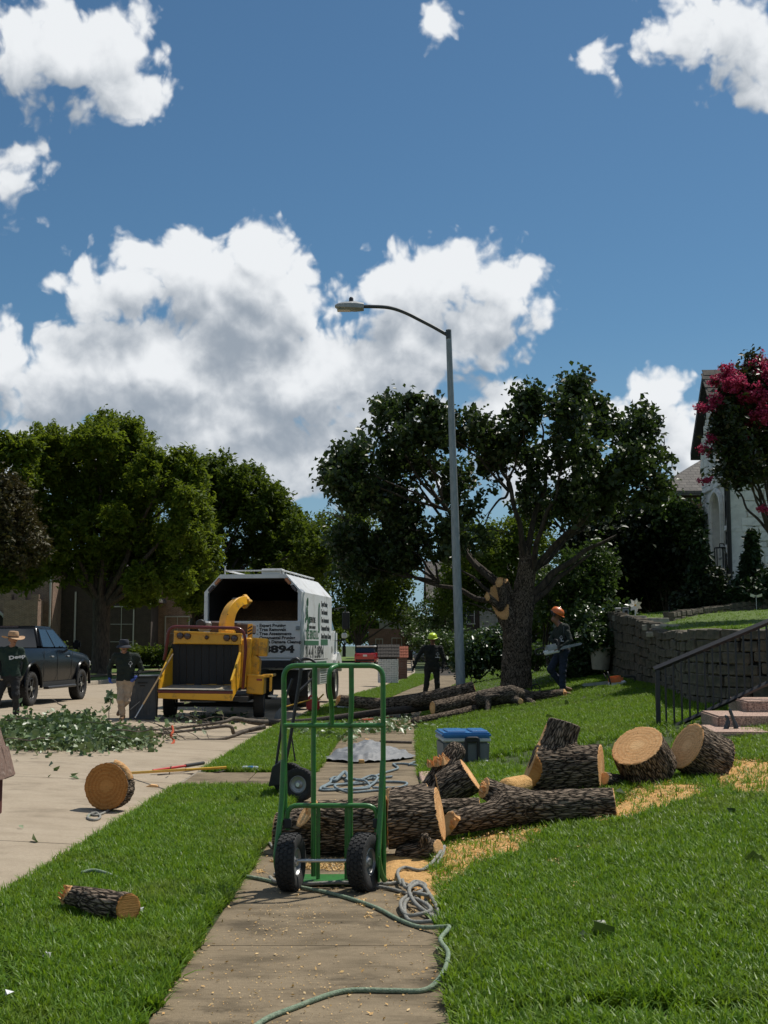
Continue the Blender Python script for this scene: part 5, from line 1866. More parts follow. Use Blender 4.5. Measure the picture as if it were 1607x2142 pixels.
logthing('felled_limb', 'knotty branched limb with two small sawn stubs in front of the pear trunk', at(1050, 1475, 25), [
    dict(p=at(1010, 1462, 25.2), q=at(1070, 1452, 25.1), r0=.165, r1=.17), dict(p=at(1070, 1452, 25.1), q=at(1105, 1456, 25.2), r0=.17, r1=.12),
    dict(p=at(1022, 1462, 25.0), q=at(1021, 1500, 24.6), r0=.07, r1=.05), dict(p=at(1022, 1460, 25), q=at(1043, 1455, 24.8), r0=.06, r1=.035),
    dict(p=at(1070, 1462, 25.1), q=at(1092, 1468, 24.7), r0=.075, r1=.062, cuts=[(at(1091, 1467, 24.75), (.3, -.95, 0))]),
    dict(p=at(1100, 1462, 25.1), q=at(1126, 1481, 24.8), r0=.08, r1=.07, cuts=[(at(1121, 1478, 24.8), (.75, -.65, -.1))])],
    .017, M_barkg, seed=46, amp=.01, group=G2, cat='felled limb', k=.06)
logthing('felled_limb', 'straight limb with a bright broken end pointing at the chainsaw man', at(1150, 1462, 25.4), [
    dict(p=at(1098, 1457, 25.3), q=at(1195, 1450, 25.4), r0=.09, r1=.105, cuts=[(at(1183, 1452, 25.4), (.9, -.4, .1))])],
    .017, seed=48, amp=.008, group=G2, cat='felled limb', tear=[(at(1183, 1453, 25.38), (.95, -.2, -.1), .085, 26, M_wood)])


# bare branches dragged into the street
def branch(label, pts, r0, r1, Y0, Y1, mat, seed, twigs=6, leafy=0):
    n = len(pts)
    P = [at(px, py, Y0 + (Y1 - Y0) * i / (n - 1)) for i, (px, py) in enumerate(pts)]
    b = P[0].copy()
    t = thing('cut_branch', label, 'branch', b, 0, 'cut branches dragged to the street')
    S = spline([p - b for p in P], 5)
    mb = MB()
    mb.tube(S, [r0 + (r1 - r0) * i / (len(S) - 1) for i in range(len(S))], 8)
    mb.build('stem', mat, t, smooth=60)
    rr = random.Random(seed)
    tw = MB()
    tips = []
    for i in range(twigs):
        a = S[rr.randrange(len(S) // 3, len(S))]
        q = a + Vector((rr.uniform(-.8, -.1), rr.uniform(-.4, .4), rr.uniform(-.05, .25)))
        limb(tw, a, q, r1 * .7, .004, .03, 4, .3, seed=seed + i, sides=5)
        tips.append(q)
    if twigs:
        tw.build('twigs', mat, t, smooth=60)['kind'] = 'stuff'
    if leafy:
        r_ = np.random.default_rng(seed)
        C = np.repeat(np.array([tuple(q) for q in tips]), leafy, 0)
        C = C + r_.normal(size=C.shape) * .09
        crown(t, C, .09, M_cutl, seed, name='leaves', aspect=1.15)['kind'] = 'stuff'
    return t


branch('thickest bare limb running from the lawn over the verge to the street', [(915, 1474), (870, 1482), (800, 1489), (720, 1500), (640, 1510), (560, 1512), (520, 1508)], .085, .055, 27.0, 23.2, M_branchd, 1, 0)
branch('upper arching bare branch in front of the chipper wheels', [(560, 1511), (520, 1508), (490, 1503), (470, 1510), (420, 1517), (360, 1524), (280, 1530)], .05, .014, 23.0, 21.8, M_branch, 2, 7, 2)
branch('second bare branch with a crooked elbow below the arching one', [(555, 1520), (510, 1530), (490, 1534), (480, 1519), (430, 1524), (380, 1530), (320, 1536), (270, 1536)], .045, .014, 22.6, 21.4, M_branch, 3, 8, 2)
branch('forked lower branch resting on the gutter', [(520, 1528), (470, 1545), (420, 1548), (370, 1550), (310, 1553), (250, 1552)], .03, .01, 22.0, 20.6, M_branch, 4, 8, 3)
branch('lowest thin branch along the near side of the cut pile', [(470, 1558), (420, 1566), (380, 1566), (330, 1568), (270, 1566), (180, 1566)], .026, .008, 21.2, 20.0, M_branch, 5, 8, 3)
branch('thin dark twig curving out from the gutter near the yellow pole', [(440, 1580), (425, 1584), (410, 1590), (405, 1594)], .014, .005, 19.0, 18.4, M_branchd, 6, 0)
branch('slender leafy shoot standing up in front of the tan trousers', [(229, 1512), (228, 1490), (232, 1465), (226, 1448)], .008, .004, 21.5, 21.5, M_branch, 7, 0)
C = np.array([tuple(at(px + random.uniform(-4, 4), py + random.uniform(-4, 4), 21.5 + random.uniform(-.05, .05))) for px, py in ((228, 1450), (233, 1454), (226, 1463), (234, 1467), (229, 1470), (226, 1479), (230, 1484), (229, 1449), (236, 1456), (224, 1466)) for _ in range(2)])
o = crown(None, C, .12, M_cutl, 3, name='shoot_leaves', aspect=1.1)
o.parent = [x for x in sc.objects if x.get('label', '').startswith('slender leafy shoot')][0]
o.matrix_local = Matrix.Translation(-o.parent.location)
o['kind'] = 'stuff'

# the heap of leafy cut branches: nobody could count these leaves
hp = []
r_ = np.random.default_rng(12)
for (px, py, rx, ry, Y, n) in ((60, 1548, 60, 22, 20.3, 360), (130, 1542, 60, 24, 20.6, 460), (200, 1550, 55, 20, 20.6, 340), (100, 1564, 90, 14, 19.6, 420), (245, 1556, 36, 15, 20.3, 160), (30, 1530, 30, 22, 20.8, 170), (115, 1512, 25, 12, 20.8, 70), (160, 1512, 25, 12, 21, 70), (275, 1552, 40, 12, 20.2, 80), (180, 1568, 100, 9, 19.2, 170)):
    c = np.array(at(px, py, Y))
    k = Y / FPX
    q = r_.normal(size=(n, 3)) * np.array((rx * k * .55, .55, ry * k * .5)) + c
    zz = roadz(q[:, 0], q[:, 1])
    q[:, 2] = np.maximum(q[:, 2], zz + .02 + .06 * r_.uniform(0, 1, n))
    hp.append(q)
L = np.concatenate(hp)
L = np.repeat(L, 5, 0) + r_.normal(size=(len(L) * 5, 3)) * .075
L[:, 2] = np.maximum(L[:, 2], roadz(L[:, 0], L[:, 1]) + .015)
o = crown(None, L, .078, M_cutl, 13, name='leafy_branch_heap', aspect=1.2, up=.2, fold=.2)
tag(stuff(o), 'heap of leafy green cut branches spread over the street', 'branch heap')
mb = MB()
for i in range(70):
    a = Vector(L[random.randrange(len(L))])
    q = a + Vector((random.uniform(-1.0, 1.3), random.uniform(-.3, .3), random.uniform(-.08, .14)))
    q.z = max(q.z, float(roadz(q.x, q.y)) + .03)
    limb(mb, a, q, .014, .004, .03, 5, .25, seed=i, sides=5)
o = mb.build('heap_twigs', M_branch, None, smooth=60)
tag(stuff(o), 'thin grey twigs sticking out of the leafy heap', 'twigs')


# ------------------------------------------------------------------ sawdust and litter
def region(polys):
    """inside test over several photo polygons laid on the ground"""
    P = []
    for poly in polys:
        P.append(np.array([(ong(px, py).x, ong(px, py).y) for px, py in poly]))
    return P


def inpoly(P, x, y):
    ins = np.zeros(len(x), bool)
    j = len(P) - 1
    for i in range(len(P)):
        xi, yi = P[i]
        xj, yj = P[j]
        m = ((yi > y) != (yj > y)) & (x < (xj - xi) * (y - yi) / (yj - yi + 1e-12) + xi)
        ins ^= m
        j = i
    return ins


SAW = region([[(800, 1792), (905, 1785), (960, 1765), (1090, 1735), (1150, 1738), (1085, 1790), (990, 1822), (945, 1870), (915, 1905), (880, 1885), (840, 1850), (800, 1840)],
              [(1180, 1712), (1290, 1690), (1330, 1640), (1470, 1648), (1485, 1668), (1400, 1690), (1330, 1715), (1240, 1730)],
              [(1490, 1605), (1530, 1592), (1660, 1605), (1660, 1665), (1560, 1668), (1500, 1650)],
              [(1040, 1655), (1110, 1632), (1110, 1672), (1050, 1672)],
              [(560, 1800), (800, 1792), (800, 1815), (700, 1822), (600, 1818)]])
DIRT = region([[(1000, 1592), (1100, 1570), (1290, 1545), (1330, 1560), (1280, 1600), (1180, 1620), (1030, 1606)],
               [(1340, 1540), (1400, 1520), (1510, 1478), (1540, 1490), (1490, 1560), (1440, 1600), (1380, 1560)],
               [(920, 1960), (960, 1935), (975, 1975), (950, 2010)], [(945, 2060), (975, 2060), (1000, 2142), (950, 2142)], [(1040, 2115), (1300, 2105), (1607, 2120), (1607, 2150), (1040, 2150)],
               [(-10, 2000), (35, 2030), (50, 2080), (30, 2142), (-10, 2142)]])
V, Q = [], []
for pi, P in enumerate(SAW[:4]):
    x0, y0_, x1, y1_ = P[:, 0].min(), P[:, 1].min(), P[:, 0].max(), P[:, 1].max()
    st_ = .03
    gx, gy = np.meshgrid(np.arange(x0 - .1, x1 + .1, st_), np.arange(y0_ - .1, y1_ + .1, st_), indexing='ij')
    X, Y = gx.ravel(), gy.ravel()
    ins = inpoly(P, X, Y).astype(float).reshape(gx.shape)
    for _ in range(5):
        ins = (np.pad(ins, 1, mode='edge')[:-2, 1:-1] + np.pad(ins, 1, mode='edge')[2:, 1:-1] + np.pad(ins, 1, mode='edge')[1:-1, :-2] + np.pad(ins, 1, mode='edge')[1:-1, 2:] + ins) / 5
    nz = fbm(np.stack([X * 5, Y * 3, 0 * X], 1), 4, 3).reshape(gx.shape)
    hgt = ins - .5 + nz * .9
    Z = gz(X, Y).reshape(gx.shape) + np.clip(hgt, -.3, .5) * .06 + .002 + .006 * pn(np.stack([X * 30, Y * 30, 0 * X], 1)).reshape(gx.shape)
    b = len(V)
    V.extend(np.stack([X, Y, Z.ravel()], 1))
    i = b + np.arange(gx.shape[0] - 1)[:, None] * gx.shape[1] + np.arange(gx.shape[1] - 1)[None]
    q = np.stack([i, i + gx.shape[1], i + gx.shape[1] + 1, i + 1], -1).reshape(-1, 4)
    ok = (hgt[:-1, :-1] > -.02).ravel()
    Q.append(q[ok])
o = mobj('sawdust', npmesh('sawdust', np.array(V), [np.concatenate(Q)], True, [M_saw]))
tag(stuff(o), 'drift of fresh orange sawdust spread around the logs', 'sawdust')
# loose chips
pts = []
for P, n in zip(SAW, (8000, 3600, 3200, 500, 4200)):
    x = rng.uniform(P[:, 0].min() - .15, P[:, 0].max() + .15, n * 2)
    y = rng.uniform(P[:, 1].min() - .2, P[:, 1].max() + .2, n * 2)
    nz = fbm(np.stack([x * 5, y * 3, 0 * x], 1), 3, 9)
    m = inpoly(P, x, y) | (nz > .18)
    x, y = x[m][:n], y[m][:n]
    pts.append(np.stack([x, y, gz(x, y) + rng.uniform(.0, .05, len(x)) * (x > xs(y) + .61) + .006], 1))
x = rng.uniform(-.95, .3, 900)
y = rng.uniform(4.8, 12.5, 900)
pts.append(np.stack([x, y, 0 * x + .007], 1))
x = rng.normal(-.3, .45, 5200)
y = rng.uniform(4.8, 12, 5200)
m = (np.abs(x - xs(y)) < .62) & (fbm(np.stack([x * 3, y * 2, 0 * x], 1), 3, 8) > -.08)
fine = np.stack([x[m], y[m], 0 * x[m] + .006], 1)
o = crown(None, fine, .0045, M_chip, 6, name='fine_wood_dust', aspect=1.6, up=1.2, fold=.05, jit=.8)
tag(stuff(o), 'fine pale dust of wood specks dusting the sidewalk', 'wood dust')
o = crown(None, np.concatenate(pts), .0085, M_chip, 5, name='wood_chips', aspect=1.8, up=1.2, fold=.05, jit=.8)
tag(stuff(o), 'loose pale wood chips scattered over the sidewalk and grass', 'wood chips')
# fallen leaves and debris on the street and walk
q = []
for (px, py, sx, sy, n) in ((160, 1600, 140, 40, 9), (760, 1525, 110, 12, 420), (700, 1545, 60, 10, 120), (830, 1510, 60, 10, 120), (420, 1500, 120, 14, 200), (600, 1560, 60, 25, 50), (640, 1535, 40, 12, 140), (100, 1700, 120, 60, 3)):
    for _ in range(n):
        p = on(px + random.gauss(0, sx * .5), py + random.gauss(0, sy * .5), 0)
        q.append((p.x, p.y, float(gz(p.x, p.y)) + random.uniform(.008, .07 if n > 100 else .02)))
o = crown(None, np.array(q), .075, M_cutl, 15, name='fallen_leaves', aspect=1.3, up=.8, fold=.2)
tag(stuff(o), 'fallen green leaves littering the sidewalk and street', 'leaves')
q = [ong(px, py, .05) for px, py in ((1250, 1948), (1262, 1955), (1257, 1935), (1215, 1960), (1575, 1795), (1590, 1800), (1382, 1668), (1300, 1660), (585, 1775), (200, 1778), (1010, 1735), (1530, 1700), (1190, 1440), (1185, 1470), (1240, 1465), (1150, 1500))]
o = crown(None, np.array([tuple(p) for p in q]), .095, M_pear, 16, name='dropped_leaves', aspect=1.3, up=.3)
tag(stuff(o), 'single dark pear leaves dropped on the lawn', 'leaves')


# ------------------------------------------------------------------ hand trucks
def wheel(parent, c, axis, Rr, w_, rim_r, rimmat, tread=True, name='wheel', spokes=0, hub=.03):
    """tyre with tread blocks, dished rim and hub; axis is a direction"""
    ax = Vector(axis).normalized()
    M = Matrix.Translation(Vector(c)) @ ax.to_track_quat('Z', 'Y').to_matrix().to_4x4()
    h = w_ / 2
    prof = [(rim_r, -h * .72), (rim_r * 1.12, -h * .86), (Rr * .86, -h), (Rr * .95, -h * .9), (Rr * .985, -h * .6), (Rr * .985, h * .6), (Rr * .95, h * .9), (Rr * .86, h), (rim_r * 1.12, h * .86), (rim_r, h * .72)]
    ty = MB().lathe(prof, 36, cap=False)
    if tread:
        nb = 30
        for i in range(nb):
            for j, z in enumerate((-h * .62, -h * .2, h * .22, h * .64)):
                a = 2 * math.pi * (i + .5 * (j % 2)) / nb
                m = Matrix.Rotation(a, 4, 'Z') @ Matrix.Translation((Rr * .985, 0, z))
                ty.box((0, 0, 0), (Rr * .05, 2 * math.pi * Rr / nb * .72, h * .36), M=m, rot=(R(18 if j % 2 else -18), 0, 0))
    t = ty.build(name, M_rubber, parent, smooth=38, M=M)
    rm = MB().lathe([(rim_r, h * .72), (rim_r * .94, h * .76), (rim_r * .86, h * .5), (rim_r * .5, h * .32), (rim_r * .34, h * .55), (hub * .6, h * .62), (.001, h * .62)], 28, cap=False)
    rm.lathe([(rim_r, -h * .72), (rim_r * .94, -h * .76), (rim_r * .86, -h * .5), (rim_r * .5, -h * .32), (rim_r * .34, -h * .55), (hub * .6, -h * .62), (.001, -h * .62)], 28, cap=False)
    for i in range(spokes):
        a = 2 * math.pi * i / spokes
        for s in (-1, 1):
            rm.box((0, 0, 0), (rim_r * .8, rim_r * .2, h * .16), M=Matrix.Rotation(a, 4, 'Z') @ Matrix.Translation((rim_r * .5, 0, s * h * .66)))
    rm.build('rim', rimmat, t, smooth=40)
    if hub:
        MB().cyl((0, 0, -h * .8), (0, 0, h * .8), hub, 14).build('hub', M_steel, t, smooth=40)
    return t


def green_truck():
    Y0 = 8.0
    b = at(697, 1843, Y0)
    b.z = 0
    t = thing('hand_truck', 'green tubular hand truck with fat black tyres standing on the sidewalk', 'hand truck', b)
    S = Y0 / FPX / 3.895
    q = lambda cx, cy, dy=0.0: at(540 + cx / 3.895, 1350 + cy / 3.895, Y0 + dy) - b
    r = .0165
    def tb(nm, pts, rr=r, rad=.07, mat=M_green, n=12):
        return MB().tube(rounded(pts, rad), rr, n).build(nm, mat, t, smooth=50)
    tb('top_hoop', [q(212, 945, .02), q(209, 165), q(1018, 165), q(1020, 945, .02)], .0165, .085)
    tb('crossbar', [q(208, 652), q(1022, 652)], .0155)
    tb('rail', [q(462, 165), q(462, 480), q(452, 650, .01), q(452, 1880)], .0165, .1)
    tb('rail', [q(760, 165), q(762, 480), q(752, 650, .01), q(752, 1880)], .0165, .1)
    tb('grip_loop', [q(640, 168, -.04), q(583, 190, -.12), q(575, 330, -.1), q(600, 480, -.02), q(602, 650, 0)], .0155, .05)
    # outer side rails: sleeves that splay down to the wheel brackets
    tb('side_rail', [q(208, 935), q(192, 1300, -.03), q(165, 1560, -.08), q(142, 1720, -.12), q(165, 1880, -.1), q(240, 1905, .0)], .0185, .06)
    tb('side_rail', [q(1018, 940), q(1000, 1300, -.03), q(985, 1560, -.08), q(975, 1740, -.12), q(1005, 1870, -.06), q(1030, 1910, .0)], .0185, .06)
    tb('side_strut', [q(215, 640), q(222, 1300), q(222, 1420)], .014)
    tb('side_strut', [q(1022, 1000), q(1027, 1890)], .014)
    tb('lower_hoop', [q(240, 1500, -.02), q(236, 1305, -.02), q(972, 1305, -.02), q(968, 1520, -.02)], .0155, .085)
    for cx in (238, 968):
        MB().box(q(cx, 1450, -.03), (.05, .05, .06)).build('clip', M_black, t, bevel=.008)
    for cx in (490, 720):
        MB().box((q(cx, 1320).x, .03, (q(cx, 1320).z + .02) / 2), (.024, .012, q(cx, 1320).z)).build('flat_bar', M_green, t, bevel=.003)
    mb = MB()
    mb.box((q(600, 1890).x, .0, .022), ((830 - 300) * S, .05, .03))
    mb.build('base_bar', M_green, t, bevel=.006)
    mb = MB()
    mb.box((q(615, 0).x, .16, .012), (.6, .3, .012))
    mb.build('toe_plate', M_green, t, bevel=.003)
    for cx, s in ((265, 1), (865, 1)):
        c = q(cx, 1725, -.14)
        c.z = .172
        wheel(t, c, (.97, -.2, .02) if cx < 500 else (.93, -.36, .02), .172, .118, .085, M_rim, hub=.022)
    a0, a1 = q(250, 1730, -.14), q(880, 1730, -.14)
    a0.z = a1.z = .178
    MB().tube([a0, a1], .011, 10).build('axle', M_steel, t, smooth=50)
    for cx in (165, 985):
        p0, p1 = q(cx, 1730, -.12), q(cx, 1890, -.02)
        MB().box((p0 + p1) / 2, (.012, .14, .16)).build('wheel_bracket', M_green, t, bevel=.01)


green_truck()


def black_truck():
    Y0 = 12.5
    b = at(612, 1662, Y0)
    b.z = 0
    t = thing('hand_truck', 'black hand truck seen from the side with its toe plate in the grass', 'hand truck', b)
    q = lambda px, py, dy=0.0: at(px, py, Y0 + dy) - b
    def tb(nm, pts, rr=.015, rad=.05):
        return MB().tube(rounded(pts, rad), rr, 10).build(nm, M_blackm, t, smooth=50)
    tb('front_tube', [q(572, 1640), q(588, 1530), q(594, 1470), (q(612, 1420))], .014)
    for d in (-.2, .2):
        tb('main_tube', [q(592, 1620, d), q(605, 1560, d), q(626, 1430, d), q(630, 1398, d), q(627, 1382, d), q(619, 1377, d), q(609, 1383, d)], .017, .04)
    tb('handle_bar', [q(627, 1381, -.2), q(627, 1381, .2)], .017)
    tb('loop_handle', [q(627, 1392, .2), q(632, 1377, .24), q(650, 1378, .26), q(662, 1388, .26)], .014)
    tb('brace', [q(625, 1446), q(653, 1420, .1)], .012)
    tb('brace', [q(610, 1540), q(618, 1592)], .008)
    tb('cross_tube', [q(612, 1520, -.2), q(612, 1520, .2)], .014)
    tb('cross_tube', [q(600, 1590, -.2), q(600, 1590, .2)], .014)
    mb = MB()
    mb.prism([(p.x, p.z) for p in (q(566, 1640), q(574, 1600), q(592, 1588), (q(594, 1636)))], 'y', -.23, .23)
    mb.build('toe_plate', M_black, t, bevel=.006)
    for d, px in ((-.24, 626), (.26, 605)):
        c = q(px, 1630, d)
        c.z = .16
        wheel(t, c, (-.28, -.96, .05), .16, .1, .085, M_rim, hub=.02)
    MB().tube([q(626, 1630, -.24), q(605, 1630, .26)], .012, 8).build('axle', M_steel, t)


black_truck()


# ------------------------------------------------------------------ ropes
def rope(label, pts, r, mat, group='ropes lying about the work site', z=None, n=7, lift=()):
    P = []
    for i, e in enumerate(pts):
        px, py = e[0], e[1]
        up = e[2] if len(e) > 2 else 0
        p = ong(px, py)
        p.z += r + up
        P.append(p)
    b = P[0].copy()
    mb = MB()
    S = spline([p - b for p in P], n)
    mb.tube(S, r, 8)
    o = mb.build('rope', mat, None, smooth=60)
    o.location = b
    tag(o, label, 'rope', group)
    return o


rope('long green-flecked rope curling down the sidewalk past its grass edge', [(520, 2165), (560, 2136), (620, 2112), (690, 2086), (740, 2077), (820, 2078), (890, 2076), (926, 2057, .03), (938, 2028, .06), (926, 2002, .05), (922, 1990, .05), (940, 1970, .06), (926, 1956, .03), (880, 1944), (835, 1928), (790, 1904), (740, 1886), (690, 1872), (640, 1862), (590, 1852), (545, 1842), (495, 1833), (478, 1824)], .0115, M_ropeg)
rope('doubled grey rope running under the green hand truck to the tangle', [(565, 1838), (580, 1852, .01), (640, 1856, .01), (720, 1857, .02), (800, 1860), (835, 1868), (866, 1880), (885, 1896), (905, 1918), (925, 1930)], .0115, M_rope)
rope('grey rope strand lying beside the doubled strand', [(575, 1832), (600, 1843), (650, 1851), (730, 1852, .012), (800, 1853), (842, 1851), (880, 1872), (898, 1900), (922, 1926), (934, 1934)], .0115, M_rope)
rope('grey rope loop rising over the orange sawdust', [(840, 1862, .02), (832, 1838, .03), (848, 1828, .03), (880, 1834, .03), (905, 1820, .04), (924, 1800, .06), (930, 1792, .06), (925, 1805, .04), (906, 1828, .01)], .0115, M_rope)
rope('tangled grey rope coils heaped at the sidewalk edge', [(842, 1855, .03), (850, 1872, .03), (868, 1862, .04), (890, 1866, .03), (880, 1880, .03), (852, 1890, .03), (838, 1902, .02), (850, 1922, .01), (880, 1924, .02), (902, 1918, .03), (880, 1900, .03), (856, 1896, .03), (846, 1908, .02), (856, 1930, .0), (900, 1936, .01), (920, 1932, .01), (910, 1905, .03), (892, 1880, .04), (876, 1868, .05), (862, 1876, .05)], .0115, M_rope)
rope('grey rope loop curled round the black clip of the tangle', [(866, 1886, .04), (880, 1892, .05), (896, 1890, .04), (890, 1876, .04), (872, 1872, .05), (856, 1884, .05), (870, 1906, .03), (906, 1926, .01), (928, 1938, .0)], .0115, M_rope)
rope('grey rope end draped from the verge beside the hand truck', [(531, 1738), (545, 1748), (560, 1762), (571, 1776)], .011, M_rope)
rope('pale knotted rope lying in the gutter below the log slice', [(236, 1693), (215, 1704), (200, 1708), (188, 1706), (184, 1714), (198, 1718), (210, 1712), (203, 1703), (190, 1704)], .012, M_rope)
rope('short rope end behind the log slice', [(204, 1690), (220, 1692), (238, 1691)], .012, M_ropeg)
rope('green rope half buried in the grass behind the lone log', [(170, 1846, .05), (195, 1844, .06), (225, 1848, .05), (245, 1850, .03)], .011, M_ropeg)
rope('blue-grey rope coil spread on the sidewalk in front of the tarp', [(820, 1627), (760, 1633), (740, 1632), (700, 1632, .02), (690, 1640), (672, 1650), (675, 1656), (720, 1654), (770, 1648), (790, 1636, .03), (775, 1631, .03), (740, 1640), (700, 1650, .02), (730, 1660), (790, 1656), (830, 1658), (860, 1660)], .0135, M_ropeb)
rope('second blue-grey rope loop over the coil by the tarp', [(745, 1640, .03), (765, 1642, .03), (772, 1650), (730, 1654), (680, 1652), (690, 1644), (740, 1643), (800, 1638), (850, 1640), (835, 1650), (780, 1654, .02)], .0135, M_ropeb)
rope('blue-grey rope leading from the coil to the loop beside the cooler', [(775, 1630), (800, 1620), (832, 1610), (826, 1603), (824, 1600), (850, 1600), (880, 1604), (892, 1601), (888, 1595), (868, 1596), (855, 1602)], .0135, M_ropeb)
rope('thick dark rope knot at the near end of the coil', [(692, 1634), (700, 1637), (712, 1632, .03), (722, 1628, .05), (728, 1634, .02), (724, 1637)], .02, M_ropeb)
rope('thin dark line trailing over the verge past the water bottle', [(330, 1622), (400, 1620), (450, 1618), (500, 1605), (560, 1596)], .008, M_branchd)
o = MB().tube(spline([at(360, 1519, 20.8), at(362, 1530, 20.7), at(358, 1538, 20.6), at(364, 1548, 20.6), at(361, 1556, 20.5), at(352, 1562, 20.4), at(346, 1570, 20.3), at(358, 1576, 20.2), at(366, 1572, 20.2), at(362, 1562, 20.3)], 6), .022, 7).build('rope', M_roper, None, smooth=60)
tag(o, 'bright red-orange sling rope knotted over the bare branches', 'rope', 'ropes lying about the work site')
for lab, pts in (('red-orange rope lying flat on the sidewalk under the long limb', [(758, 1508), (790, 1506), (815, 1503), (822, 1502)]),):
    rope(lab, pts, .02, M_roper)

# ------------------------------------------------------------------ poles and hand tools
def rod(name, label, cat, segs, group=None):
    p0 = Vector(segs[0][0])
    t = thing(name, label, cat, p0, 0, group)
    for (a, b_, r, m, nm) in segs:
        MB().tube([Vector(a) - p0, Vector(b_) - p0], r, 8).build(nm, m, t, smooth=50)
    return t


g = lambda px, py, up=.02: ong(px, py, up)
rod('pole_saw', 'yellow pole saw lying from the log slice over the gutter to the grass', 'pole saw', [(g(272, 1617, .05), g(390, 1610, .1), .016, M_polyel, 'pole'), (g(390, 1610, .1), g(474, 1605, .12), .014, M_polyel, 'extension')])
rod('pole_pruner', 'red and black pruning pole lying beside the yellow pole saw', 'pole pruner', [(g(320, 1612, .05), g(388, 1602, .08), .017, M_redp, 'pole'), (g(388, 1602, .08), g(426, 1596, .08), .024, M_black, 'grip'), (g(358, 1603, .14), g(354, 1620, .02), .007, M_branch, 'hook')])
a, b = at(283, 1501, 25.2), at(362, 1368, 26.0)
m_ = a.lerp(b, .2)
t = rod('pole_pruner', 'long wooden pruning pole leaning against the chipper and the grey bin', 'pole pruner', [(m_, b, .018, M_pole, 'pole'), (a, m_, .014, M_steel, 'blade'), (m_ + Vector((-.06, -.02, .05)), a + Vector((-.1, -.02, .15)), .02, M_black, 'pruner_head')])
rod('plank', 'orange-brown stick lying on the sidewalk beyond the tarp', 'stick', [(g(795, 1551), g(862, 1553), .02, M_branch, 'stick')])
t = thing('shovel', 'flat grey scoop shovel stuck in the verge beside the chipper wheel', 'shovel', g(573, 1503, 0))
b = Vector(t.location)
MB().prism([(0, 0), (.12, -.03), (.27, .28), (.2, .3), (.05, .14)], 'y', -.012, .012).build('blade', M_galv, t, bevel=.004)
MB().tube([(.22, 0, .25), (.9, .6, .42)], .016, 8).build('handle', M_polyel, t)
t = thing('wood_wedge', 'small yellow-green wood block in front of the tarp', 'wedge', g(756, 1597, 0))
MB().box((0, 0, .025), (.07, .05, .05), rot=(0, 0, .3)).build('block', M_chip, t, bevel=.006)
t = thing('log_offcut', 'orange wood offcut lying behind the tarp', 'offcut', g(768, 1552, 0))
MB().prism([(-.07, 0), (.08, 0), (.05, .04), (-.03, .05)], 'y', -.04, .04).build('offcut', M_wood, t, bevel=.006)
t = thing('wood_wedge', 'flat orange wood chip in the gutter beside the verge corner', 'wedge', g(320, 1646, 0))
MB().prism([(-.09, 0), (.07, 0), (.05, .02), (-.02, .03)], 'y', -.03, .03).build('chip', M_wood, t)
t = thing('tool', 'yellow and black felling tool lying on the sidewalk under the limb', 'tool', g(842, 1492, 0))
MB().box((0, 0, .04), (.2, .1, .07)).build('body', M_polyel, t, bevel=.015)
MB().box((.13, 0, .06), (.07, .1, .12)).build('head', M_black, t, bevel=.012)
t = thing('gas_can', 'red fuel can on the verge by the chip truck wheel', 'fuel can', g(655, 1489, 0))
MB().box((0, 0, .15), (.3, .2, .26)).build('body', M_redp, t, bevel=.04, seg=2)
MB().tube(rounded([(-.1, 0, .27), (-.08, 0, .36), (.08, 0, .36), (.1, 0, .27)], .04), .022, 8).build('handle', M_redp, t, smooth=50)
MB().tube([(.12, 0, .28), (.24, 0, .4)], .018, 8).build('spout', M_polyel, t)
# measuring wheel left at the foot of the pear
t = thing('measuring_wheel', 'small black spoked wheel lying beside the pear trunk', 'wheel', at(1121, 1450, 27.5))
MB().tube([(.0 + .095 * math.cos(a_ * .3927), 0, .1 + .095 * math.sin(a_ * .3927)) for a_ in range(16)], .014, 6, closed=True).build('rim', M_black, t, smooth=50)
mb = MB()
for i in range(3):
    mb.tube([(0, 0, .1), (.09 * math.cos(i * 2.1), 0, .1 + .09 * math.sin(i * 2.1))], .008, 5)
mb.build('spokes', M_black, t)


def chainsaw(label, loc, rz, body, s=1.0, rot=None):
    t = thing('chainsaw', label, 'chainsaw', loc, rz)
    if rot is not None:
        t.rotation_euler = rot
    MB().box((0, 0, .13 * s), (.28 * s, .2 * s, .16 * s)).build('engine_cover', body, t, bevel=.04 * s, seg=2)
    MB().box((-.02 * s, 0, .06 * s), (.34 * s, .18 * s, .1 * s)).build('crankcase', M_inkw, t, bevel=.025 * s)
    MB().tube(rounded([(.12 * s, -.13 * s, .05 * s), (.13 * s, -.13 * s, .28 * s), (.13 * s, .12 * s, .3 * s), (.1 * s, .13 * s, .06 * s)], .05 * s), .016 * s, 8).build('front_handle', M_black, t, smooth=50)
    MB().tube(rounded([(-.16 * s, 0, .18 * s), (-.36 * s, 0, .17 * s), (-.36 * s, 0, .05 * s), (-.16 * s, 0, .05 * s)], .05 * s), .019 * s, 8).build('rear_handle', M_black, t, smooth=50)
    MB().box((.19 * s, 0, .22 * s), (.02 * s, .2 * s, .12 * s), rot=(0, .4, 0)).build('hand_guard', M_black, t, bevel=.006)
    MB().prism([(.1 * s, .06 * s), (.62 * s, .07 * s), (.66 * s, .1 * s), (.62 * s, .12 * s), (.1 * s, .125 * s)], 'y', -.1 * s, -.092 * s).build('guide_bar', M_galv, t)
    return t


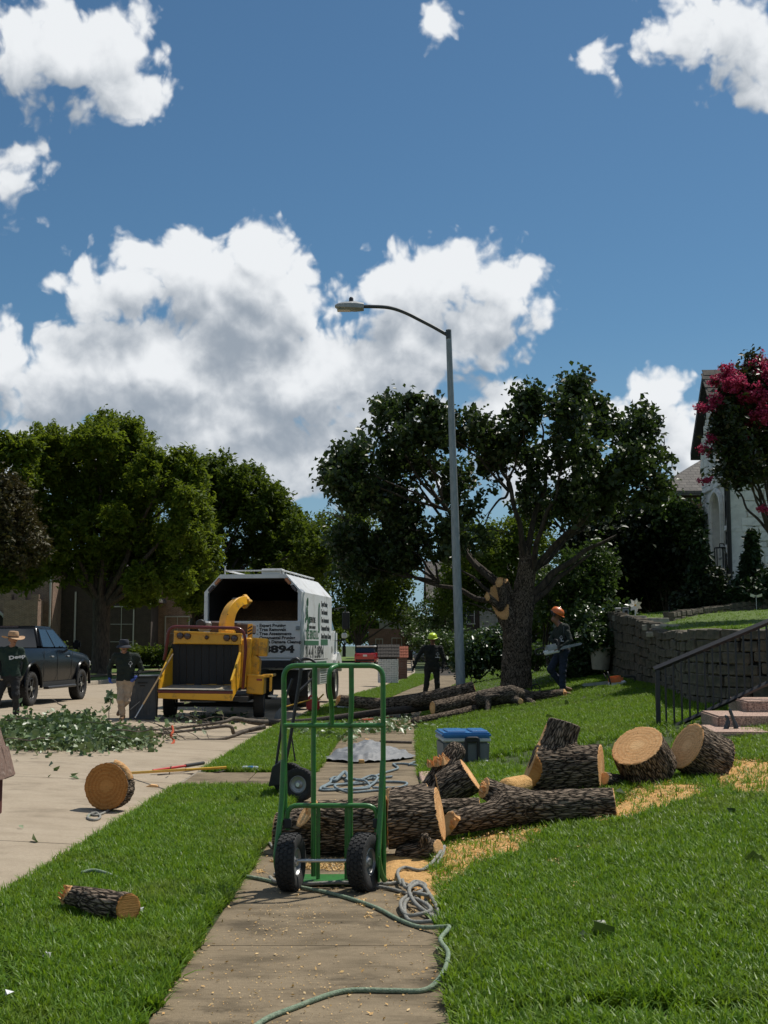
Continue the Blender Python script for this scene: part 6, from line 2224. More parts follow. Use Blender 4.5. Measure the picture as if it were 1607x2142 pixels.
p = g(1290, 1432, 0)
chainsaw('orange and white chainsaw resting on the lawn in front of the planter', p - Vector((0, 0, .05)), R(168), M_orange, 1.1, (0, R(6), R(168)))
p = g(719, 1482, 0)
chainsaw('dark chainsaw lying under the broken end of the long limb', p, R(20), M_black, .9)
p = on(1528, 1557, .34)
t = thing('log_tongs', 'dark steel log tongs lying in the grass before the lowest step', 'log tongs', p)
mb = MB()
MB().tube(spline([(-.18, 0, .03), (-.08, 0, .12), (-.02, 0, .26), (-.05, 0, .34)], 5), [.03] * 11 + [.02] * 4 + [.008], 6).build('jaw', M_galvd, t, smooth=50)
MB().tube(spline([(.2, 0, .03), (.1, 0, .1), (.06, 0, .24), (.0, 0, .42)], 5), [.03] * 11 + [.02] * 4 + [.008], 6).build('jaw', M_galvd, t, smooth=50)
MB().box((-.05, -.02, .08), (.18, .06, .05), rot=(0, -.3, 0)).build('pivot_plate', M_steel, t, bevel=.01)

# ------------------------------------------------------------------ cooler, tarp, bottle, bin
p = on(972, 1607, .02)
ck = thing('cooler', 'grey wheeled cooler with a blue lid on the lawn edge', 'cooler', p, R(4))
k_ = p.y / FPX
wd = 96 * k_
V = []
mb = MB()
mb.prism([(-wd * .47, 0), (wd * .47, 0), (wd * .5, 56 * k_), (-wd * .5, 56 * k_)], 'y', -.2, .55)
mb.build('body', M_cool, ck, bevel=.025, seg=2)
MB().box((0, .175, 60 * k_), (wd * 1.03, .8, 8 * k_)).build('rim', M_coolw, ck, bevel=.012)
MB().box((0, .175, 69 * k_), (wd * 1.05, .82, 11 * k_)).build('lid', M_coolb, ck, bevel=.02, seg=2)
MB().box((-wd * .2, .1, 76 * k_), (wd * .4, .5, 4 * k_)).build('lid_pad', M_coolb, ck, bevel=.01)
MB().box((wd * .3, .1, 76 * k_), (wd * .35, .5, 4 * k_)).build('lid_pad', M_coolb, ck, bevel=.01)
MB().tube(rounded([(-.01, -.23, .03), (-.01, -.24, 64 * k_), (wd * .24, -.24, 64 * k_), (wd * .24, -.23, .03)], .03), .019, 8).build('pull_handle', M_black, ck, smooth=50)
MB().box((wd * .11, -.235, 60 * k_), (wd * .3, .04, 9 * k_)).build('handle_grip', M_black, ck, bevel=.01)
MB().box((wd * .36, -.21, .07), (wd * .2, .03, .09)).build('corner_pad', M_coolw, ck, bevel=.01)
# tarp: a crumpled sheet draped over low things
tp = [on(px, py, 0) for px, py in ((668, 1592), (745, 1598), (830, 1593), (872, 1586), (856, 1580), (800, 1575), (735, 1575), (695, 1582))]
c0 = sum((Vector(v) for v in tp), Vector()) / len(tp)
na, nr_ = 110, 34
V = []
for i in range(nr_ + 1):
    f = i / nr_
    for j in range(na):
        a = j / na * len(tp)
        k0 = int(a) % len(tp)
        e = Vector(tp[k0]).lerp(Vector(tp[(k0 + 1) % len(tp)]), a - int(a))
        p_ = c0.lerp(e, f)
        V.append((p_.x, p_.y, 0))
V = np.array(V)
f_ = np.repeat(np.arange(nr_ + 1) / nr_, na)
u_ = np.stack([V[:, 0] * 2.2, V[:, 1] * .9, 0 * V[:, 0]], 1)
ridge = 1 - np.abs(fbm(u_ * 1.5, 2, 2)) * 3
z = .2 * np.exp(-((V[:, 0] - c0.x + .03) / .3) ** 2) * np.clip(1.25 - f_, 0, 1) + .12 * np.exp(-((V[:, 0] - c0.x + .4) / .16) ** 2) * np.clip(1.15 - f_, 0, 1) + .05 * np.exp(-((V[:, 0] - c0.x - .4) / .25) ** 2)
z = z * (.75 + .35 * ridge) * np.clip((1.02 - f_) * 5, .05, 1) + .02 + .03 * np.clip(fbm(u_ * 4, 3, 5) * 3, 0, 1) + .02 * np.abs(np.sin(V[:, 0] * 22 + V[:, 1] * 3)) * np.clip(1 - np.abs(V[:, 0] - c0.x + .5) * 3, 0, 1)
V[:, 2] = z
V[:, :2] += .04 * np.stack([pn(V * 6 + 3), pn(V * 6 + 9)], 1) * f_[:, None]
Q = [(i * na + j, i * na + (j + 1) % na, (i + 1) * na + (j + 1) % na, (i + 1) * na + j) for i in range(nr_) for j in range(na)]
o = mobj('tarp', npmesh('tarp', V, [Q], True, [M_tarp]))
tag(o, 'crumpled grey tarp thrown over something on the sidewalk', 'tarp')
t = thing('water_bottle', 'clear crushed water bottle with blue label on the verge edge', 'bottle', g(525, 1608, .03))
Mx = Matrix.Rotation(R(90), 4, 'Y')
MB().lathe([(.001, -.1), (.033, -.098), (.035, -.05), (.031, -.03), (.031, .03), (.034, .05), (.03, .08), (.014, .11), (.014, .125)], 14, Mx).build('body', M_bottle, t, smooth=50)
MB().lathe([(.0345, -.03), (.0345, .03)], 14, Mx, cap=False).build('label_band', M_coolb, t, smooth=50)
MB().lathe([(.017, .118), (.017, .14)], 12, Mx).build('cap', M_inkw, t, smooth=50)
p = on(300, 1507, -.02)
p.y = 26.3
p = at(300, 1506, 26.3)
bn = thing('rubbish_bin', 'grey plastic wheeled rubbish bin behind the man in the bucket hat', 'bin', p, R(6))
mb = MB()
w0, w1, hh = .27, .295, .9
V = [(-w0, -.27, 0), (w0, -.27, 0), (w0, .27, 0), (-w0, .27, 0), (-w1, -.32, hh), (w1, -.32, hh), (w1, .32, hh), (-w1, .32, hh)]
mb.add(V, [(3, 2, 1, 0), (4, 5, 6, 7), (0, 1, 5, 4), (1, 2, 6, 5), (2, 3, 7, 6), (3, 0, 4, 7)])
mb.build('body', M_bin, bn, bevel=.03, seg=2)
MB().box((0, 0, hh + .015), (.66, .7, .03)).build('lid', M_bin, bn, bevel=.012)
for i in range(3):
    MB().box((-.12 + i * .12, -.31 + i * .0, .42), (.02, .02, .6), rot=(-.05, 0, 0)).build('rib', M_bin, bn)
MB().box((0, -.325, .78), (.2, .012, .03)).build('stamped_mark', M_ink, bn)
MB().box((0, -.32, .72), (.1, .012, .025)).build('stamped_mark', M_ink, bn)

# ------------------------------------------------------------------ mailboxes
def mailbox(label, p, rz, wd_, dp, hb, hr, wallm, roofm, slot=None, seed=0):
    t = thing('mailbox', label, 'mailbox', p, rz, 'brick mailboxes at the kerb')
    MB().box((0, 0, hb / 2), (wd_ - .012, dp - .012, hb)).build('core', M_wcore, t)
    rr = random.Random(seed)
    lib = [rough_block('brick', .19, .062, .09, wallm, 3 + i, amp=.004, bev=.005) for i in range(3)]
    rows = int(hb / .072)
    for r_ in range(rows):
        z = .036 + r_ * .072
        for side in (0, 1, 2):
            L_ = wd_ if side == 0 else dp
            x = -L_ / 2 + (.0 if r_ % 2 else -.1)
            while x < L_ / 2 - .02:
                a_, b_ = max(x, -L_ / 2), min(x + .19, L_ / 2)
                if b_ - a_ > .03:
                    o = mobj('brick', rr.choice(lib), t)
                    o.scale.x = (b_ - a_) / .19
                    off = rr.uniform(-.003, .004)
                    if side == 0:
                        o.location = ((a_ + b_) / 2, -dp / 2 - off, z)
                    else:
                        s = 1 if side == 1 else -1
                        o.location = (s * (wd_ / 2 + off), (a_ + b_) / 2, z)
                        o.rotation_euler = (0, 0, R(90))
                x += .2
    ov = .06
    MB().prism([(-dp / 2 - ov, hb), (dp / 2 + ov, hb), (0, hb + hr)], 'x', -wd_ / 2 - ov, wd_ / 2 + ov).build('roof', roofm, t)
    L_ = math.hypot(dp / 2 + ov, hr)
    an = math.atan2(hr, dp / 2 + ov)
    sh = [rough_block('shingle', .1, .02, .16, roofm, i + 9, amp=.004, bev=.003) for i in range(3)]
    for s in (-1, 1):
        for r_ in range(4):
            f = (r_ + .5) / 4
            for i in range(int((wd_ + .12) / .11) + 1):
                o = mobj('shingle', rr.choice(sh), t)
                o.location = (-wd_ / 2 - ov + .055 + i * .11, s * (dp / 2 + ov) * (1 - f), hb + hr * f + .012)
                o.rotation_euler = (-s * an + s * .08, 0, 0)
    if slot:
        MB().box((.0, -dp / 2 - .012, hb * .7), (.26, .02, .2)).build('mail_door', slot, t, bevel=.008)
    return t


mailbox('white brick mailbox with a weathered shingle roof on the far verge', at(812, 1428, 50) * 1.0, 0, .72, .6, 1.0, .5, M_pmort, M_shing, M_lamp, 1)
p = at(838, 1424, 56)
mailbox('red brick mailbox with an orange-red roof behind the white one', p, 0, .5, .6, 1.02, .5, M_brickr, mk('red_shake', (.42, .13, .07), (.3, .09, .05), scale=8, rough=.85), mk('teal_plate', (.05, .22, .18), rough=.5), 2)
# shake-roofed wooden mailbox at the frame edge, close to the camera
Y = 5.0
mw = thing('wooden_mailbox', 'weathered cedar-shake roofed mailbox on a dark post close to the camera', 'mailbox', (at(-66, 1700, Y).x, Y, 0))
z = lambda py: at(0, py, Y).z
X = lambda px: at(px - 36, 1500, Y).x - mw.location.x
MB().box((X(-66), .1, z(1720) / 2), (.09, .09, z(1720))).build('post', M_redw, mw)
MB().box((X(-66), .1, (z(1720) + z(1630)) / 2), (X(7) - X(-140), .3, z(1630) - z(1720))).build('box', M_redw, mw, bevel=.006)
MB().box((X(-60), .1, z(1728)), (X(-8) - X(-112), .2, .02)).build('base_board', M_dark, mw)
rr = random.Random(4)
apx, apz = X(-66), z(1400)
for s in (-1, 1):
    ex, ez = (X(27) - apx) * s + apx, z(1632)
    L_ = math.hypot(ex - apx, ez - apz)
    an = math.atan2(apz - ez, (ex - apx))
    for r_ in range(5):
        f0 = r_ / 5
        for i in range(5):
            me = rough_block('shake', L_ / 5 * 1.35, .014, .086, M_shake, rr.randrange(99), amp=.003, bev=.003)
            o = mobj('shake', me, mw)
            f = (r_ + .5) / 5
            o.location = (apx + (ex - apx) * f, -.13 + i * .09, apz + (ez - apz) * f + .008)
            o.rotation_euler = (0, an + (.09 if s > 0 else -.09), 0) if s > 0 else (0, an - .09, 0)
MB().prism([(apx, apz - .02), (X(20), z(1636)), (X(-152), z(1636))], 'y', -.14, .34).build('gable', M_redw, mw)
# little things on the wall and upper lawn
p = at(1329, 1290, 29.2)
t = thing('pinwheel', 'pale flower-shaped pinwheel on a thin stake above the retaining wall', 'pinwheel', p)
c = at(1329, 1266, 29.2) - p
MB().tube([(0, 0, -.1), c], .012, 6).build('stake', M_inkw, t)
for i in range(7):
    a = i * 2 * math.pi / 7 + .3
    d = Vector((math.cos(a), 0, math.sin(a)))
    n_ = Vector((-math.sin(a), 0, math.cos(a)))
    MB().add([c, c + d * .08 + n_ * .06 + Vector((0, -.03, 0)), c + d * .17 + n_ * .02, c + d * .1 - n_ * .03 + Vector((0, .02, 0))], [(0, 1, 2, 3)]).build('vane', M_pinw, t)
MB().ball(c, .025, n=6).build('hub', M_polyel, t, smooth=50)
for (px, py, w_, h_, Y, m, lab) in ((1293, 1293, .12, .22, 30.2, M_clay, 'squat pale garden ornament at the left end of the wall top'), (1309, 1292, .14, .22, 30.0, M_galv, 'small grey framed lantern box on the wall top')):
    p = at(px, py, Y)
    t = thing('garden_ornament', lab, 'ornament', p)
    MB().box((0, 0, h_ / 2), (w_, w_, h_)).build('body', m, t, bevel=.015)
    MB().box((0, 0, h_ + .015), (w_ * 1.1, w_ * 1.1, .03)).build('top', M_inkw if px < 1300 else M_galvd, t, bevel=.008)
    MB().box((0, -w_ / 2 - .004, h_ / 2), (w_ * .5, .01, h_ * .6)).build('front_panel', M_dark, t)
p = at(1582, 1250, 30.4)
t = thing('garden_ornament', 'pale dragonfly ornament among the low conifers', 'ornament', p)
MB().tube([(0, 0, -.3), (0, 0, .05)], .008, 5).build('stake', M_inkw, t)
for s in (-1, 1):
    MB().add([(0, 0, .05), (s * .14, -.02, .1), (s * .15, 0, .03), (s * .04, .02, 0)], [(0, 1, 2, 3)]).build('wing', M_pinw, t)
a, b = at(1400, 1258, 31.5), at(1478, 1214, 33)
t = thing('thin_handrail', 'thin dark handrail slanting up through the evergreen thicket', 'handrail', a)
MB().tube([(0, 0, 0), b - a], .018, 6).build('rail', M_rail, t)
MB().tube([(0, 0, 0), (0, 0, -.9)], .018, 6).build('post', M_rail, t)
for px, py, lab in ((97, 2000, 'small white feather standing in the verge grass'), (25, 2090, 'crumpled white paper scrap on the bare soil patch'), (300, 1905, 'thin white chip in the grass beside the lone log')):
    p = ong(px, py, .05)
    t = thing('litter', lab, 'litter', p)
    rr = random.Random(px)
    mb = MB()
    s = .03 if px != 25 else .045
    mb.add([(rr.uniform(-s, s), rr.uniform(-s, s), rr.uniform(-s * .3, s)) for _ in range(6)], [(0, 1, 2), (1, 3, 2), (2, 3, 4), (3, 5, 4)])
    mb.build('scrap', M_inkw, t)


# ------------------------------------------------------------------ lettering
def text(parent, s, size, M, mat, sx=1.0, bold=.0, name='lettering', align='LEFT'):
    cu = bpy.data.curves.new('t', 'FONT')
    cu.body = s
    cu.size = size
    cu.extrude = .002
    cu.offset = bold
    cu.resolution_u = 2
    cu.align_x = align
    o = bpy.data.objects.new('t', cu)
    link(o)
    dg = bpy.context.evaluated_depsgraph_get()
    dg.update()
    me = bpy.data.meshes.new_from_object(o.evaluated_get(dg), depsgraph=dg)
    bpy.data.objects.remove(o)
    me.materials.clear()
    me.materials.append(mat)
    o = mobj(name, me, parent, M @ Matrix.Diagonal((sx, 1, 1, 1)))
    o['kind'] = 'stuff'
    return o


REAR = lambda x, y, z: Matrix.Translation((x, y, z)) @ Euler((R(90), 0, 0)).to_matrix().to_4x4()
RIGHT = lambda x, y, z: Matrix.Translation((x, y, z)) @ Euler((R(90), 0, R(90))).to_matrix().to_4x4()


def loft(rings, closed_ends=True):
    n = len(rings[0])
    V = [p for r_ in rings for p in r_]
    Fc = [(i * n + k, i * n + (k + 1) % n, (i + 1) * n + (k + 1) % n, (i + 1) * n + k) for i in range(len(rings) - 1) for k in range(n)]
    if closed_ends:
        Fc += [tuple(range(n))[::-1], tuple(range((len(rings) - 1) * n, len(rings) * n))]
    return MB().add(V, Fc)


def panel(P00, P10, P11, P01, u0, u1, v0, v1, off, th=.012):
    """thin plate on a bilinear patch, pushed out along its normal"""
    P = [Vector(p) for p in (P00, P10, P11, P01)]
    f = lambda u, v: P[0] * (1 - u) * (1 - v) + P[1] * u * (1 - v) + P[2] * u * v + P[3] * (1 - u) * v
    c = [f(u0, v0), f(u1, v0), f(u1, v1), f(u0, v1)]
    n = (c[1] - c[0]).cross(c[3] - c[0]).normalized()
    a = [p + n * off for p in c]
    b = [p + n * (off - th) for p in c]
    return MB().add(a + b, [(0, 1, 2, 3), (7, 6, 5, 4), (0, 4, 5, 1), (1, 5, 6, 2), (2, 6, 7, 3), (3, 7, 4, 0)])


# ------------------------------------------------------------------ wood chipper
def chipper():
    Y0 = 25.7
    b = at(409, 1500, Y0 + 1.5)
    b.z = float(roadz(b.x, b.y))
    b.y = Y0
    t = thing('wood_chipper', 'yellow towed wood chipper with a red safety bar and curved discharge chute', 'wood chipper', b)
    q = lambda cx, cy, dy=0.0: at(300 + cx / 3.214, 1150 + cy / 3.214, Y0 + dy) - b
    def slab(nm, pts, th, mat, bev=.008, dirv=(0, 1, 0)):
        d = Vector(dirv) * th
        P = [Vector(p) for p in pts]
        n = len(P)
        return MB().add(P + [p + d for p in P], [tuple(range(n)), tuple(range(n, 2 * n))[::-1]] + [(i, n + i, n + (i + 1) % n, (i + 1) % n) for i in range(n)]).build(nm, mat, t, bevel=bev)
    slab('feed_lip', [q(98, 962), q(598, 968), q(598, 1016), q(100, 1000)], .08, M_yel)
    slab('red_stripe', [q(97, 938), q(600, 946), q(600, 970), q(97, 962)], .06, M_red, .004)
    P = [q(100, 935), q(602, 942), q(590, 912, .75), q(185, 905, .75)]
    MB().add(P + [p - Vector((0, 0, .03)) for p in P], [(0, 1, 2, 3), (7, 6, 5, 4), (0, 4, 5, 1), (1, 5, 6, 2), (2, 6, 7, 3), (3, 7, 4, 0)]).build('feed_table', M_plate, t)
    for nm, pts in (('side_wing', [q(95, 955, .02), q(105, 880, .02), q(190, 668, .72), q(190, 915, .75)]), ('side_wing', [q(588, 1010, .02), q(590, 870, .02), q(648, 690, .72), q(640, 915, .75)])):
        slab(nm, pts, .03, M_yel, .004, (1, 0, 0))
    for a, c in ((q(192, 668, .66), q(105, 870, -.02)), (q(648, 692, .66), q(590, 880, -.02))):
        MB().tube([a, c], .022, 6).build('wing_edge_bar', M_polyel, t)
    slab('infeed_frame', [q(178, 920, .76), q(650, 925, .76), q(655, 628, .76), q(200, 622, .76)], .05, M_yel)
    # curtain strips
    for i in range(9):
        x0 = 192 + i * 50
        slab('curtain_strip', [q(x0, 908 - (i % 3) * 3, .72 + .012 * (i % 2)), q(x0 + 49, 908 - (i % 3) * 3, .72 + .012 * (i % 2)), q(x0 + 49, 634, .72 + .012 * (i % 2)), q(x0, 634, .72 + .012 * (i % 2))], .01, M_curt, .002)
    slab('header_panel', [q(202, 632, .62), q(656, 638, .62), q(658, 562, .62), q(206, 548, .62)], .2, M_yel, .015)
    slab('header_cap', [q(204, 560, .58), q(660, 574, .58), q(660, 562, .58), q(206, 545, .58)], .24, M_yel, .006)
    for cx, cy in ((247, 577), (297, 580), (560, 592), (612, 596)):
        MB().lathe([(.001, -.03), (.06, -.025), (.075, 0), (.075, .02)], 18, Matrix.Translation(q(cx, cy, .6)) @ Euler((R(-90), 0, 0)).to_matrix().to_4x4()).build('tail_light', M_dlens, t, smooth=40)
    MB().lathe([(.001, -.03), (.03, -.025), (.045, 0)], 16, Matrix.Translation(q(426, 590, .6)) @ Euler((R(-90), 0, 0)).to_matrix().to_4x4()).build('marker_light', M_dlens, t, smooth=40)
    MB().tube(rounded([q(140, 740, .55), q(150, 690, .5), q(172, 516, .42), q(672, 528, .42), q(690, 640, .46), q(668, 935, .55)], .17, 7), .034, 12).build('safety_bar', M_red, t, smooth=50)
    # body behind the infeed
    slab('feed_housing', [q(215, 930, .85), q(690, 930, .85), q(690, 600, .85), q(230, 580, .85)], 1.0, M_yel, .03)
    slab('drum_housing', [q(660, 930, 1.0), q(725, 900, 1.0), q(725, 590, 1.0), q(660, 590, 1.0)], 1.2, M_yel, .03)
    slab('engine_hood', [q(445, 560, 2.3), q(715, 565, 2.3), q(715, 498, 2.3), q(450, 478, 2.3)], 1.4, mk('brown_engine_hood', (.12, .075, .055), (.08, .05, .04), rough=.6), .03)
    slab('fuel_tank', [q(365, 548, 2.2), q(455, 548, 2.2), q(455, 482, 2.2), q(370, 472, 2.2)], .6, M_lamp, .04)
    MB().lathe([(.09, 0), (.1, .02), (.1, .4)], 18, Matrix.Translation(q(383, 498, 2.0)) @ Euler((R(-90), 0, 0)).to_matrix().to_4x4()).build('exhaust', M_blackm, t, smooth=40)
    slab('hazard_post', [q(700, 592, 1.6), q(733, 592, 1.6), q(733, 498, 1.6), q(702, 500, 1.6)], .06, M_yel, .004)
    for i in range(3):
        slab('hazard_stripe', [q(703, 535 + i * 22, 1.59), q(730, 520 + i * 22, 1.59), q(730, 510 + i * 22, 1.59), q(703, 525 + i * 22, 1.59)], .008, M_ink, .0)
    slab('control_box', [q(717, 712, 1.3), q(828, 716, 1.3), q(836, 600, 1.3), q(722, 588, 1.3)], .4, M_yel, .02)
    slab('control_box_lid', [q(772, 716, 1.27), q(830, 718, 1.27), q(838, 598, 1.27), q(772, 592, 1.27)], .06, M_yel, .01)
    slab('belt_guard', [q(690, 870, 1.2), q(775, 850, 1.2), q(782, 735, 1.2), q(745, 705, 1.2), q(690, 720, 1.2)], .5, M_yel, .03)
    slab('tool_box', [q(690, 968, .95), q(808, 974, .95), q(812, 848, .95), q(698, 838, .95)], .55, M_yel, .02)
    slab('toolbox_lid', [q(694, 848, .93), q(818, 860, .93), q(818, 848, .93), q(700, 834, .93)], .6, M_yel, .006)
    slab('reflector', [q(762, 880, .94), q(798, 882, .94), q(798, 868, .94), q(762, 866, .94)], .02, M_lred, .002)
    slab('fender', [q(800, 862, 1.05), q(866, 855, 1.05), q(864, 838, 1.05), q(800, 838, 1.05)], 1.0, M_yel, .008)
    slab('fender_flap', [q(846, 955, 1.05), q(862, 950, 1.05), q(866, 845, 1.05), q(850, 845, 1.05)], .05, M_yel, .004)
    slab('chassis', [q(245, 1022, .5), q(700, 1022, .5), q(700, 985, .5), q(245, 985, .5)], 3.4, M_blackm, .01)
    slab('side_step', [q(838, 990, 1.3), q(893, 992, 1.3), q(893, 980, 1.3), q(838, 978, 1.3)], .5, M_steel, .004)
    for cx, sgn in ((182, -1), (779, 1)):
        c = q(cx, 1040, 1.5)
        c.z = .355
        wheel(t, c, (1, .06, 0), .36, .235 if sgn > 0 else .26, .2, M_rimw, tread=False, hub=.05)
    MB().tube([q(182, 1040, 1.5), q(779, 1040, 1.5)], .05, 8).build('axle', M_blackm, t)
    MB().tube([q(450, 1000, 3.4), q(560, 1000, 5.0)], .06, 6).build('tow_bar', M_blackm, t)
    # chute: square duct swept up and over
    pth = spline([q(562, 568, 2.0), q(560, 500, 2.0), q(572, 440, 2.05), q(598, 390, 2.15), q(636, 356, 2.35), q(680, 348, 2.65)], 4)
    MB().tube(pth, [.19 - .05 * i / (len(pth) - 1) for i in range(len(pth))], 4).build('chute', M_yel, t, bevel=.012)
    slab('chute_base', [q(518, 572, 1.8), q(604, 572, 1.8), q(604, 545, 1.8), q(520, 540, 1.8)], .5, M_yel, .01)
    d = (pth[-1] - pth[-3]).normalized()
    MB().tube([pth[-1] - d * .05, pth[-1] + d * .1], .165, 4).build('chute_hood', M_yel, t, bevel=.008)
    MB().tube([q(598, 330, 2.2), q(690, 322, 2.6)], .02, 6).build('chute_rod', M_blackm, t)
    MB().lathe([(.012, -.02), (.012, 0)], 8, Matrix.Translation(q(568, 435, 1.84)) @ Euler((R(-90), 0, 0)).to_matrix().to_4x4()).build('chute_bolt', M_ink, t)
    mb = MB()
    MB().tube(spline([q(612, 900, .9), q(625, 870, .85), q(622, 880, .8), q(612, 905, .8)], 4), .012, 6).build('hose', M_blackm, t)


chipper()


# ------------------------------------------------------------------ chip truck
def chip_truck():
    p = at(526, 1488, 31.0)
    p.z = float(roadz(p.x, p.y))
    t = thing('chip_truck', 'white chip truck with an open eight-sided back and tree-service lettering', 'truck', p, R(-8))
    hw, L_, zf, zc, zr, ch = 1.24, 4.15, 1.22, 2.9, 3.34, .4
    prof = [(-hw, zf), (-hw, zc), (-hw + ch, zr), (hw - ch, zr), (hw, zc), (hw, zf)]
    inn = [(-hw + .09, zf + .05), (-hw + .09, zc - .03), (-hw + ch + .04, zr - .1), (hw - ch - .04, zr - .1), (hw - .09, zc - .03), (hw - .09, zf + .05)]
    V = [(x, 0, z) for x, z in prof] + [(x, L_, z) for x, z in prof] + [(x, 0, z) for x, z in inn] + [(x, L_ - .08, z) for x, z in inn]
    n = 6
    Fc = []
    for i in range(n):
        j = (i + 1) % n
        Fc += [(i, j, n + j, n + i), (2 * n + i, 3 * n + i, 3 * n + j, 2 * n + j), (i, 2 * n + i, 2 * n + j, j)]
    Fc += [tuple(range(n, 2 * n))[::-1], tuple(range(3 * n, 4 * n))]
    MB().add(V, Fc).build('body', M_white, t)
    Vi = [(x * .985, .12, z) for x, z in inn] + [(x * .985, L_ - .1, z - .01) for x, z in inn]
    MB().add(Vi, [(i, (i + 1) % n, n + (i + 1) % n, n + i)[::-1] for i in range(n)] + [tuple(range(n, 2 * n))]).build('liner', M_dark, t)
    # heap of chips inside
    gx, gy = np.meshgrid(np.linspace(-hw + .12, hw - .12, 40), np.linspace(.9, L_ - .12, 40), indexing='ij')
    gz_ = zf + .35 + (gy - .9) * .55 + .12 * fbm(np.stack([gx.ravel() * 2, gy.ravel() * 2, 0 * gx.ravel()], 1), 3).reshape(gx.shape) + .05 * pn(np.stack([gx.ravel() * 12, gy.ravel() * 12, 0 * gx.ravel()], 1)).reshape(gx.shape)
    gz_ = np.minimum(gz_, zc - .1)
    i = np.arange(39)[:, None] * 40 + np.arange(39)[None]
    stuff(mobj('chip_heap', npmesh('chip_heap', np.stack([gx, gy, gz_], -1).reshape(-1, 3), [np.stack([i, i + 40, i + 41, i + 1], -1).reshape(-1, 4)], True, [M_chipsd]), t))
    # tailgate, hinges, rear frame
    MB().box((0, -.035, (zf + 2.14) / 2 + .03), (2 * hw - .02, .06, 2.14 - zf - .04)).build('tailgate', M_white, t, bevel=.01)
    MB().box((0, -.02, 2.15), (2 * hw - .04, .1, .05)).build('tailgate_rail', M_white, t, bevel=.008)
    for x in (-hw + .05, hw - .07):
        MB().box((x, -.08, 2.0), (.1, .05, .1)).build('latch', M_galv, t, bevel=.01)
    MB().box((0, -.03, 1.1), (2 * hw - .1, .1, .25)).build('bumper', M_white, t, bevel=.01)
    for x, m in ((.64, M_clear), (.83, M_lred), (-.64, M_clear), (-.83, M_lred)):
        o = MB().lathe([(.001, -.03), (.055, -.025), (.07, 0)], 18, Matrix.Translation((x, -.085, 1.1)) @ Euler((R(-90), 0, 0)).to_matrix().to_4x4()).build('rear_light', m, t, smooth=40)
        MB().lathe([(.07, -.012), (.085, -.012), (.085, .005)], 18, Matrix.Translation((x, -.085, 1.1)) @ Euler((R(-90), 0, 0)).to_matrix().to_4x4(), cap=False).build('bezel', M_ink, o)
    for s in (-1, 1):
        a = math.atan2(zr - zc, ch)
        for f, m in ((.32, M_dlens), (.72, M_amber)):
            x = s * (hw - ch * f - .055)
            z = zc + (zr - zc) * f - .055
            o = MB().box((0, 0, 0), (.2, .04, .09)).build('marker_light', m, t, bevel=.035, seg=3)
            o.location = (x, -.015, z)
            o.rotation_euler = (0, s * a, 0)
    # roof ladder rack
    for x in (-hw + ch + .12, hw - ch - .12):
        MB().tube([(x, .0, zr + .1), (x, L_, zr + .1)], .022, 6).build('rack_rail', M_white, t)
    for i in range(9):
        y = .1 + i * (L_ - .2) / 8
        x = hw - ch - .12
        MB().tube([(x, y, zr - .01), (x, y, zr + .1)], .016, 6).build('rack_post', M_galv, t)
    MB().tube([(-hw + ch + .1, .02, zr + .09), (hw - ch - .1, .02, zr + .09)], .02, 6).build('rack_bar', M_white, t)
    MB().tube([(-hw + ch + .12, .02, zr), (-hw + ch + .12, .02, zr + .22)], .018, 6).build('rack_post', M_white, t)
    MB().box((hw - ch - .38, .25, zr + .07), (.5, .4, .14)).build('roof_box', M_white, t, bevel=.01)
    for i in range(1, 4):
        MB().box((hw + .008, L_ * i / 4, (zf + zc) / 2), (.03, .05, zc - zf)).build('side_rib', M_white, t) if i == 4 else None
    # running gear
    MB().box((0, 2.6, .85), (.9, 7.6, .28)).build('chassis', M_blackm, t)
    MB().box((0, .35, .72), (2.2, .08, .5)).build('mud_panel', M_black, t)
    MB().box((0, 1.6, 1.12), (2.3, 3.9, .18)).build('bed_floor', M_blackm, t)
    for x in (-.98, .98):
        wheel(t, (x, 1.35, .5), (1, 0, 0), .5, .5, .28, M_rimw, tread=False, hub=.09)
        wheel(t, (x * .99, 5.75, .5), (1, .06, 0), .5, .28, .28, M_rimw, tread=False, hub=.09)
        MB().box((x * 1.02, .82, .62), (.5, .03, .62)).build('mud_flap', M_black, t)
    MB().box((1.05, 3.2, .78), (.3, 1.1, .5)).build('tool_box', M_white, t, bevel=.02)
    for i in range(7):
        MB().box((1.205, 3.2, .6 + i * .06), (.01, .9, .012)).build('vent_louvre', M_ink, t)
    # cab and bonnet
    rings = []
    for y, w_, z0, z1 in ((4.4, 1.08, .85, 2.0), (6.0, 1.08, .85, 2.0)):
        rings.append([(-w_, y, z0), (-w_, y, z1), (w_, y, z1), (w_, y, z0)])
    loft(rings).build('cab', M_white, t, bevel=.06, seg=2)
    rings = [[(-1.0, 4.42, 1.98), (-.9, 4.46, 2.62), (.9, 4.46, 2.62), (1.0, 4.42, 1.98)], [(-1.0, 6.0, 1.98), (-.9, 5.55, 2.62), (.9, 5.55, 2.62), (1.0, 6.0, 1.98)]]
    loft(rings).build('cab_roof', M_carg, t, bevel=.05, seg=2)
    panel(rings[0][3], rings[1][3], rings[1][2], rings[0][2], .08, .92, .1, .85, .012).build('side_window', M_glass, t)
    panel(rings[1][3], rings[1][0], rings[1][1], rings[1][2], .05, .95, .1, .9, .012).build('windscreen', M_glass, t)
    loft([[(-.95, 5.9, .9), (-.95, 5.9, 1.75), (.95, 5.9, 1.75), (.95, 5.9, .9)], [(-.85, 7.3, .9), (-.8, 7.3, 1.5), (.8, 7.3, 1.5), (.85, 7.3, .9)]]).build('bonnet', M_carg, t, bevel=.1, seg=3)
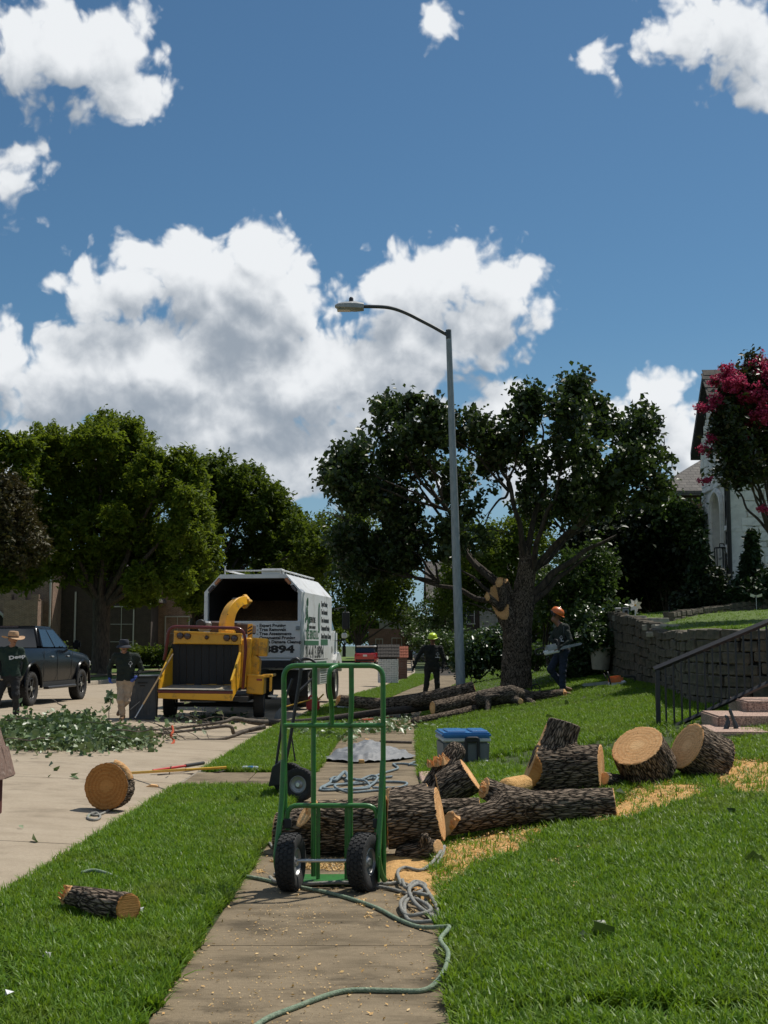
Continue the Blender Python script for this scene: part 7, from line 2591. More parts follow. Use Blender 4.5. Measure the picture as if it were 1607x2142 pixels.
    for s in (-1, 1):
        pts = [(5.2, .8), (5.25, 1.15), (5.5, 1.35), (5.85, 1.38), (6.2, 1.25), (6.35, 1.0), (6.3, .8), (6.2, .95), (5.75, 1.12), (5.3, .95)]
        MB().prism(pts, 'x', s * .82, s * 1.16).build('front_fender', M_white, t, bevel=.02)
        MB().box((s * 1.34, 5.9, 2.3), (.22, .09, .52)).build('mirror', M_black, t, bevel=.03)
        MB().tube(rounded([(s * 1.02, 5.7, 2.62), (s * 1.34, 5.88, 2.7), (s * 1.34, 5.9, 1.75), (s * 1.05, 5.75, 1.7)], .05), .016, 6).build('mirror_arm', M_black, t, smooth=50)
        MB().box((s * 1.3, 5.88, 1.86), (.15, .09, .16)).build('spot_mirror', M_white, t, bevel=.03)
    MB().lathe([(.001, 0), (.1, 0), (.1, .01)], 20, Matrix.Translation((1.081, 5.0, 1.45)) @ Euler((0, R(90), 0)).to_matrix().to_4x4()).build('door_emblem', M_ink, t)
    # lettering
    for i, s in enumerate(('- Expert Pruning', '- Tree Removals', '- Tree Assessments', '- Ornamental Pruning', '- Storm Damage Cleanup')):
        text(t, s, .108, REAR(.13 - .0 * i, -.069, 2.03 - i * .101), M_ink, 1.02, .004)
    text(t, '.413.8894', .245, REAR(1.08, -.069, 1.4), M_ink, 1.62, .012, align='RIGHT')
    for i, s in enumerate(('Expert Pruning', 'Tree Removals', 'Tree Assessments', 'Ornamental Pruning', 'Storm Damage Cleanup')):
        text(t, s, .19, RIGHT(hw + .003, 2.6, 2.62 - i * .215), M_ink, .78, .006)
    text(t, 'KEEPIN TREE', .2, RIGHT(hw + .003, .98, 2.16), M_ink, .72, .004)
    text(t, 'LICENSED & INSURED', .11, RIGHT(hw + .003, .85, 2.0), M_ink, .9)
    text(t, 'TREE SERVICES LLC', .32, RIGHT(hw + .003, .55, 1.74), M_inkg, .62, .004)
    MB().box((hw + .003, 1.3, 1.64), (.006, 1.9, .11)).build('green_band', M_inkg, t)
    MB().box((hw + .003, 3.05, 1.66), (.006, 1.0, .15)).build('green_band', M_inkg, t)
    text(t, '214.413.8894', .46, RIGHT(hw + .003, .5, 1.25), M_ink, .98, .008)
    MB().box((hw - .1, 2.0, 1.08), (.21, 3.4, .22)).build('lower_skirt', M_white, t)
    MB().box((hw + .008, 1.9, 1.09), (.006, 2.9, .13)).build('green_band', M_inkg, t)
    # painted tree emblem and oval
    mb = MB()
    mb.box((hw + .003, .72, 1.75), (.006, .03, .9))
    tr = mb.build('tree_emblem', M_inkg, t)
    rr = random.Random(2)
    mb = MB()
    for _ in range(26):
        z = rr.uniform(1.95, 2.72)
        w_ = .3 * (1 - abs(z - 2.2) / .62)
        y = .72 + rr.uniform(-1, 1) * max(w_, .06)
        s = rr.uniform(.05, .09)
        mb.lathe([(.001, 0), (s, 0), (s, .004)], 7, Matrix.Translation((hw + .002, y, z)) @ Euler((0, R(90), 0)).to_matrix().to_4x4())
    mb.build('emblem_leaves', M_inkg, tr)['kind'] = 'stuff'
    mb = MB()
    mb.lathe([(.001, 0), (.2, 0), (.2, .004)], 24, Matrix.Translation((hw + .002, 2.3, 2.3)) @ Euler((0, R(90), 0)).to_matrix().to_4x4() @ Matrix.Diagonal((2.0, .8, 1, 1)))
    ov = mb.build('oval_emblem', M_inkg, t)
    MB().lathe([(.001, .005), (.15, .005), (.15, .006)], 20, Matrix.Translation((hw + .002, 2.3, 2.3)) @ Euler((0, R(90), 0)).to_matrix().to_4x4() @ Matrix.Diagonal((2.0, .7, 1, 1))).build('oval_field', M_galv, ov)


chip_truck()


# ------------------------------------------------------------------ pickup
def pickup():
    p = at(57, 1470, 31.0)
    z0 = float(roadz(p.x, p.y))
    t = thing('pickup_truck', 'glossy black crew-cab pickup parked across the street, seen from behind', 'pickup', (p.x - .84, 31.0, z0), R(-5))
    hw = 1.0
    ST = [(-1.2, .62, 1.36, .93), (-1.05, .55, 1.4, .98), (-.5, .5, 1.41, 1.0), (.6, .48, 1.41, 1.0), (2.6, .48, 1.4, .99), (3.0, .5, 1.34, .99), (3.9, .5, 1.27, .99), (4.45, .52, 1.2, .95), (4.62, .6, 1.05, .85)]
    rings = []
    for y, zb, zt, w_ in ST:
        rings.append([(-w_ * .95, y, zb), (-w_, y, zb + .25), (-w_ * 1.005, y, zt - .3), (-w_ * .985, y, zt - .1), (-w_ * .92, y, zt), (w_ * .92, y, zt), (w_ * .985, y, zt - .1), (w_ * 1.005, y, zt - .3), (w_, y, zb + .25), (w_ * .95, y, zb)])
    o = loft(rings).build('body', M_carb, t, smooth=28)
    c = MB()
    for y in (0, 3.74):
        c.lathe([(.54, -1.5), (.54, 1.5)], 28, Matrix.Translation((0, y, .5)) @ Euler((0, R(90), 0)).to_matrix().to_4x4())
    c.box((0, -.25, 1.3), (1.7, 1.65, .7))
    tmp = o.parent
    o.parent = None
    cut(o, c)
    o.parent = tmp
    o.data.polygons.foreach_set('use_smooth', np.ones(len(o.data.polygons), bool))
    o.data.set_sharp_from_angle(angle=R(28))
    MB().box((0, 1.7, .75), (1.5, 5.0, .4)).build('underbody', M_black, t)
    for s in (-1, 1):
        for y in (0, 3.74):
            mb = MB()
            mb.tube([(s * 1.0, y + .56 * math.cos(R(a)), .5 + .56 * math.sin(R(a))) for a in range(-8, 190, 9)], .04, 6)
            mb.build('wheel_arch', M_carb, t, smooth=50)
            wheel(t, (s * .86, y, .42), (s, 0, 0), .42, .28, .26, M_rimb, tread=True, spokes=6, hub=.06)
        MB().box((s * 1.04, 1.85, .42), (.16, 2.1, .07)).build('running_board', M_blackm, t, bevel=.02)
        MB().box((s * .985, 1.85, .5), (.04, 2.6, .12)).build('sill', M_black, t)
    G = dict(b=[(-.94, .66, 1.4), (.94, .66, 1.4), (.93, 2.95, 1.38), (-.93, 2.95, 1.38)], r=[(-.74, .82, 1.98), (.74, .82, 1.98), (.72, 2.0, 1.97), (-.72, 2.0, 1.97)])
    b, r_ = G['b'], G['r']
    loft([[b[0], b[1], b[2], b[3]], [r_[0], r_[1], r_[2], r_[3]]]).build('cab', M_carb, t, bevel=.07, seg=3, smooth=30)
    panel(b[1], b[2], r_[2], r_[1], .06, .42, .08, .84, .006).build('rear_side_window', M_glass, t)
    panel(b[1], b[2], r_[2], r_[1], .47, .86, .08, .84, .006).build('front_side_window', M_glass, t)
    panel(b[3], b[0], r_[0], r_[3], .1, .92, .08, .84, .006).build('side_window', M_glass, t)
    panel(b[0], b[1], r_[1], r_[0], .06, .94, .05, .86, .006).build('rear_window', M_glass, t)
    panel(b[2], b[3], r_[3], r_[2], .06, .94, .05, .9, .006).build('windscreen', M_glass, t)
    MB().box((0, .83, 1.95), (.5, .04, .04)).build('brake_light', M_dlens, t, bevel=.008)
    for y in (1.42, 2.62):
        MB().box((1.012, y - .12, 1.2), (.03, .16, .035)).build('door_handle', M_steel, t, bevel=.01)
    for y in (.72, 1.72, 2.82):
        MB().box((1.004, y, .95), (.006, .012, .8)).build('door_seam', M_ink, t)
    for s in (-1, 1):
        MB().box((s * 1.14, 2.75, 1.5), (.22, .12, .24)).build('mirror', M_carb, t, bevel=.05, seg=2)
        MB().box((s * 1.0, 2.78, 1.42), (.18, .06, .06)).build('mirror_arm', M_black, t)
        MB().box((s * .9, -1.2, 1.12), (.14, .06, .4)).build('tail_light', M_lred, t, bevel=.02)
        MB().box((s * .75, 4.58, .98), (.35, .1, .16)).build('headlight', M_clear, t, bevel=.03)
    MB().box((0, -1.215, 1.08), (1.55, .04, .55)).build('tailgate', M_carb, t, bevel=.02)
    MB().box((0, -1.28, .6), (1.9, .2, .2)).build('rear_bumper', M_blackm, t, bevel=.03)
    loft([[(-.7, 2.95, 1.38), (.7, 2.95, 1.38), (.72, 2.95, 1.3), (-.72, 2.95, 1.3)], [(-.55, 4.3, 1.29), (.55, 4.3, 1.29), (.6, 4.3, 1.15), (-.6, 4.3, 1.15)]]).build('bonnet_bulge', M_carb, t, bevel=.03, seg=2)


pickup()


# ------------------------------------------------------------------ distant cars
def small_car(name, label, p, rz, paint, roofm, tall=1.0, suv=False, plate=True):
    t = thing(name, label, 'car', p, rz)
    h = .92 * tall
    rings = []
    for y, zb, zt, w_ in ((-1.9, .4, .82, .74), (-1.8, .25, h, .84), (-1.0, .2, h + .02, .87), (.9, .2, h, .87), (1.6, .22, h - .12, .84), (1.9, .3, h - .25, .72)):
        rings.append([(-w_ * .94, y, zb), (-w_, y, zb + .22), (-w_, y, zt - .16), (-w_ * .93, y, zt), (w_ * .93, y, zt), (w_, y, zt - .16), (w_, y, zb + .22), (w_ * .94, y, zb)])
    loft(rings).build('body', paint, t, smooth=35)
    zr = 1.42 * tall
    b = [(-.82, -1.72, h), (.82, -1.72, h), (.82, 1.05, h), (-.82, 1.05, h)]
    r_ = [(-.66, -1.45, zr), (.66, -1.45, zr), (.64, .35, zr), (-.64, .35, zr)]
    loft([b, r_]).build('glasshouse', M_glass, t, bevel=.05, seg=2)
    MB().box((0, -.55, zr + .03), (1.44, 2.1, .12)).build('roof', roofm, t, bevel=.03, seg=2)
    for s in (-1, 1):
        for y in (-1.25, 1.25):
            wheel(t, (s * .76, y, .31), (s, 0, 0), .31, .2, .2, M_rim, tread=False, hub=.04)
        MB().box((s * .68, -1.83, .78), (.16, .1, .22)).build('tail_light', M_lred, t, bevel=.03)
        MB().box((s * .62, 1.84, .66), (.28, .1, .14)).build('headlight', M_clear, t, bevel=.03)
        MB().box((s * .95, .75, h + .05), (.16, .1, .12)).build('mirror', paint, t, bevel=.03)
    if plate:
        MB().box((0, -1.9, .72), (.32, .02, .15)).build('number_plate', M_inkw, t)
    MB().box((0, 1.9, .45), (1.0, .06, .2)).build('grille', M_black, t)
    MB().box((0, -1.88, .36), (1.5, .1, .14)).build('rear_bumper', M_black, t, bevel=.03)
    return t


p = at(768, 1390, 100)
small_car('hatchback_car', 'red hatchback with a white roof parked far down the street', (p.x, 100, float(roadz(p.x, 100))), R(-4), M_carr, M_inkw)
p = at(888, 1392, 100)
small_car('grey_car', 'grey car facing this way behind the man in the lime helmet', (p.x, 101, .02), R(176), M_carg, M_carg, 1.12)
p = at(806, 1388, 118)
small_car('dark_car', 'dark car half hidden between the red hatchback and the mailboxes', (p.x, 119, .1), R(-20), M_carg, M_carg, 1.0)


# ------------------------------------------------------------------ people
def rightv(f):
    return Vector((f.y * -1, f.x, 0)) * -1


def hand_parts(w, d, n, side, lab, curl=.5, s=1.0):
    """palm, four fingers and a thumb from wrist w along d; n is the palm normal"""
    d, n = Vector(d).normalized(), Vector(n).normalized()
    n = (n - d * n.dot(d)).normalized()
    u = d.cross(n) * side
    out = []
    pe = w + d * .085 * s
    for k, off in enumerate((-.022, 0, .022)):
        out.append(dict(p=w + u * off * .6 * s, q=pe + u * off * s, r0=.021 * s, r1=.018 * s, lab=lab, k=.015))
    for k, (off, ln) in enumerate(((-.033, .062), (-.011, .074), (.011, .07), (.032, .054))):
        a = pe + u * off * s
        m = a + (d * math.cos(curl * .8) + n * math.sin(curl * .8)) * ln * .55 * s
        e = m + (d * math.cos(curl * 2.0) + n * math.sin(curl * 2.0)) * ln * .5 * s
        out.append(dict(p=a, q=m, r0=.0115 * s, r1=.0108 * s, lab=lab, k=.004))
        out.append(dict(p=m, q=e, r0=.0108 * s, r1=.0098 * s, lab=lab, k=.004))
    a = w + d * .025 * s - u * .026 * s
    m = a + (d * .6 - u * .8 + n * .3).normalized() * .045 * s
    e = m + (d * .85 - u * .2 + n * .45).normalized() * .035 * s
    out.append(dict(p=a, q=m, r0=.015 * s, r1=.0125 * s, lab=lab, k=.008))
    out.append(dict(p=m, q=e, r0=.0125 * s, r1=.011 * s, lab=lab, k=.004))
    return out


def person(label, base, J, mats, face, hat, h=.0115, glove=None, seed=0):
    """J: joints in metres; face: direction of the face; mats: skin, shirt, trousers, boots, glove"""
    t = thing('person', label, 'person', base)
    v = {k: Vector(x) for k, x in J.items()}
    f = Vector(face).normalized()
    hd = v['head']
    up = (Vector((0, 0, 1)) - f * f.z).normalized()
    r_ = f.cross(up)
    sh = (v['shl'] + v['shr']) / 2
    pel = v['pel']
    mid = sh.lerp(pel, .55)
    SK, SH, TR, BO, GL = range(5)
    C = lambda p, q, r0, r1, lab, k=.03, sq=None: dict(p=Vector(p), q=Vector(q), r0=r0, r1=r1, lab=lab, k=k, sq=sq)
    pr = []
    ax = (v['shr'] - v['shl']).normalized()
    # torso
    pr.append(C(sh - ax * .09 + Vector((0, 0, -.1)), mid - ax * .06, .125, .11, SH, .06))
    pr.append(C(sh + ax * .09 + Vector((0, 0, -.1)), mid + ax * .06, .125, .11, SH, .06))
    pr.append(C(mid - ax * .05, pel - ax * .06 + Vector((0, 0, .0)), .115, .125, SH, .05))
    pr.append(C(mid + ax * .05, pel + ax * .06 + Vector((0, 0, .0)), .115, .125, SH, .05))
    pr.append(C(v['shl'], v['shr'], .075, .075, SH, .05))
    pr.append(C(sh + Vector((0, 0, .02)), hd - up * .1 - f * .02, .06, .052, SK, .025))
    pr.append(C(sh - ax * .05 + Vector((0, 0, .01)), sh + ax * .05 + Vector((0, 0, .01)), .085, .085, SH, .04))
    # head: skull, jaw, nose, ears
    pr.append(C(hd + up * .03 - f * .015, hd + up * .03 + f * .01, .09, .088, SK, .02))
    pr.append(C(hd - up * .02 + f * .02, hd - up * .085 + f * .045, .066, .038, SK, .03))
    pr.append(C(hd + f * .088 + up * .01, hd + f * .112 - up * .03, .011, .016, SK, .012))
    pr.append(C(hd + f * .082 - up * .062 - r_ * .02, hd + f * .082 - up * .062 + r_ * .02, .011, .011, SK, .008))
    pr.append(C(hd + f * .082 + up * .03 - r_ * .035, hd + f * .082 + up * .03 + r_ * .035, .012, .012, SK, .012))
    for s in (-1, 1):
        pr.append(C(hd + r_ * s * .088 + up * .015, hd + r_ * s * .086 - up * .03, .016, .012, SK, .006))
    # arms
    for s in 'lr':
        S_, E, W_ = v['sh' + s], v['el' + s], v['wr' + s]
        pr.append(C(S_, E, .066, .052, SH, .03))
        pr.append(C(E, W_, .051, .038, SH, .02))
        d = v.get('hd' + s) or (W_ - E).normalized()
        n = v.get('pn' + s) or Vector(((-1 if s == 'r' else 1) * .6, -.3, 0))
        pr += hand_parts(W_ + d * .012, d, n, 1 if s == 'r' else -1, GL, J.get('curl' + s, .55) if not isinstance(J.get('curl' + s), Vector) else .55)
    # legs and boots
    for s in 'lr':
        H_, K_, A_ = v['hp' + s], v['kn' + s], v['an' + s]
        pr.append(C(H_, K_, .098, .07, TR, .04))
        pr.append(C(K_, A_ + (K_ - A_).normalized() * .06, .07, .066, TR, .03))
        T_ = v['to' + s]
        pr.append(C(A_ + (K_ - A_).normalized() * .03, A_ - Vector((0, 0, .02)), .052, .048, BO, .02))
        pr.append(C(A_ - (T_ - A_) * .18 - Vector((0, 0, .03)), T_, .044, .038, BO, .03))
    pr.append(C(pel - ax * .06 - Vector((0, 0, .05)), pel + ax * .06 - Vector((0, 0, .05)), .118, .118, TR, .05))
    V, Q = sdf(pr, h, .03)
    Cc = V[Q].mean(1)
    best = np.full(len(Cc), 9.)
    lab = np.zeros(len(Cc), int)
    for a in pr:
        d = capd(Cc, a['p'], a['q'], a['r0'], a['r1'])
        m = d < best
        best[m] = d[m]
        lab[m] = a['lab']
    # cloth folds
    N, _ = vnormals(V, Q)
    cl = np.zeros(len(V), bool)
    cl[Q[(lab == SH) | (lab == TR)].ravel()] = True
    fold = fbm(V * np.array((9, 9, 16)) + seed, 3, seed)
    V = V + N * (np.where(cl, fold * .028, 0))[:, None]
    mobj('body', npmesh('body', V, [Q], True, list(mats), lab), t)
    for s in (-1, 1):
        MB().ball(hd + f * .083 + up * .012 + r_ * s * .032, .011, n=5).build('eye', M_hair, t, smooth=60)
        MB().tube([hd + f * .092 + up * .034 + r_ * s * .016, hd + f * .084 + up * .036 + r_ * s * .05], .006, 5).build('eyebrow', M_hair, t)
    MB().tube([hd + f * .094 - up * .058 - r_ * .02, hd + f * .097 - up * .06, hd + f * .094 - up * .058 + r_ * .02], .004, 5).build('mouth', M_redw, t)
    mb = MB()
    mb.ball(hd + up * .035 - f * .03, .094, (1, 1, .95), n=10)
    mb.build('hair', M_hair, t, smooth=60)
    Mh = Matrix.Translation(hd) @ Matrix((r_, f, up)).transposed().to_4x4()
    hat(t, Mh)
    return t, v


def helmet(mat, visor=True):
    def fn(t, M):
        M = M @ Euler((R(-6), 0, 0)).to_matrix().to_4x4() @ Matrix.Diagonal((1, 1.16, 1, 1))
        prof = [(.118, .035), (.124, .05), (.12, .09), (.105, .13), (.075, .158), (.03, .17), (.001, .172)]
        o = MB().lathe(prof, 26, M, cap=False).build('helmet', mat, t, smooth=60)
        br = []
        for i in range(13):
            a = R(-20 + 220 * i / 12)
            br.append(M @ Vector((math.cos(a) * .128, math.sin(a) * .14, .04)))
        MB().tube(br, .012, 6, flat=.5).build('brim', mat, o, smooth=60)
        MB().tube([M @ Vector((0, -.09, .125)), M @ Vector((0, 0, .176)), M @ Vector((0, .09, .13))], .012, 6).build('crest', mat, o, smooth=60)
        MB().lathe([(.126, .022), (.128, .042), (.12, .044)], 26, M, cap=False).build('band', M_black, o)
        for s in (-1, 1):
            MB().ball(M @ Vector((s * .118, -.01, -.005)), .04, (.5, .8, 1), n=8).build('ear_muff', M_black, t, smooth=60)
    return fn


def brimmed(mat, crown_h, brim, droop, name, curl=0.0):
    def fn(t, M):
        n = 30
        prof = [(.098, .04), (.104, .05), (.1, .05 + crown_h * .6), (.085, .05 + crown_h * .95), (.05, .05 + crown_h * .98), (.001, .05 + crown_h * .9)]
        mb = MB()
        Mm = M @ Matrix.Diagonal((1, 1.15, 1, 1))
        mb.lathe(prof, n, Mm, cap=False)
        V, Fc = [], []
        for j, (rr_, dz) in enumerate(((.098, .042), (.098 + brim * .5, .042 - droop * .35), (.098 + brim, .042 - droop), (.098 + brim, .035 - droop), (.098, .034))):
            for k in range(n):
                a = 2 * math.pi * k / n
                z = dz + curl * (math.cos(2 * a) * .5 + .2) * (j in (2, 3)) * .06
                V.append(Mm @ Vector((rr_ * math.cos(a), rr_ * math.sin(a), z)))
        Fc = [(j * n + k, j * n + (k + 1) % n, (j + 1) * n + (k + 1) % n, (j + 1) * n + k) for j in range(4) for k in range(n)]
        mb.add(V, Fc)
        o = mb.build(name, mat, t, smooth=45)
        MB().lathe([(.1055, .045), (.1055, .068)], n, Mm, cap=False).build('hat_band', mk('hat_band', sc3((.3, .2, .12), .5) if mat is M_straw else (.015, .016, .02)), o)
    return fn


def emblem(t, c, s, wide=False):
    """white tree badge on the chest"""
    mb = MB()
    c = Vector(c)
    for dx, dz, r_ in ((0, .0, .03), (-.018, -.012, .02), (.018, -.012, .02), (0, .02, .02)):
        mb.lathe([(.001, 0), (r_ * s, .0), (r_ * s, .006)], 10, Matrix.Translation(c + Vector((dx * s, 0, dz * s))) @ Euler((R(90), 0, 0)).to_matrix().to_4x4())
    mb.box(c + Vector((0, -.003, -.05 * s)), (.014 * s, .006, .06 * s))
    if wide:
        mb.box(c + Vector((.0, -.003, -.085 * s)), (.12 * s, .006, .016 * s))
    mb.build('chest_emblem', M_inkw, t)['kind'] = 'stuff'


b = at(903, 1470, 33.0)
b.z = 0
t, v = person('man in a lime-yellow helmet walking up the sidewalk in dark clothes and black gloves', b, dict(
    head=(.03, -.02, 1.66), shl=(-.2, 0, 1.43), shr=(.23, .02, 1.42), pel=(.02, 0, .98), ell=(-.36, .0, 1.18), wrl=(-.46, -.1, .95), elr=(.34, .04, 1.14), wrr=(.3, -.06, .9),
    hpl=(-.09, 0, .92), knl=(-.13, -.1, .5), anl=(-.2, -.02, .1), tol=(-.22, -.2, .05), hpr=(.12, 0, .92), knr=(.15, -.02, .5), anr=(.16, .2, .12), tor=(.18, .06, .05)),
    (M_skin2, M_shirt3, M_greyp, M_blackm, M_glove), (-.12, -1, -.12), helmet(M_lime_h), seed=1)
emblem(t, (.16, -.155, 1.28), 1.1, True)
b = at(256, 1508, 25.5)
b.z = float(roadz(b.x, b.y))
t, v = person('man in a dark bucket hat and tan trousers hurrying with bright blue gloves', b, dict(
    head=(.01, -.04, 1.49), shl=(-.17, 0, 1.29), shr=(.25, .02, 1.29), pel=(.05, 0, .84), ell=(-.31, .08, 1.04), wrl=(-.26, -.06, .86), elr=(.35, .1, 1.05), wrr=(.28, -.04, .9),
    hpl=(-.03, 0, .79), knl=(-.02, -.14, .43), anl=(.01, -.02, .1), tol=(.01, -.18, .045), hpr=(.13, 0, .79), knr=(.08, -.02, .4), anr=(-.1, .34, .26), tor=(-.13, .2, .12)),
    (M_skin, M_shirt, M_khaki, M_boot, M_gloveb), (.15, -1, -.05), brimmed(M_hatn, .1, .06, .05, 'bucket_hat'), seed=2)
emblem(t, (.17, -.14, 1.16), 1.0)
b = at(18, 1511, 25.0)
b.z = float(roadz(b.x, b.y))
t, v = person('man in a straw cowboy hat and bottle-green sweatshirt beside the black pickup', b, dict(
    head=(.05, -.03, 1.6), shl=(-.18, -.02, 1.38), shr=(.19, .04, 1.38), pel=(.02, 0, .92), ell=(-.3, .02, 1.12), wrl=(-.18, -.14, .9), elr=(.27, .14, 1.12), wrr=(.2, .16, .9),
    hpl=(-.09, 0, .86), knl=(-.2, -.05, .48), anl=(-.3, .02, .1), tol=(-.28, -.16, .05), hpr=(.1, 0, .86), knr=(.15, -.08, .5), anr=(.12, .1, .1), tor=(.16, -.06, .05)),
    (M_skin, M_shirt2, M_jeanb, M_boot, M_gloved), (.75, -.75, -.08), brimmed(M_straw, .12, .12, .01, 'cowboy_hat', 1.0), seed=3)
text(t, 'Deep', .1, REAR(.02, -.165, 1.2) @ Matrix.Rotation(.15, 4, 'Z'), M_inkw, 1.5, .004, name='shirt_print')
b = at(1170, 1447, 25.8)
b.z = float(gz(b.x, b.y)) - .01
t, v = person('man in an orange helmet stepping across the lawn holding a chainsaw', b, dict(
    head=(-.04, -.02, 1.66), shl=(.02, .17, 1.4), shr=(.13, -.15, 1.4), pel=(.08, 0, .98), ell=(-.14, .12, 1.16), wrl=(-.04, -.14, 1.04), elr=(.2, -.28, 1.14), wrr=(-.04, -.36, .98),
    hdl=(.6, -.6, -.3), hdr=(-.85, .1, -.35), pnl=(0, -.4, -1), pnr=(.2, .2, -1),
    hpl=(.06, .09, .92), knl=(-.18, -.02, .55), anl=(.1, .12, .2), tol=(.24, .06, .13), hpr=(.1, -.09, .92), knr=(.06, -.12, .5), anr=(.06, -.08, .1), tor=(.2, -.12, .045)),
    (M_skin2, M_shirt, M_jean, M_boot, M_skin2), (.86, -.32, -.38), helmet(M_orange), seed=4)
emblem(t, (.02, -.27, 1.2), .9, True)
MB().tube(spline([v['shr'] + Vector((-.05, -.07, .02)), Vector((.1, -.2, 1.2)), v['pel'] + Vector((.1, -.14, .12))], 5), .012, 5).build('strap', M_galvd, t)
chainsaw('chainsaw held at the waist by the man in the orange helmet', b + Vector((-.16, -.3, .86)), R(6), M_lamp, .95, (0, R(-12), R(4)))


# ------------------------------------------------------------------ grass: tufts of curved blades placed by geometry nodes
def tuft_mesh(seed, nb=11, hgt=.09, spread=.035, w0=.0085):
    rr = random.Random(seed)
    V, Fc = [], []
    for i in range(nb):
        a = rr.uniform(0, 6.28)
        q = spread * math.sqrt(rr.uniform(0, 1))
        b = Vector((math.cos(a) * q, math.sin(a) * q, -.012))
        d = rr.uniform(0, 6.28)
        lean = rr.uniform(.15, 1.0)
        h_ = hgt * rr.uniform(.55, 1.25)
        w_ = w0 * rr.uniform(.7, 1.2)
        dr = Vector((math.cos(d), math.sin(d), 0))
        sd = Vector((-dr.y, dr.x, 0))
        s0 = len(V)
        for k, (t, ww) in enumerate(((0, .8), (.4, 1), (.75, .7))):
            c = b + dr * (lean * h_ * t * t) + Vector((0, 0, h_ * t * (1 - .25 * lean * t)))
            V += [c - sd * w_ * ww / 2, c + sd * w_ * ww / 2]
        c = b + dr * (lean * h_) + Vector((0, 0, h_ * (1 - .32 * lean)))
        V.append(c)
        Fc += [(s0, s0 + 1, s0 + 3, s0 + 2), (s0 + 2, s0 + 3, s0 + 5, s0 + 4), (s0 + 4, s0 + 5, s0 + 6)]
    me = bpy.data.meshes.new('tuft')
    me.from_pydata([tuple(v) for v in V], [], Fc)
    me.materials.append(M_grass)
    return me


TUFTS = [bpy.data.objects.new('grass_tuft', tuft_mesh(s, 11)) for s in range(6)]


def scatter(name, label, P, scl, protos):
    me = bpy.data.meshes.new(name)
    n = len(P)
    me.vertices.add(n)
    me.vertices.foreach_set('co', np.asarray(P, np.float32).ravel())
    a = me.attributes.new('rot', 'FLOAT_VECTOR', 'POINT')
    rot = np.stack([rng.normal(0, .12, n), rng.normal(0, .12, n), rng.uniform(0, 6.28, n)], 1).astype(np.float32)
    a.data.foreach_set('vector', rot.ravel())
    a = me.attributes.new('scl', 'FLOAT', 'POINT')
    a.data.foreach_set('value', np.asarray(scl, np.float32))
    o = mobj(name, me)
    ng = bpy.data.node_groups.new(name, 'GeometryNodeTree')
    ng.interface.new_socket('Geometry', in_out='INPUT', socket_type='NodeSocketGeometry')
    ng.interface.new_socket('Geometry', in_out='OUTPUT', socket_type='NodeSocketGeometry')
    gi = ng.nodes.new('NodeGroupInput')
    go = ng.nodes.new('NodeGroupOutput')
    iop = ng.nodes.new('GeometryNodeInstanceOnPoints')
    j = ng.nodes.new('GeometryNodeJoinGeometry')
    for p in protos:
        oi = ng.nodes.new('GeometryNodeObjectInfo')
        oi.inputs['Object'].default_value = p
        gti = ng.nodes.new('GeometryNodeGeometryToInstance')
        ng.links.new(oi.outputs['Geometry'], gti.inputs[0])
        ng.links.new(gti.outputs[0], j.inputs[0])
    ra = ng.nodes.new('GeometryNodeInputNamedAttribute')
    ra.data_type = 'FLOAT_VECTOR'
    ra.inputs[0].default_value = 'rot'
    sa = ng.nodes.new('GeometryNodeInputNamedAttribute')
    sa.data_type = 'FLOAT'
    sa.inputs[0].default_value = 'scl'
    ng.links.new(gi.outputs[0], iop.inputs['Points'])
    ng.links.new(j.outputs[0], iop.inputs['Instance'])
    iop.inputs['Pick Instance'].default_value = True
    rv = ng.nodes.new('FunctionNodeRandomValue')
    rv.data_type = 'INT'
    rv.inputs[4].default_value = 0
    rv.inputs[5].default_value = len(protos) - 1
    ng.links.new(rv.outputs[2], iop.inputs['Instance Index'])
    ng.links.new(ra.outputs[0], iop.inputs['Rotation'])
    ng.links.new(sa.outputs[0], iop.inputs['Scale'])
    ng.links.new(iop.outputs[0], go.inputs[0])
    md = o.modifiers.new('scatter', 'NODES')
    md.node_group = ng
    tag(stuff(o), label, 'grass')
    return o


def thin(x, y):
    """chance to keep a tuft"""
    k = np.ones(len(x))
    nz = fbm(np.stack([x * 2.2, y * 2.2, 0 * x], 1), 3, 4)
    k *= np.clip(1.05 + nz * 1.1, .35, 1)
    for P in SAW[:4]:
        k[inpoly(P, x, y)] *= .2
    for P in DIRT:
        k[inpoly(P, x, y)] *= .12
    return k


def fill(n, xa, xb, y0_, y1_):
    y = y0_ + (y1_ - y0_) * rng.uniform(0, 1, n)
    x = xa(y) + (xb(y) - xa(y)) * rng.uniform(0, 1, n)
    m = rng.uniform(0, 1, n) < thin(x, y)
    x, y = x[m], y[m]
    return np.stack([x, y, gz(x, y) - .008 + np.where(x > xs(y) + .9, _bump(x, y), 0)], 1)


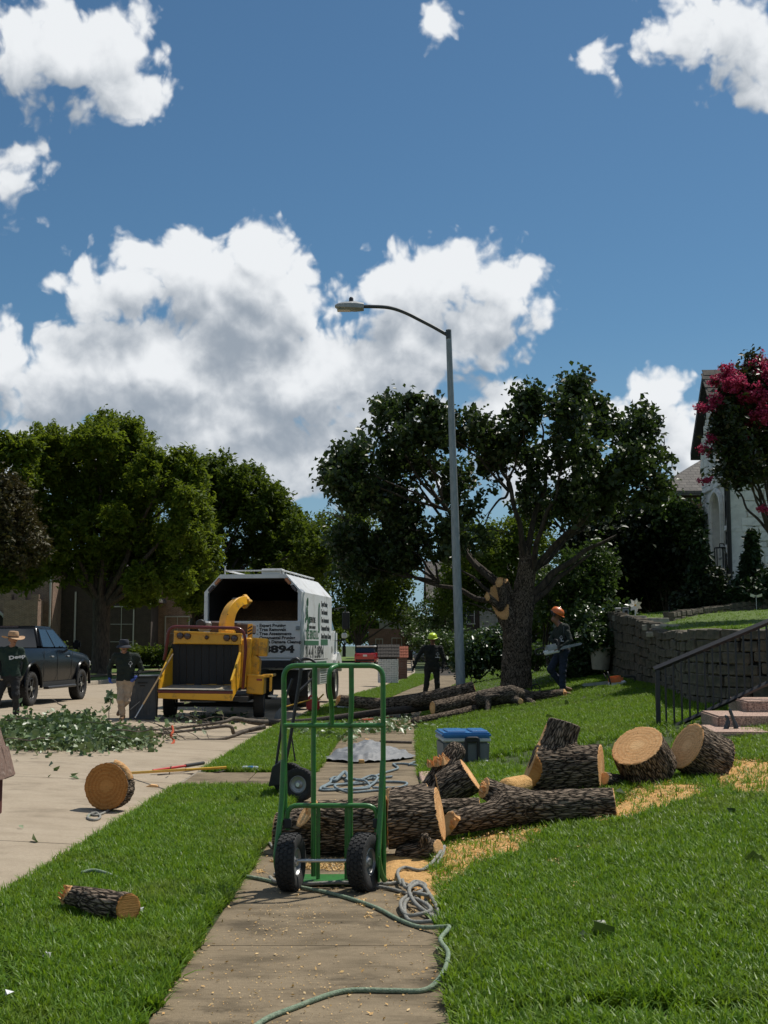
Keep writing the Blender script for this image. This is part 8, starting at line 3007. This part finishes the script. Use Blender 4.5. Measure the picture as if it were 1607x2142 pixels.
lim = lambda y: np.minimum(.325 * y + .35, np.where(y > 16, np.interp(-y, -WY[:46][::1], WX[:46]) if False else 5.6, 9))
L_ = [fill(15500, lambda y: xs(y) + .655, lambda y: .325 * y + .4, 4.4, 8.5), fill(17000, lambda y: xs(y) + .655, lambda y: .325 * y + .3, 8.5, 14.5), fill(15000, lambda y: xs(y) + .62, lambda y: np.minimum(.325 * y + .2, 5.2 + .0 * y), 14.5, 22), fill(9000, lambda y: xs(y) + .62, lambda y: np.minimum(.325 * y, 5.3 + .0 * y), 22, 31), fill(9000, lambda y: xs(y) + .62, lambda y: np.minimum(.2 * y, xs(y) + 7), 31, 62)]
def edge(side, n, y0_, y1_):
    y = rng.uniform(y0_, y1_, n)
    nz = fbm(np.stack([y * 4, 0 * y + side, 0 * y], 1), 3, 2)
    x = xs(y) + side * (.64 - np.clip(nz, 0, 1) * .16 + np.abs(rng.normal(0, .02, n)))
    return np.stack([x, y, 0 * x - .006], 1)[nz > -.05]


L_.append(edge(1, 700, 4.5, 13))
P = np.concatenate(L_)
s = 1.0 + .25 * fbm(P * np.array((1.5, 1.5, 0)), 2, 6) + rng.normal(0, .12, len(P))
s = np.where(P[:, 1] > 22, s * .6, s)
scatter('lawn_grass', 'thick green lawn grass on the rising front yard', P, np.clip(s, .4, 1.6), TUFTS)
L_ = [fill(9000, lambda y: kx(y) + .1, lambda y: xs(y) - .665, 4.4, 8), fill(9500, lambda y: kx(y) + .1, lambda y: xs(y) - .665, 8, 13.3), fill(9000, lambda y: kx(y) + .1, lambda y: xs(y) - .6, 15.0, 24), fill(5000, lambda y: kx(y) + .12, lambda y: xs(y) - .6, 24, 40), fill(4000, lambda y: kx(y) + .12, lambda y: xs(y) - .6, 40, 66)]
L_.append(edge(-1, 900, 4.5, 13.3))
P = np.concatenate(L_)
s = 1.0 + .25 * fbm(P * np.array((1.5, 1.5, 0)), 2, 7) + rng.normal(0, .12, len(P))
s = np.where(P[:, 1] > 24, s * .7, s)
scatter('verge_grass', 'thick green grass of the verge between sidewalk and street', P, np.clip(s, .4, 1.6), TUFTS)

n = 9000
k_ = rng.integers(0, len(WP) - 1, n)
f = rng.uniform(0, 1, n)
o_ = rng.uniform(0, 1, n) ** 1.3 * 9 + .1
x = WX[k_] * (1 - f) + WX[k_ + 1] * f + o_
y = WY[k_] * (1 - f) + WY[k_ + 1] * f + o_ * .35
P = np.stack([x, y, gu(x, y) - .01], 1)
scatter('upper_lawn_grass', 'short mown grass of the upper lawn above the stone wall', P, np.clip(rng.normal(.62, .12, n), .3, 1), TUFTS)
